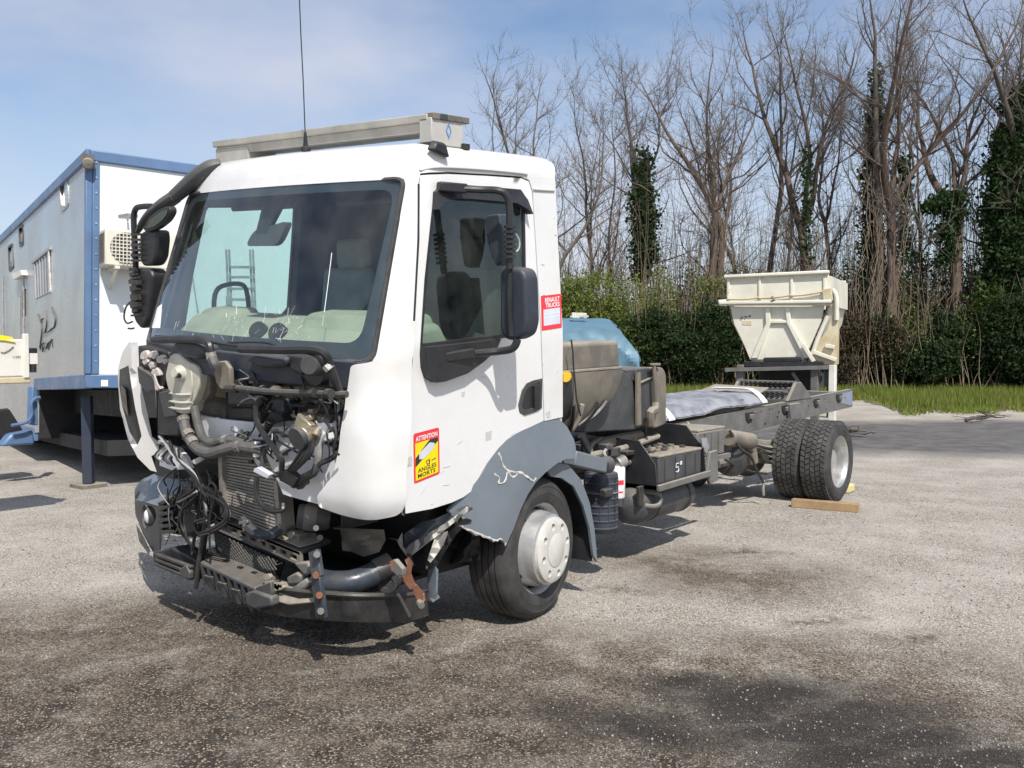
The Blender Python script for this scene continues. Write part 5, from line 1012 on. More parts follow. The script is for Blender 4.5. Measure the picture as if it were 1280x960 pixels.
for k in range(3): MB().box((.863,ya+(yb_-ya)*(k+1)/4,(zt+zbt)/2), (.012,.02,zt-zbt-.05)).build('box_rib', M_frame, SB2)
MB().beam((.88,ya-.02,zbt-.01), (.88,yb_+.05,zbt-.01), .03, .04).build('box_rail', M_frame, SB2)
ty0, ty1, tz = PX(806,625,.95)[1], PX(872,612,.95)[1], .445
tkb = MB(); tkb.lathe((.80,ty0,tz), (0,1,0), [(0,-.06),(.08,-.045),(.125,-.01),(.138,.04),(.138,ty1-ty0-.04),(.125,ty1-ty0+.01),(.08,ty1-ty0+.045),(0,ty1-ty0+.06)], 32); AT = tkb.build('air_tank', M_dgrey, TR, angle=50)
for y in (ty0+.30*(ty1-ty0), ty1-.10): MB().lathe((.80,y,tz), (0,1,0), [(.139,-.015),(.144,-.012),(.144,.012),(.139,.015)], 32).build('tank_strap', M_black, AT)
for y in (ty0+.3*(ty1-ty0), ty1-.12): MB().box((.90,y,tz+.17), (.06,.05,.14)).build('tank_hanger', M_black, TR, bevel=.004)
MB().tube([PX(a, b_, x) for a, b_, x in ((778,608,.70),(800,613,.86),(819,616,.96),(825,621,.97),(823,631,.97),(812,633,.95),(795,629,.86),(776,624,.70))], .020, 8, sub=4).build('step_hoop', M_frame, TR)
b = MB(); q_ = PX(800,620,.93); b.box(q_, (.03,.07,.15)); b.build('hoop_clamp', M_blackm, TR, bevel=.006)
# ribbed air cleaner drum, white filter, mudguard stay
dc = PX(751,630,.88); dz0, dz1 = PX(751,668,.88)[2]+.02, PX(751,590,.88)[2]; prof = [(0,dz0-.0),(.10,dz0),(.115,dz0+.02)]
nz_ = 7
for k in range(nz_):
    z0_ = dz0 + .03 + (dz1-dz0-.06)*k/nz_; z1_ = dz0 + .03 + (dz1-dz0-.06)*(k+1)/nz_; prof += [(.118,z0_),(.124,z0_+.004),(.124,z0_+.012),(.118,z0_+.016),(.118,z1_-.002)]
prof += [(.122,dz1-.03),(.118,dz1-.005),(.09,dz1+.005),(0,dz1+.006)]
DR = MB().lathe((dc[0],dc[1],0), (0,0,1), prof, 36).build('air_cleaner', M_navy, TR, angle=40)
for k in range(12): a = 2*math.pi*k/12; MB().box((dc[0]+.119*math.cos(a),dc[1]+.119*math.sin(a),(dz0+dz1)/2+.03), (.008,.008,(dz1-dz0)*.7), Matrix.Rotation(a,3,'Z')).build('drum_rib', M_navy, DR)
MB().box((dc[0]+.10,dc[1]-.09,dz0+.30), (.06,.10,.06)).build('drum_clip', M_blackm, DR, bevel=.01); MB().lathe((dc[0],dc[1],dz0+.29), (0,0,1), [(.121,-.006),(.126,-.004),(.126,.004),(.121,.006)], 32).build('drum_band', M_alu, DR)
MB().cyl((dc[0]+.05,dc[1]+.12,dz0-.02), (dc[0]+.05,dc[1]+.12,dz0+.12), .02).build('drum_drain', M_black, DR)
fc0 = PX(772,600,.80); zf0, zf1 = PX(772,622,.80)[2], PX(772,582,.80)[2]
FL = MB().lathe((fc0[0],fc0[1],0), (0,0,1), [(0,zf0),(.05,zf0),(.056,zf0+.01),(.056,zf1-.02),(.05,zf1),(0,zf1)], 24).build('fuel_filter', M_paper, TR)
MB().lathe((fc0[0],fc0[1],0), (0,0,1), [(.045,zf0-.06),(.048,zf0-.005),(0,zf0-.004)], 20).build('filter_bowl', M_dgrey, FL)
V, F = text_mesh('FILTRE', .03) if False else (None, None)
for z_, w_, h2 in ((.5,.05,.035),(.2,.035,.012)):
    b = MB(); zz = zf0+(zf1-zf0)*z_; a0 = -.55; rows = [[(fc0[0]+.0572*math.cos(a0+t), fc0[1]+.0572*math.sin(a0+t), zz+dz) for t in np.linspace(-w_/.11, w_/.11, 6)] for dz in (-h2/2, h2/2)]; b.sheet(rows); b.sheet([[(p[0]-.001,p[1]+.001,p[2]) for p in r_] for r_ in rows]); b.build('red_print', M_red, FL)
ch = MB(); ch.cyl(PX(770,580,.80), PX(780,576,.82), .05, n=14); ch.cyl(PX(762,582,.80), PX(758,574,.80), .03); ch.build('filter_head', M_alu, TR, bevel=.006)
b = MB(); q0, q1 = PX(712,572,1.02), PX(752,582,1.02); b.beam(q0, q1, .10, .10); b.build('mudguard_stay', M_grey, TR, bevel=.012); MB().cyl(q1 + (0,.0,0), q1 + (.0,.08,0), .06, n=16).build('stay_cap', M_dgrey, TR)
# small dusty pipes, bars and brackets in the gap behind the cab
for pts, r_, m_ in (([(742,557,.62),(775,549,.62),(800,545,.62)], .045, M_dusty), ([(735,570,.80),(780,560,.75),(822,545,.70)], .025, M_dust), ([(730,548,.50),(760,552,.55),(790,556,.55)], .03, M_dusty), ([(725,545,.86),(731,556,.86),(736,566,.86)], .018, M_black), ([(727,543,.86),(735,556,.86)], .014, M_black), ([(752,548,.7),(740,556,.8),(735,570,.85),(742,578,.9)], .016, M_wire), ([(760,575,.86),(755,565,.84),(764,558,.8)], .012, M_wireg)):
    MB().tube([PX(a, b_, x) for a, b_, x in pts], r_, 8, sub=3).build('dusty_pipe', m_, TR)
for k in range(14):
    p = PX(random.uniform(716,785), random.uniform(556,584), random.uniform(.6,.85)); MB().box(p, (random.uniform(.04,.1),random.uniform(.04,.12),random.uniform(.03,.08)), Matrix.Rotation(random.uniform(-.5,.5),3,'Z')).build('chassis_fitting', random.choice([M_dusty, M_blackm, M_frame, M_alu, M_dgrey]), TR, bevel=.006)
MB().tube([PX(859,529,.46), PX(868,541,.6), PX(874,549,.7)], .02, 6).build('prop_rod', M_frame, TR)
sideplate('rail_box', [(829,536),(848,533),(849,552),(830,556)], .50, .10, M_dusty)
b = MB(); b.box((0,3.2,railz(3.2)-.12), (.72,1.6,.30)); b.build('gearbox', M_tdark, TR, bevel=.05)

# ------------------------------------------------------------------ things lying on the bare frame, timber chock
def flat_at(pts, z): return [on(a, b_, 'z', z) for a, b_ in pts]
WS_ = thing('white_sheet', on(880,490,'z',1.05), 'crumpled white sheet spread over a grey panel on the bare truck frame', 'sheet')
x0, x1, y0, y1 = -.40, .42, 4.05, 6.3
zs = lambda y: railz(y) + .05
b = MB(); b.prism([(x0,y0,zs(y0)),(x1-.02,y0+.3,zs(y0)),(x1-.02,y1-.5,zs(y1)),(x0,y1,zs(y1))], (0,0,.05)); b.build('grey_panel', M_dgrey, WS_, bevel=.01)
rows = []
for u in np.linspace(0, 1, 40):
    r_ = []
    for v in np.linspace(0, 1, 22):
        y = y0 + u*(y1-y0); x = x0 + v*(x1-x0); e = max(0, (v-.82)/.18); z = zs(y) + .085 + .012*math.sin(math.pi*u) + .05*abs(noise.noise((x*5, y*1.6, .3))) + .025*abs(noise.noise((x*12, y*4, 1.3))); r_.append((x + .03*e, y, z - .10*e*e))
    rows.append(r_)
b = MB(); b.sheet(rows); b.sheet([[(p[0], p[1], p[2]-.012) for p in r_] for r_ in rows]); b.build('sheet_cloth', M_whitet, WS_, angle=25)
for u0, u1 in ((.02,.07),(.93,.99)):
    b = MB(); rr = []
    for u in np.linspace(u0, u1, 6): rr.append([(x0 + v*(x1-x0+.04), y0 + u*(y1-y0), zs(y0 + u*(y1-y0)) + .145 - .14*max(0,(v-.75)/.25)**2) for v in np.linspace(.3, 1, 12)])
    b.sheet(rr); b.sheet([[(p[0], p[1], p[2]-.01) for p in r_] for r_ in rr]); b.build('sheet_fold', M_paper, WS_)
RKp = on(985,478,'z',1.25); yk = 7.3
RK = thing('steel_rack', (0.1,yk,railz(yk)), 'grey steel rack with rows of coil springs lying on the rear of the frame', 'rack')
zz = railz(yk)
for sx in (-.30,.40):
    MB().prism([(sx,yk-.40,zz+.0),(sx,yk-.15,zz+.20),(sx,yk+.0,zz+.20),(sx,yk+.35,zz-.0)], (.04,0,0)).build('side_plate', M_frame, RK, bevel=.006)
for y_, z_ in ((yk-.10,zz+.20),(yk-.10,zz+.12),(yk-.36,zz+.10),(yk-.36,zz+.01)): MB().beam((-.30,y_,z_), (.42,y_,z_), .03, .03).build('rack_bar', M_frame, RK, bevel=.004)
for k in range(11):
    x_ = -.26 + .062*k
    for y_, za, zb2 in ((yk-.10,zz+.12,zz+.20),(yk-.36,zz+.01,zz+.10)):
        t_ = np.linspace(0,1,26); MB().tube([(x_+.018*math.cos(q_*25), y_+.018*math.sin(q_*25), za+(zb2-za)*q_) for q_ in t_], .006, 4).build('coil_spring', M_tdark, RK)
b = MB(); b.prism([(-.55,yk-.75,zz+.06),(.15,yk-.55,zz+.06),(.15,yk-.25,zz+.12),(-.55,yk-.20,zz+.14)], (0,0,.02)); b.build('rack_cover', M_dusty, RK, bevel=.004)
wz = .085; W4 = [on(989,624,'z',wz), on(1073,630.5,'z',wz)]
wd = W4[1]-W4[0]; wd /= np.linalg.norm(wd); wn = np.array([-wd[1], wd[0], 0])
TM = MB(); TM.prism([W4[0], W4[1], W4[1]+wn*.10, W4[0]+wn*.10], (0,0,-wz)); TMO = TM.build('timber_chock', M_wood, None, bevel=.006)
tag(TMO, 'sawn wooden beam laid on the gravel against the rear wheel', 'timber')
b = MB(); q_ = on(1058,622,'z',0); q_ = on(1052,617,'z',0); b.prism([q_, q_+(.07,.02,0), q_+(.08,.22,0), q_+(.01,.21,0)], (0,0,.10)); tag(b.build('yellow_wedge', mat('faded_yellow', (.60,.52,.26), (.5,.42,.2), rough=.7), None, bevel=.02), 'pale yellow wheel wedge tucked behind the rear wheel', 'wheel wedge')

# ------------------------------------------------------------------ living van trailer: its own tilted frame
o_, d_ = ray(109, 484); TC = o_ + d_*((1.2-o_[2])/d_[2])
e1 = ray(-197, 492)[1]; e1 /= np.linalg.norm(e1); e2 = ray(1947, 492)[1]; e2 = e2 - e1*(e1@e2); e2 /= np.linalg.norm(e2); e3 = np.cross(e2, e1); e3 = e3 if e3[2] > 0 else -e3
def T(a, b_, c): return TC + e1*a + e2*b_ + e3*c                 # a: back along the side, b: across the front wall, c: up
def on_side(px, py): o, d = ray(px, py); t = ((TC-o)@e2)/(d@e2); p = o + d*t - TC; return (p@e1, p@e3)
def on_front(px, py): o, d = ray(px, py); t = ((TC-o)@e1)/(d@e1); p = o + d*t - TC; return (p@e2, p@e3)
HT = on_front(97, 188)[1]; LT, WT = 10.5, 2.5
TL = thing('living_van_trailer', (TC[0], TC[1], 0), 'long silver and blue box trailer with an air conditioner on its white front wall', 'trailer')
def tbox(name, a, b_, c, m, bevel=.004, par=None, mb=None):
    P = [T(i, j, k) for i in a for j in b_ for k in c]; q = (mb or MB()).add(P, [(0,1,3,2),(4,6,7,5),(0,4,5,1),(2,3,7,6),(0,2,6,4),(1,5,7,3)]); return q if mb is not None else q.build(name, m, par or TL, bevel=bevel)
sk0 = on_front(113, 468)[1]
GN = on_side(44,485)[0]; SD = MB()
WINS = {'tall': [(74.5,224),(84.5,216),(86,256),(77,264)], 'small': [(24,284.5),(29,281.5),(29.5,305.5),(25,308)], 'mid': [(10.5,309),(16,305.5),(17.5,334),(12,339)], 'grey': [(43,329.5),(63,314),(64,365),(45,374)]}
SIDEW = {k: [on_side(*p) for p in v] for k, v in WINS.items()}
SD.panel([(0.02,sk0),(LT,sk0),(LT,HT-.02),(0.02,HT-.02)], [rounded(v, .06, 3) for k, v in SIDEW.items() if k != 'grey'], lambda u, v, o: tuple(T(u, o, v)), 0, .04, .8)
SDO = SD.build('side_wall', M_tside, TL, smooth=False)
for k, v in SIDEW.items():
    if k == 'grey':
        b = MB(); b.panel(v, [], lambda u, w, o: tuple(T(u, o, w)), -.006, .0, .5); g_ = b.build('window', mat('closed_shutter', (.17,.18,.20), (.24,.25,.27), rough=.4, scale=3), SDO)
        for j in range(6):
            t = (j+.5)/6; a, c_ = lerp(v[0], v[1], t), lerp(v[3], v[2], t); MB().beam(T(a[0],-.006,a[1]), T(c_[0],-.006,c_[1]), .03, .012).build('shutter_slat', MATS['closed_shutter'], g_)
        MB().beam(T(v[0][0]+.1,-.012,v[0][1]+.02), T(v[1][0]-.1,-.012,v[1][1]+.03), .03, .04).build('shutter_box', M_alu, g_)
        MB().beam(T(v[1][0],-.02,v[1][1]), T(v[2][0],-.008,v[2][1]), .02, .03).build('shutter_rail', M_alu, g_)
    else:
        b = MB(); b.panel(rounded(grow(v, .025), .08, 3), [rounded(grow(v, -.03), .06, 3)], lambda u, w, o: tuple(T(u, o, w)), -.010, .03, .5); g_ = b.build('window', M_black if k != 'tall' else M_alu, SDO)
        b = MB(); b.panel(rounded(v, .06, 3), [], lambda u, w, o: tuple(T(u, o, w)), .015, .03, .5); b.build('pane', G_dark, g_)
        b = MB(); b.panel(v, [], lambda u, w, o: tuple(T(u, o, w)), .20, .22, .5); b.build('blind', M_int, g_)
        if k == 'tall': m0, m1 = lerp(v[0], v[1], .5), lerp(v[3], v[2], .5); b = MB(); b.panel([m0, v[1], v[2], m1], [], lambda u, w, o: tuple(T(u, o, w)), .004, .014, .5); b.build('sliding_pane', mat('grey_pane', (.42,.43,.47), rough=.2), g_)
FWL = tbox('front_wall', (.0,.04), (.02,WT), (sk0,HT-.02), M_tfront, 0)
tbox('far_wall', (.05,LT), (WT-.04,WT), (sk0,HT-.02), M_tside, 0); tbox('rear_wall', (LT-.04,LT), (.04,WT-.04), (sk0,HT-.02), M_tside, 0)
tbox('roof', (0,LT), (0,WT), (HT-.02,HT+.01), M_tfront, 0); tbox('trailer_floor', (.0,LT), (.04,WT-.04), (sk0-.06,sk0-.01), M_tdark, 0)
tbox('roof_trim', (-.03,LT+.02), (-.03,.02), (HT-.10,HT+.03), M_tblue, .012); tbox('roof_trim', (-.035,.02), (.02,WT+.03), (HT-.10,HT+.025), M_tblue, .012)
tbox('corner_trim', (-.035,.03), (-.035,.04), (sk0,HT-.09), M_tblue, .015); tbox('corner_trim', (-.03,.06), (.04,.115), (sk0,HT-.10), M_tblue, .01); tbox('corner_trim', (-.03,.03), (WT-.1,WT+.03), (sk0,HT-.1), M_tblue, .015)
tbox('skirt', (-.02,.05), (-.02,WT+.02), (-.01,sk0), M_tblue, .01); tbox('skirt', (.05,GN), (-.02,.06), (-.02,sk0), M_tblue, .01)
for k in range(14): MB().cyl(T(-.031,.078,sk0+.15+.17*k), T(-.038,.078,sk0+.15+.17*k), .012, n=8).build('rivet', M_alu, TL)
a_, c_ = on_front(130, 479); MB().prism([T(-.03,a_+u*.035,c_+v*.035) for u, v in ((-1,-1),(1,-1),(1,1),(-1,1))], e1*.015).build('front_marker', M_paper, TL)
tbox('lower_body', (GN,LT), (.0,WT), (-.62,sk0), M_tside, 0); tbox('lower_skirt', (GN+.02,LT), (-.02,.05), (-.74,-.55), M_tblue, .01)
tbox('chassis_beam', (-.0,GN+.1), (.5,.75), (-.35,-.02), M_tdark); tbox('chassis_beam', (-.0,GN+.1), (1.75,2.0), (-.35,-.02), M_tdark); tbox('chassis_beam', (.4,LT), (.3,2.2), (-.8,-.62), M_tdark); tbox('front_underpanel', (GN-.04,GN-.01), (.05,2.4), (-.7,0), M_tdark, 0)
for a_, b_ in ((.62,.12),(.62,2.1)):
    zf_ = T(a_,b_,0)[2]; p = T(a_,b_,-.1); MB().cyl(p, (p[0],p[1],.05), .075, n=4).build('landing_leg', mat('leg_blue', (.018,.03,.055), (.03,.035,.05), rough=.6), TL, smooth=False); MB().box((p[0],p[1],.02), (.30,.30,.04)).build('leg_foot', M_dusty, TL)
tbox('leg_brace', (.60,.66), (.35,2.1), (-.72,-.64), MATS['leg_blue'])
p = on_front(100, 200); q_ = [on_front(*c) for c in ((103,203),(116,203))]
b = MB(); cpt = T(-.10, on_front(108,207)[0], on_front(108,207)[1]); b.lathe(cpt, -e1*.9 - e3*.2 - e2*.3, [(0,.07),(.05,.06),(.065,.03),(.065,-.05),(0,-.07)], 16); b.box(cpt + e3*.08 + e1*.05, (.10,.10,.06)); b.build('wall_camera', M_dusty, TL, angle=50)
# air conditioner
ac0, ac1 = on_front(122, 340), on_front(200, 286); cx0 = ac0[0]; cz0, cz1 = on_front(128,336)[1], on_front(128,291)[1]
AWd = .86; AC = MB(); P = [T(i, j, k) for i in (-.36,-.06) for j in (cx0, cx0+AWd) for k in (cz0, cz1)]; AC.add(P, [(0,1,3,2),(4,6,7,5),(0,4,5,1),(2,3,7,6),(0,2,6,4),(1,5,7,3)]); ACO = AC.build('air_conditioner', M_ac, TL, bevel=.015)
cc_ = on_front(152.5, 312); fcx, fcz, fr_ = on_front(151,312)[0] - .02, (cz0+cz1)/2 + .0, (cz1-cz0)*.43
def ring(r0, r1, off, n=32):
    b = MB(); vs = []; 
    for r_ in (r0, r1): vs += [T(-.36-off, fcx + r_*math.cos(2*math.pi*k/n), fcz + r_*math.sin(2*math.pi*k/n)) for k in range(n)]
    b.add(vs, [(k,(k+1)%n,n+(k+1)%n,n+k) for k in range(n)]); return b
b = MB(); b.add([T(-.362, fcx + fr_*math.cos(2*math.pi*k/32), fcz + fr_*math.sin(2*math.pi*k/32)) for k in range(32)], [tuple(range(32))]); b.build('fan_opening', M_acg, ACO)
for k in range(9):
    h_ = -fr_ + 2*fr_*(k+.5)/9; w_ = math.sqrt(max(0, fr_**2-h_**2)); MB().beam(T(-.372,fcx-w_,fcz+h_), T(-.372,fcx+w_,fcz+h_), .008, .010).build('grille_bar', M_ac, ACO, smooth=False); MB().beam(T(-.374,fcx+h_,fcz-w_), T(-.374,fcx+h_,fcz+w_), .008, .010).build('grille_bar', M_ac, ACO, smooth=False)
for k in range(3): 
    a0 = k*2.1; b = MB(); b.add([T(-.366,fcx+.02*math.cos(a0),fcz+.02*math.sin(a0)), T(-.366,fcx+fr_*.9*math.cos(a0-.3),fcz+fr_*.9*math.sin(a0-.3)), T(-.366,fcx+fr_*.95*math.cos(a0+.5),fcz+fr_*.95*math.sin(a0+.5))], [(0,1,2)]); b.build('fan_blade', M_black, ACO)
for k in range(12): t = (k+.5)/12; MB().beam(T(-.33,cx0-.004,cz0+.04+(cz1-cz0-.08)*t), T(-.10,cx0-.004,cz0+.04+(cz1-cz0-.08)*t), .01, .018).build('side_louvre', M_acg, ACO, smooth=False)
for j in (.12,.62): MB().beam(T(-.40,cx0+j,cz0-.02), T(-.0,cx0+j,cz0-.02), .05, .03).build('wall_bracket', M_ac, ACO); MB().beam(T(-.36,cx0+j,cz0-.03), T(-.0,cx0+j,cz0-.22), .03, .03).build('wall_bracket', M_ac, ACO)
wl = on_front(159, 283); b = MB(); b.tube([T(-.02,wl[0],wl[1]+.06), T(-.25,wl[0]-.06,wl[1]+.08)], .012, 6); b.box(T(-.25,wl[0]-.05,wl[1]+.07), (.2,.12,.04)); b.build('wall_lamp', M_alu, TL)
for pts in ([(232,262),(233,300),(240,345),(247,390)], [(172,432),(173,440)]): MB().tube([T(-.015,*on_front(*p)) for p in pts], .008, 5, sub=3).build('wall_cable', M_wireg, TL)
# drum, blue hook-up, door mirror, graffiti scrawl, little porch lamp and handrails on the side wall
for pts in ([(32,339),(33,420)], [(6,345),(7,420)], [(28,370),(28,420)]): MB().tube([T(p[0],-.03,p[1]) for p in (on_side(*q) for q in pts)], .014, 5).build('handrail', M_alu, TL)
v = [on_side(*p) for p in ((22,343),(33,338),(35,344),(24,350))]; b = MB(); b.panel(v, [], lambda u, w, o: tuple(T(u, o, w)), -.08, .0, .5); b.build('porch_lamp', M_offw, TL, bevel=.01)
v = [on_side(*p) for p in ((28.5,364),(32,361),(32.5,394),(29,397))]; b = MB(); b.panel(v, [], lambda u, w, o: tuple(T(u, o, w)), -.012, .0, .5); b.build('slot_window', M_black, TL)
for pts in ([(48,393),(52,402),(53,416),(51,432),(51,438)], [(52,400),(55,398)], [(58,388),(59,405),(57,415)], [(65,384),(70,396),(69,408),(64,412)], [(55,416),(62,414),(66,410)], [(50,434),(56,428),(60,430),(66,424)], [(54,440),(55,432),(58,436),(61,428),(61,437),(65,424),(66,434)]):
    MB().tube([T(p[0],-.003,p[1]) for p in (on_side(*q) for q in pts)], .016, 4, sub=4, flat=.4).build('graffiti_scrawl', M_dgrey, TL)
b = MB(); P = [on(a, c_, 'x', T(1.9,-.2,0)[0]) for a, c_ in ((2,559),(16,541),(44,538),(47,556),(20,558))]
SHX = T(1.45,0,0)[0]; P = [PX(a, c_, SHX) for a, c_ in ((3,558),(15,542),(42,537),(45,556))]; b.prism(P, (-.12,-.04,0)); b.build('blue_mudguard', M_tblue, TL, bevel=.03)
MB().tube([PX(a, c_, SHX+.1) for a, c_ in ((14,532),(32,528),(40,518),(39,505),(44,498),(50,497))], .02, 8, sub=4).build('blue_pipe', M_tblue, TL)
b = MB(); b.prism([PX(a, c_, SHX+.05) for a, c_ in ((41,483),(47,484),(48,532),(40,530))], (-.05,-.04,0)); b.build('blue_post', M_tblue, TL, bevel=.01)
b = MB(); b.prism([PX(a, c_, SHX-.2) for a, c_ in ((-60,520),(12,512),(30,540),(12,548),(-60,560))], (-.3,.1,0)); b.build('spare_wheel_carrier', M_tdark, TL)
b = MB(); cb = T(.9,1.7,0); MB().box((cb[0],cb[1],.72), (.5,.9,.55), Matrix.Rotation(rad(16),3,'Z')).build('battery_locker', mat('locker_brown', (.17,.12,.07), (.11,.08,.05), rough=.8), TL, bevel=.02)
for y_ in (.3, 2.2):
    for a_ in (6.6, 8.0): c_ = T(a_, y_, 0); MB().lathe((c_[0],c_[1],.5), -e2, [(0,.02),(.27,.0),(.29,.05),(.5,.03),(.5,-.25),(0,-.25)], 32).build('trailer_wheel', M_rubber, TL)
# ladder standing against the front wall (seen through the cab windows)
LD = thing('ladder', T(-.3,1.6,-1.2), 'slim aluminium ladder standing against the white trailer wall, seen through the cab glass', 'ladder')
for xp in (267, 296):
    for dx in (0, 3.5): MB().tube([T(-.45+.0*dx, on_front(xp+dx,318)[0], on_front(xp+dx,318)[1]), T(-.75, on_front(xp+1+dx,400)[0], -1.1)], .014, 6).build('ladder_rail', M_alu, LD)
for yp in (340, 352, 366, 379, 392, 405): a_ = on_front(268, yp); c_ = on_front(299, yp); MB().beam(T(-.52,a_[0],a_[1]), T(-.52,c_[0],c_[1]), .03, .03).build('ladder_rung', M_alu, LD)

# ------------------------------------------------------------------ white box body at the left edge with yellow sheet
KX = -4.4; KR = on(36,450,'x',KX)[1]
BX = thing('white_box_body', (KX, KR, 0), 'cream white box body with a yellow sheet over its top at the left edge', 'box body')
zt, zb_ = on(36,424,'x',KX)[2], on(36,471,'x',KX)[2]
b = MB(); b.box((KX-.25,KR-1.0,(zt+zb_)/2), (.50,2.0,zt-zb_)); BXO = b.build('box_side', M_offw, BX, bevel=.015)
MB().box((KX-.25,KR-1.0,zb_-.03), (.52,2.02,.06)).build('bottom_board', M_creamd, BXO, bevel=.01)
MB().box((KX+.005,KR-.03,(zt+zb_)/2+.02), (.04,.05,zt-zb_+.06)).build('corner_post', M_offw, BXO, bevel=.008)
b = MB(); b.sheet([[(KX+.015-.5*v, KR-.12-1.8*u, zt+.02+.035*math.sin(2.6*u)+.03*abs(noise.noise((u*6,v*3,0))) - (.05 if v < .05 else 0)) for u in np.linspace(0,1,20)] for v in np.linspace(0,1,8)]); b.build('yellow_sheet', M_ytarp, BX)
MB().tube([on(a, c_, 'x', KX+.008) for a, c_ in ((1,440),(5,441),(11,438),(17,433))], .004, 4).build('hand_mark', M_dgrey, BXO)
def text_plane(txt, o, ux, uz, m, par, name):
    V, F = text_mesh(txt, .02); b = MB(); b.add([np.array(o) + np.array(ux)*x + np.array(uz)*y for x, y in V], F); return b.build(name, m, par, smooth=False, recalc=False)
text_plane('11045', on(16,447,'x',KX+.008), (on(26,447,'x',KX+.008)-on(16,447,'x',KX+.008)), (0,0,.016), M_dgrey, BXO, 'small_lettering')
MB().box((KX-.04,KR+.05,zt-.16), (.05,.08,.16)).build('side_bracket', M_black, BX, bevel=.01); MB().box((KX-.01,KR+.04,zt-.18), (.02,.08,.10)).build('paper_plate', M_offw, BX); MB().cyl((KX-.03,KR+.05,zb_+.04),(KX-.03,KR+.05,zb_+.12),.03).build('rubber_buffer', M_black, BX)
for yy in (-1.85,-1.2): MB().box((KX-.3,KR+yy,zb_/2-.03), (.08,.08,zb_-.06)).build('support_leg', M_tdark, BX)

# ------------------------------------------------------------------ gritting hopper on its frame
HD = 19.5; HC = far(975, HD); hu = V_R*math.cos(rad(-27)) + H_F*math.sin(rad(-27)); hv = np.array([-hu[1], hu[0], 0])
SCL = HD/CAM_F
def HP(px, py, back=0): o, d = ray(px, py); return o + d*(((HC-o)@hv)/(d@hv)) + hv*back
HO = thing('gritter_hopper', HC, 'cream steel gritting hopper with V braces on a black stand behind the truck frame', 'hopper')
def hplate(name, pts, back, th, m, bevel=.012, par=HO): return MB().prism([HP(a, c_, back) for a, c_ in pts], hv*th).build(name, m, par, bevel=bevel)
hplate('hopper_end', [(912,383),(1012,383),(1030,378),(1026,400),(1014,428),(1004,450),(936,450),(929,432),(916,405)], .10, .05, M_cream)
b = MB(); L_ = 2.6
for side_pts in ([(909,380),(913,400),(928,430),(938,452)], [(1034,378),(1030,402),(1016,430),(1008,452)]):
    b.sheet([[HP(a, c_, .10) for a, c_ in side_pts], [HP(a, c_, .10+L_) for a, c_ in side_pts]]); b.sheet([[HP(a+(1.5 if a < 975 else -1.5), c_, .10) for a, c_ in side_pts], [HP(a+(1.5 if a < 975 else -1.5), c_, .10+L_) for a, c_ in side_pts]])
b.build('hopper_side', M_cream, HO)
hplate('top_panel', [(908,346),(1036,341),(1036,382),(908,382)], .0, .06, M_cream)
hplate('top_panel', [(908,346),(1036,341),(1036,382),(908,382)], L_, .06, M_cream)
for a in (908.5, 1035.5): b = MB(); b.prism([HP(a,345,0), HP(a,382,0), HP(a,382,L_), HP(a,345,L_)], hu*.05); b.build('top_side_panel', M_cream, HO)
MB().beam(HP(906,346,-.03), HP(1037,340,-.03), .14, .07).build('top_rim', M_cream, HO, bevel=.02)
MB().beam(HP(900,379,-.05), HP(1040,377,-.05), .10, .07).build('lower_rim', M_cream, HO, bevel=.02)
for a in (911, 950, 990, 1031): MB().beam(HP(a,346,-.02), HP(a,380,-.02), .04, .05).build('panel_rib', M_cream, HO, bevel=.006)
for s_ in ((911,374),(950,372)),((950,373),(990,369)),((990,370),(1032,364)): MB().tube([HP(s_[0][0],s_[0][1],-.06), HP((s_[0][0]+s_[1][0])/2,(s_[0][1]+s_[1][1])/2+1,-.06), HP(s_[1][0],s_[1][1],-.06)], .025, 6, sub=3).build('rim_cable', M_creamd, HO)
b = MB(); b.tube([HP(966,371,-.08), HP(969,375,-.09), HP(965,377,-.08)], .03, 6); b.build('cable_knot', M_dusty, HO)
for pts in ([(956,384),(962,384),(963,404),(946,448),(938,448),(957,404)], [(981,384),(987,384),(988,403),(1014,447),(1005,448),(983,404)]): hplate('v_brace', pts, .02, .09, M_cream)
hplate('cross_brace', [(958,400),(986,400),(986,404),(958,404)], .03, .06, M_cream)
b = MB(); b.prism([HP(927,401,.09), HP(938,401,.09), HP(938,406,.09), HP(927,406,.09)], hv*.01); b.build('builder_plate', M_creamd, HO)
for a, c_ in ((926,397),(931,396),(936,395)): MB().cyl(HP(a,c_,.10), HP(a,c_,.07), .02, n=8).build('plate_rivet', M_dgrey, HO)
hplate('discharge_chute', [(1034,362),(1044,366),(1047,392),(1046,456),(1032,456),(1018,450),(1012,440),(1034,412),(1040,390)], .0, .30, M_creamd)
for pts in ([(1041,362),(1046,372),(1046,400)], [(1035,395),(1022,425),(1016,443)]): MB().tube([HP(a, c_, -.04) for a, c_ in pts], .045, 8, sub=3).build('chute_edge', M_cream, HO)
for pts in ([(1018,440),(1030,434),(1040,440),(1046,450)], [(1032,432),(1044,434)], [(1004,430),(1010,440),(1018,452)]): MB().beam(HP(*pts[0],-.06), HP(*pts[-1],-.06), .06, .08).build('chute_lever', M_cream, HO, bevel=.01)
hplate('latch_block', [(1028,362),(1040,360),(1042,376),(1030,378)], -.08, .12, M_creamd); hplate('rim_end', [(898,375),(908,374),(908,383),(899,382)], -.04, .12, M_cream)
hplate('conveyor_base', [(930,452),(1018,452),(1022,462),(926,462)], .0, 2.4, M_black); hplate('conveyor_drum', [(954,447),(1000,446),(1000,453),(954,453)], -.02, .2, M_tdark, .03)
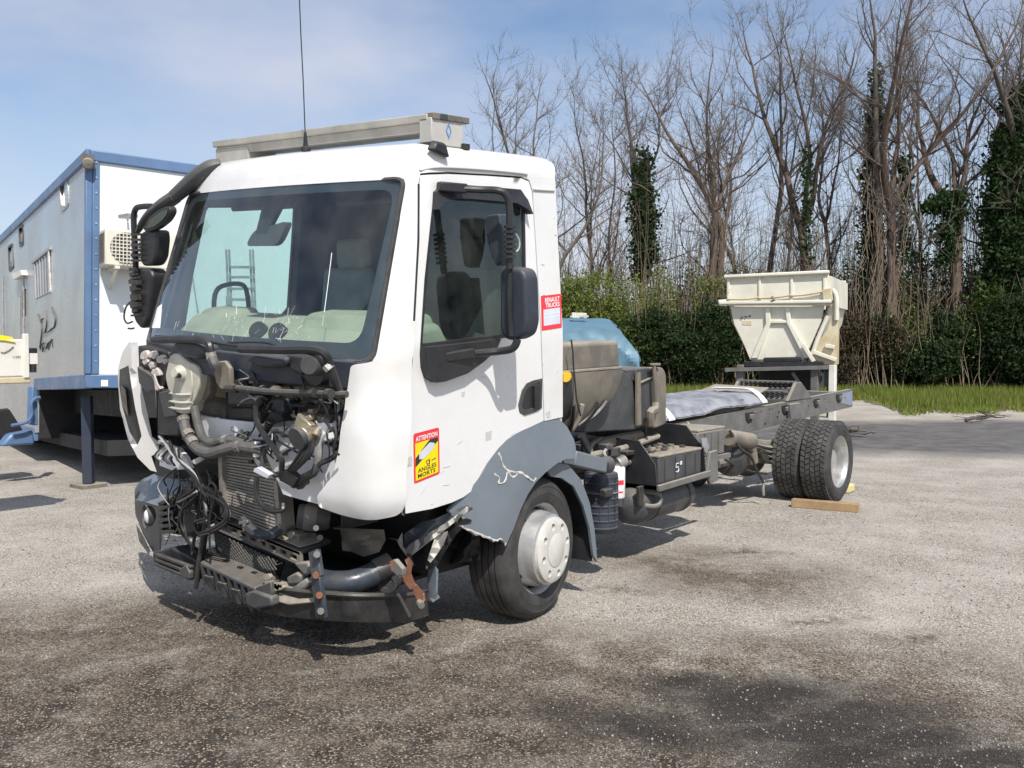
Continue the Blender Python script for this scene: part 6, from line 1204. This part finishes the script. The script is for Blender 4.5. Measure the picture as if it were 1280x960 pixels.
MB().beam(HP(908,462,-.1), HP(1036,459,-.1), .08, .08).build('stand_beam', M_frame, HO); MB().beam(HP(934,455,-.08), HP(1030,455,-.08), .06, .10).build('stand_beam', M_black, HO)
for a, m_ in ((926,M_frame),(1019,M_frame),(1041,M_offw)): p = HP(a,456,.02); MB().beam((p[0],p[1],p[2]), (p[0],p[1],0), .15 if m_ is M_frame else .13, .13, (0,1,0)).build('stand_leg', m_, HO, bevel=.01)
for a in (926, 1019): p = HP(a,462,2.2); MB().beam((p[0],p[1],p[2]), (p[0],p[1],0), .13, .13, (0,1,0)).build('stand_leg', M_black, HO)
MB().beam(HP(990,466,.05), HP(1012,498,.05), .06, .06).build('stand_brace', M_frame, HO); hplate('spinner_back', [(934,463),(1014,463),(1012,510),(936,510)], 1.2, .1, M_tdark)
b = MB(); b.lathe(HP(1030,474,.1), hv, [(0,-.02),(.16,-.02),(.16,.02),(0,.02)], 16); b.build('stand_pulley', M_dgrey, HO)

# ------------------------------------------------------------------ load under a blue tarpaulin behind the cab
TD = 15.0
def TP(px, py, back=0): q = far(px, TD+back); return np.array([q[0], q[1], hgt(py, TD+back)])
TA_ = thing('tarpaulin_load', far(720, TD), 'bulky load wrapped in a blue tarpaulin behind the cab', 'covered load')
def tarp_pt(u, t):
    end = float(np.interp(t, [0,.16,.24,.34,.46,1], [771,774,786,799,800,797])); px_ = 560 + u*(end-560)
    fold = 419 - 7*max(0, min(1, (px_-702)/45)) + 3*max(0, min(1, (px_-750)/25))
    py_ = float(np.interp(t, [0,.18,1], [397.5, fold, 556])); bk = float(np.interp(t, [0,.18,.4,1], [1.1, .12, 0, .1]))
    w_ = .02 + .14*max(0, t-.16)**.6; nn = 1-abs(noise.noise((px_*.035 - t*2.6, t*3.4, .7)))*2.0; n2 = abs(noise.noise((px_*.09 + t*3, t*7.0, 2.7)))
    p = TP(px_, py_); p = p + H_F*(bk + w_*(1-nn) + w_*.7*n2); return np.array([p[0], p[1], max(.01, p[2] + .03*(1-nn)*(1 if t < .2 else 0))])
US = np.linspace(0, 1, 64); TS = np.concatenate([np.linspace(0,.18,6), np.linspace(.2,1,34)])
grid_ = [[tarp_pt(u, t) for u in US] for t in TS]; b = MB(); b.sheet(grid_)
b.sheet([[r_[-1] + H_F*d_ + V_R*(.10*abs(noise.noise((d_*2, k*.35, 4.1)))) for d_ in (0,.25,.5,.8,1.2,1.7,2.2)] for k, r_ in enumerate(grid_)])
b.sheet([[p + H_F*d_ + np.array([0,0,z_]) for p in grid_[0]] for d_, z_ in ((0,0),(.4,.02),(.9,-.03),(1.3,-.3))])
TAO = b.build('tarpaulin', M_tarp, TA_, angle=14, recalc=False)
b = MB()
for k in range(7): p = TP(716+k*2.6, 394+k*.1, .8); b.box(p, (.03,.03,.09))
b.box(TP(724,395.5,.8), (.35,.03,.03)); b.build('load_top', M_offw, TA_)

# ------------------------------------------------------------------ grass verge and fence
FD_ = 33.9                                                       # depth of the fence line
def gxy(px, dep): q = far(px, dep); return q[0], q[1]
n = 60000; px = rng.uniform(560, 1480, n); lo = np.interp(px, [560,860,1040,1080,1135,1290,1480], [27.5,27.5,27.0,27.5,21.5,22.5,22.5]); dep = lo + (FD_+.8-lo)*rng.random(n)
pn = np.array([noise.noise((a*.03, b_*.6, 7.7)) for a, b_ in zip(px, dep)]); keep = rng.random(n) < np.clip((dep-lo)/1.8 + .1 + pn*1.1, 0, 1); px, dep, lo = px[keep], dep[keep], lo[keep]; n = len(px)
base = CAM_LOC[None,:2] + H_F[None,:2]*dep[:,None] + V_R[None,:2]*((px-640)/CAM_F*dep)[:,None]; h = (.10 + .22*rng.random(n)**1.5)*(.6 + .6*(dep > lo+2)); a = rng.random(n)*6.28; w = .016
dx, dy = np.cos(a), np.sin(a); z0 = np.zeros(n); le = rng.normal(0, .06, (n,2))
V = np.stack([np.stack([base[:,0]-dx*w, base[:,1]-dy*w, z0], 1), np.stack([base[:,0]+dx*w, base[:,1]+dy*w, z0], 1), np.stack([base[:,0]+le[:,0], base[:,1]+le[:,1], h], 1)], 1).reshape(-1,3)
tag(fast_mesh('grass_verge', V, np.arange(3*n).reshape(-1,3), M_grass), kind='stuff')
b = MB(); ex = np.linspace(560, 1480, 240); ed = np.interp(ex, [560,860,1035,1075,1130,1290,1480], [27.8,27.8,27.4,27.8,22.3,23.3,23.3]) + rng.uniform(-.5,.9,240) + .5*np.sin(ex*.05)
b.add([np.array([*gxy(p, d), .012]) for p, d in zip(ex, ed)] + [np.array([*gxy(p, 48), .012]) for p in ex], [(k,k+1,240+k+1,240+k) for k in range(239)])
tag(b.build('grass_ground', mat('turf_soil', (.09,.095,.04), (.17,.145,.10), rough=.95, scale=1.5, bump=.4), recalc=False), kind='structure')
FE = thing('wire_fence', far(900, FD_), 'green wire mesh fence with slim posts half swallowed by the hedge', 'fence')
for p_ in (590, 690, 793, 896, 1000, 1103, 1206, 1305): q = far(p_, FD_); MB().beam((q[0],q[1],0), (q[0],q[1],1.9), .07, .07, (0,1,0)).build('fence_post', M_green, FE)
wm = MB()
for z in np.arange(.1, 1.9, .3): a, c_ = far(560, FD_+.04, z), far(1330, FD_+.04, z); wm.beam(a, c_, .006, .006)
for p_ in np.arange(560, 1330, 10.0): q = far(p_, FD_+.04); wm.beam((q[0],q[1],.05), (q[0],q[1],1.85), .005, .005, (0,1,0))
tag(wm.build('fence_wire', M_green, FE, smooth=False), kind='stuff')

# ------------------------------------------------------------------ bushes and hedge
def leaf_cloud(c, rx, ry, rz, n, size, shell=.55):
    d = rng.normal(size=(n,3)); d /= np.linalg.norm(d, axis=1)[:,None]; r_ = (shell + (1-shell)*rng.random(n))[:,None]
    lump = 1 + .22*np.sin(d[:,0]*5 + c[0]) * np.cos(d[:,1]*4 + c[1]) + .15*np.sin(d[:,2]*9 + c[0]*2); P = d*r_*lump[:,None]*np.array([rx,ry,rz]) + np.array(c)
    return P[P[:,2] > .03]
def bush(name, px, dep, w, h, n, m, label, cat='bush', size=.12, group=None, stems=10, twigs=0, lumps=7):
    q = far(px, dep); t = thing(name, q, label, cat, group); Ps = []
    for k in range(lumps):
        u = rng.uniform(-.8, .8); zz = h*rng.uniform(.25, .8)*(1-.35*abs(u)); c = q + V_R*u*w/2 + H_F*rng.uniform(-.5,.5) + np.array([0,0,zz]); r_ = rng.uniform(.28,.5)
        Ps.append(leaf_cloud(c, w*r_*.55, .8, h*r_*.75, n//lumps, size))
    V, F = scatter_quads(np.concatenate(Ps), size); tag(fast_mesh('foliage', V, F, m, t), kind='stuff')
    sm = MB()
    for k in range(stems + twigs):
        x = q + V_R*rng.uniform(-w/2, w/2)*.9 + H_F*rng.uniform(-.6,.3); hh = h*rng.uniform(.6, 1.05 if k < stems else 1.35); a = rng.normal(0, .35, 2)
        pp = [x + np.array([a[0]*t_ + .12*math.sin(5*t_+k), a[1]*t_*.5, hh*t_]) for t_ in np.linspace(0, 1, 6)]; sm.tube(pp, [.022,.016,.012,.009,.006,.003], 4)
    tag(sm.build('stems', M_stem, t, smooth=False, recalc=False), kind='stuff'); return t
HB = 'hedge plants along the wire fence'
fh = [leaf_cloud(far(p_, 34.8, h_*.45), 2.6, .9, h_*.55, 4200, .12) for p_, h_ in ((215,3.0),(300,3.4),(385,3.1),(465,3.3),(545,3.4))]
V, F = scatter_quads(np.concatenate(fh), .13); tag(fast_mesh('far_hedge', V, F, M_hedge), kind='stuff')   # the hedge goes on behind the cab
bush('hedge_bush', 625, 33.7, 6.5, 3.43, 12150, M_hedge, 'dark hedge bush mostly hidden behind the cab', group=HB)
bush('leafy_bush', 735, 34.1, 4.6, 4.36, 20250, M_bright, 'bright green leafy bush just above the blue tarpaulin', size=.10, group=HB, twigs=14)
bush('leafy_bush', 800, 33.2, 3.6, 3.17, 12150, M_mid, 'mid green bush right of the blue tarpaulin below the ivy clad tree', size=.11, group=HB, twigs=12)
bush('leafy_bush', 850, 34.7, 3.6, 5.41, 11475, M_bright, 'taller fresh green bush under the forked bare tree left of the hopper', size=.10, group=HB, twigs=26)
bush('hedge_bush', 862, 33.1, 5.0, 3.30, 20250, M_hedge, 'dark hedge bush left of the hopper with trailing dry stems', group=HB, twigs=30)
bush('hedge_bush', 945, 33.4, 4.5, 3.43, 12150, M_hedge, 'dark hedge bush standing behind the hopper stand', group=HB, twigs=10)
bush('dry_hedge', 1080, 32.9, 3.0, 2.97, 10125, leafmat('dead_brown_leaves', (.060,.045,.028), (.04,.03,.02), trans=.1), 'brown half dead hedge just right of the hopper', size=.09, group=HB, twigs=40)
bush('clipped_hedge', 1140, 32.9, 4.4, 3.17, 21600, M_hedge, 'dark green hedge with bright shoots on top, right of the brown hedge', group=HB, twigs=12)
bush('clipped_hedge', 1215, 32.7, 4.6, 3.30, 22950, M_hedge, 'dark shaded hedge above the bright grass near the right edge', group=HB, twigs=10)
bush('clipped_hedge', 1300, 32.3, 5.4, 3.96, 22950, M_hedge, 'tall dark hedge at the extreme right edge of the photo', group=HB)
bush('hedge_shoots', 1160, 33.3, 5.2, 3.5, 1100, M_bright, 'row of fresh light green shoots topping the dark hedge', size=.10, group=HB, stems=4)
bush('creeper_thicket', 1170, 36.0, 8.5, 5.68, 20250, M_mid, 'creeper covered thicket behind the hedge at the foot of the brown trees', size=.13, group=HB, twigs=60)
bush('creeper_thicket', 1085, 36.5, 5.5, 5.15, 10800, M_hedge, 'dark thicket of ivy stems behind the brown hedge', size=.12, group=HB, twigs=70)
bush('creeper_thicket', 905, 36.5, 6.0, 4.75, 10800, M_hedge, 'brushy thicket at the feet of the forked trees left of the hopper', size=.12, group=HB, twigs=90)

bw = MB()                                                        # brushwood: countless thin stems between the trunks
for k in range(2700):
    p_ = rng.uniform(600, 1310); d_ = rng.uniform(34.8, 43); q = far(p_, d_); hh = rng.uniform(2.2, 4.6) + 6.5*rng.random()**2.6; a = rng.normal(0, .9); n_ = 5
    P = [q + V_R*(a*t_ + .25*math.sin(4*t_+k)*t_) + H_F*.3*math.sin(k*1.7)*t_ + np.array([0,0,hh*t_*(1-.12*t_)]) for t_ in np.linspace(0,1,n_)]; bw.tube(P, [.020,.017,.013,.009,.004], 3)
    for _ in range(4):
        i_ = int(rng.integers(1, n_)); e_ = V_R*rng.normal(0,.8) + H_F*rng.normal(0,.4) + np.array([0,0,rng.uniform(-.1,.9)]); bw.tube([P[i_], P[i_]+e_*.5+np.array([0,0,.08]), P[i_]+e_], [.008,.006,.003], 3)
tag(bw.build('brushwood', M_stem, None, smooth=False, recalc=False), kind='stuff')

# ------------------------------------------------------------------ bare trees
def tree(px, dep, top, w0, label, lean=0, forks=2, fork_at=.45, seed=0, spread=1.0, bark=None, ivy=None, creep=0, name='bare_tree', side=1.0, tw=1.0, lift=0):
    r = np.random.default_rng(1000+seed); q = far(px, dep); H = hgt(top, dep); t = thing(name, q, label, 'tree', 'bare trees behind the fence')
    tr, li, twg = MB(), MB(), MB(); R0 = w0*.34*dep/CAM_F
    def wob(p, d, L, n_, amp, up=.0):
        P = [np.array(p)]; d = d/np.linalg.norm(d)
        for i in range(n_):
            d = d + r.normal(0, amp, 3) + np.array([0,0,up]); d /= np.linalg.norm(d); P.append(P[-1] + d*L/n_)
        return P
    leaders = []
    trunk = wob(q, V_R*lean + np.array([0,0,1.]), H*fork_at, 7, .045, .02); tr.tube(trunk, np.linspace(R0, R0*.72, 8), 9, sub=2)
    for k in range(forks):
        az = V_R*(k-(forks-1)/2)*.34*spread + V_R*r.normal(0,.08) + H_F*r.normal(0,.18) + np.array([0,0,1.])
        P = wob(trunk[-1], az, H*(1-fork_at)*(1.0 if k == 0 else r.uniform(.72,1.0)), 11, .10, .06); rr = np.linspace(R0*(.70 if k == 0 else .52), R0*.10, 12); tr.tube(P, rr, 7, sub=2); leaders.append((P, rr))
    nt_ = [0]
    def twig(p, d, L, rad_, lev):
        n_ = 4; P = wob(p, d, L, n_, .16, .05); twg.tube(P, np.linspace(rad_, rad_*.35, n_+1), 3); nt_[0] += 1
        if lev > 0:
            for _ in range(int(r.integers(3, 6)*tw)):
                i = r.integers(1, n_+1); dd = (P[i]-P[i-1]); dd /= np.linalg.norm(dd); dd = dd + r.normal(0,.55,3); dd[2] += .12; twig(P[i], dd, L*r.uniform(.35,.62), max(.004, rad_*.5), lev-1)
    src = leaders + [(trunk[3:], np.linspace(R0, R0*.7, len(trunk)-3))]
    for P, rr in src:
        m_ = len(P); first = 2 if P is not trunk else 0
        for _ in range(int((13 if len(P) > 6 else 6)*tw)):
            i = int(r.integers(2, m_)) if m_ > 3 else m_-1; ph = r.random()*6.28; d = (V_R*math.cos(ph) + H_F*math.sin(ph)*.8)*r.uniform(.5,1.1)*side + np.array([0,0,r.uniform(.25,1.0)])
            L = H*r.uniform(.10,.24)*(1.15 - .55*i/m_)*spread; B_ = wob(P[i], d, L, 7, .15, .10); r0 = min(rr[i]*.5, .045); li.tube(B_, np.linspace(r0, r0*.3, 8), 5)
            for _ in range(int(12*tw)):
                j = int(r.integers(1, 8)); dd = (B_[j]-B_[j-1])/np.linalg.norm(B_[j]-B_[j-1]) + r.normal(0,.55,3); dd[2] += .18; twig(B_[j], dd, L*r.uniform(.22,.5), max(.007, r0*.28), 1)
        for _ in range(int(4*tw)): twig(P[-1], (P[-1]-P[-2])/np.linalg.norm(P[-1]-P[-2]) + r.normal(0,.35,3), H*.06, .011, 1)
    bk = bark or M_bark; tr.build('trunk', bk, t, angle=60, recalc=False); tag(li.build('limbs', bk, t, recalc=False), kind='stuff'); tag(twg.build('crown', M_twig, t, smooth=False, recalc=False), kind='stuff')
    if creep:
        cm = MB()
        for _ in range(creep):
            i0_ = r.uniform(.1,.9); L_ = r.uniform(1.5, 5.5); z_ = H*fork_at*r.uniform(.35,1.35); x = trunk[0] + (trunk[-1]-trunk[0])*min(1, z_/(H*fork_at)) + V_R*r.normal(0, .45) + H_F*r.normal(0,.4); x[2] = z_
            cm.tube([x + np.array([.12*math.sin(4*u+i0_*9), .1*math.cos(3*u), -L_*u if x[2]-L_*u > .2 else -(x[2]-.2)*u]) + V_R*r.normal(0,.10) for u in np.linspace(0,1,7)], [.014,.013,.012,.011,.010,.008,.006], 4)
        tag(cm.build('creeper_stems', M_stem, t, smooth=False, recalc=False), kind='stuff')
    if ivy:
        Ps = []
        for (pxa, pya, pxb, pyb, ra, rb, n_) in ivy:
            u = r.random(n_)**.9; ph = r.random(n_)*6.28; rad_ = (ra + (rb-ra)*u)*dep/CAM_F*np.sqrt(r.random(n_))*(.75+.45*np.sin(u*17+px)*np.cos(ph*2+u*9)); a = far(pxa, dep, hgt(pya, dep)); b_ = far(pxb, dep, hgt(pyb, dep)); c = a[None] + (b_-a)[None]*u[:,None]
            Ps.append(c + V_R[None]*(np.cos(ph)*rad_)[:,None] + H_F[None]*(np.sin(ph)*rad_)[:,None] + r.normal(0,.12,(n_,3)))
        V, F = scatter_quads(np.concatenate(Ps), .15, .75, .5); tag(fast_mesh('ivy', V, F, M_ivy, t), kind='stuff')
    return t
tree(641, 40, 118, 10, 'slender bare tree with fine twigs just right of the cab roof', lean=.05, forks=2, fork_at=.3, seed=1, spread=.9)
tree(706, 36, 92, 15, 'wide forked bare tree rising beside the rear edge of the cab', lean=.01, forks=3, fork_at=.34, seed=2, spread=1.15)
tree(738, 39, 122, 9, 'thin straight bare tree right of the wide forked one', lean=.02, forks=2, fork_at=.5, seed=3)
tree(768, 42, 135, 8, 'thin bare tree half lost behind the ivy column, on its left', lean=-.05, forks=2, fork_at=.35, seed=4)
tree(806, 36, 92, 14, 'bare tree whose trunk is an upright column of ivy', lean=-.02, forks=3, fork_at=.55, seed=5, ivy=[(805,350,801,205,19,9,3400),(806,330,803,240,24,17,1800),(812,205,802,190,8,3,160)], spread=1.0)
tree(888, 35, 66, 17, 'tall bare tree leaning left with wide curving limbs near the middle of the row', lean=-.06, forks=2, fork_at=.52, seed=6, spread=1.35, bark=M_barkr, creep=26)
tree(902, 36.5, 78, 15, 'dark bare tree leaning right beside the wide limbed one', lean=.03, forks=2, fork_at=.45, seed=7, spread=1.2, bark=M_barkr, creep=18)
tree(931, 38, 215, 9, 'short crooked dark tree left of the hopper top', lean=.01, forks=2, fork_at=.55, seed=8, spread=1.3)
tree(945, 37, 22, 12, 'very tall slim bare tree with a single straight trunk above the hopper', lean=.015, forks=1, fork_at=.55, seed=9, spread=.9, side=.8)
tree(985, 41, 90, 8, 'thin pale bare tree behind the hopper top', lean=.06, forks=2, fork_at=.5, seed=10)
tree(1008, 35, 8, 21, 'stout reddish tree with shaggy creepers straight above the hopper', lean=.0, forks=3, fork_at=.42, seed=11, spread=1.1, bark=M_barkr, creep=45, ivy=[(1008,330,1004,190,9,7,420)])
tree(1042, 37, 70, 10, 'thin tree leaning right beside the shaggy one', lean=.14, forks=2, fork_at=.5, seed=12)
tree(1084, 35, -8, 20, 'tall tree with dark ivy up its whole trunk', lean=.02, forks=2, fork_at=.5, seed=13, spread=1.0, ivy=[(1084,390,1088,130,17,11,4200),(1083,250,1090,90,11,6,1000)], creep=50)
tree(1118, 34.5, -12, 21, 'tall reddish brown tree hung with dry creepers beside the ivy clad one', lean=-.02, forks=3, fork_at=.45, seed=14, bark=M_barkr, creep=60, spread=1.1, ivy=[(1128,330,1124,200,11,8,900)])
tree(1150, 39, 60, 9, 'thin bare tree seen in the gap before the brown trees on the right', lean=.05, forks=2, fork_at=.45, seed=15)
tree(1196, 34.5, 45, 24, 'thick brown trunk with a dark ivy clump bulging to its left', lean=.0, forks=3, fork_at=.5, seed=16, bark=M_barkr, creep=50, spread=1.1, ivy=[(1160,262,1192,245,20,18,2000),(1172,300,1195,262,14,16,900),(1178,330,1186,300,8,9,300)])
tree(1222, 36.5, 80, 15, 'brown creeper hung tree just left of the evergreen mass', lean=.02, forks=2, fork_at=.5, seed=17, bark=M_barkr, creep=45)
tree(1262, 34, -20, 20, 'ivy smothered tree forming a tall evergreen mass at the right edge', lean=.0, forks=3, fork_at=.55, seed=18, creep=10, ivy=[(1262,400,1262,250,44,42,10500),(1264,260,1270,115,42,20,7000),(1300,400,1300,100,46,34,7500),(1236,340,1244,170,17,11,2200)], name='ivy_tree')
bush('holly_bush', 1262, 33.6, 3.6, 4.6, 12000, M_mid, 'tall glossy green shrub climbing in front of the evergreen at the right edge', size=.15, group=HB, stems=4, lumps=9)

# ------------------------------------------------------------------ scuffs and litter
for k in range(16):
    px_, py_ = random.choice([(random.uniform(530,640), random.uniform(470,600)), (random.uniform(515,560), random.uniform(600,632)), (random.uniform(670,695), random.uniform(260,480))])
    f_ = side if px_ > 505 else front; c = f_(px_, py_); a = random.gauss(.3, .5); l = random.uniform(.01,.06); o_ = .0012 if px_ > 505 else .034
    P = [np.array(cabpt(c[0]+math.cos(a)*l*t, c[1]+math.sin(a)*l*t, o_)) for t in (0,.5,1)] if px_ > 505 else [np.array(bulge(c[0]+math.cos(a)*l*t, c[1]+math.sin(a)*l*t, .0285)) for t in (0,.5,1)]
    MB().tube(P, [.0008, random.uniform(.0012,.0028), .0008], 4).build('scuff', MATS['seam_shadow_grey'], DO if px_ > 505 and px_ < 660 else TR, cab=True)
def branch(px, py, L, label, seed):
    r = np.random.default_rng(seed); q = gnd(px, py); b = MB(); P = [q + V_R*L*(t-.5) + H_F*.25*math.sin(3*t+seed) + np.array([0,0,.05+.05*abs(math.sin(7*t))]) for t in np.linspace(0,1,7)]; b.tube(P, np.linspace(.045,.012,7), 6, sub=2)
    for k in range(7): i = int(r.integers(0,6)); b.tube([P[i], P[i]+V_R*r.normal(0,.25)+H_F*r.normal(0,.3)+np.array([0,0,r.uniform(-.02,.12)]), P[i]+V_R*r.normal(0,.45)+H_F*r.normal(0,.45)+np.array([0,0,r.uniform(-.02,.1)])], [.018,.012,.005], 4)
    return tag(b.build('fallen_branch', M_bark), label, 'branch')
branch(1075, 545, .55, 'short dark broken branch on the ground just behind the rear wheel', 3)
branch(1232, 527, 1.1, 'longer broken branch with twigs on the dark ground before the grass', 5)
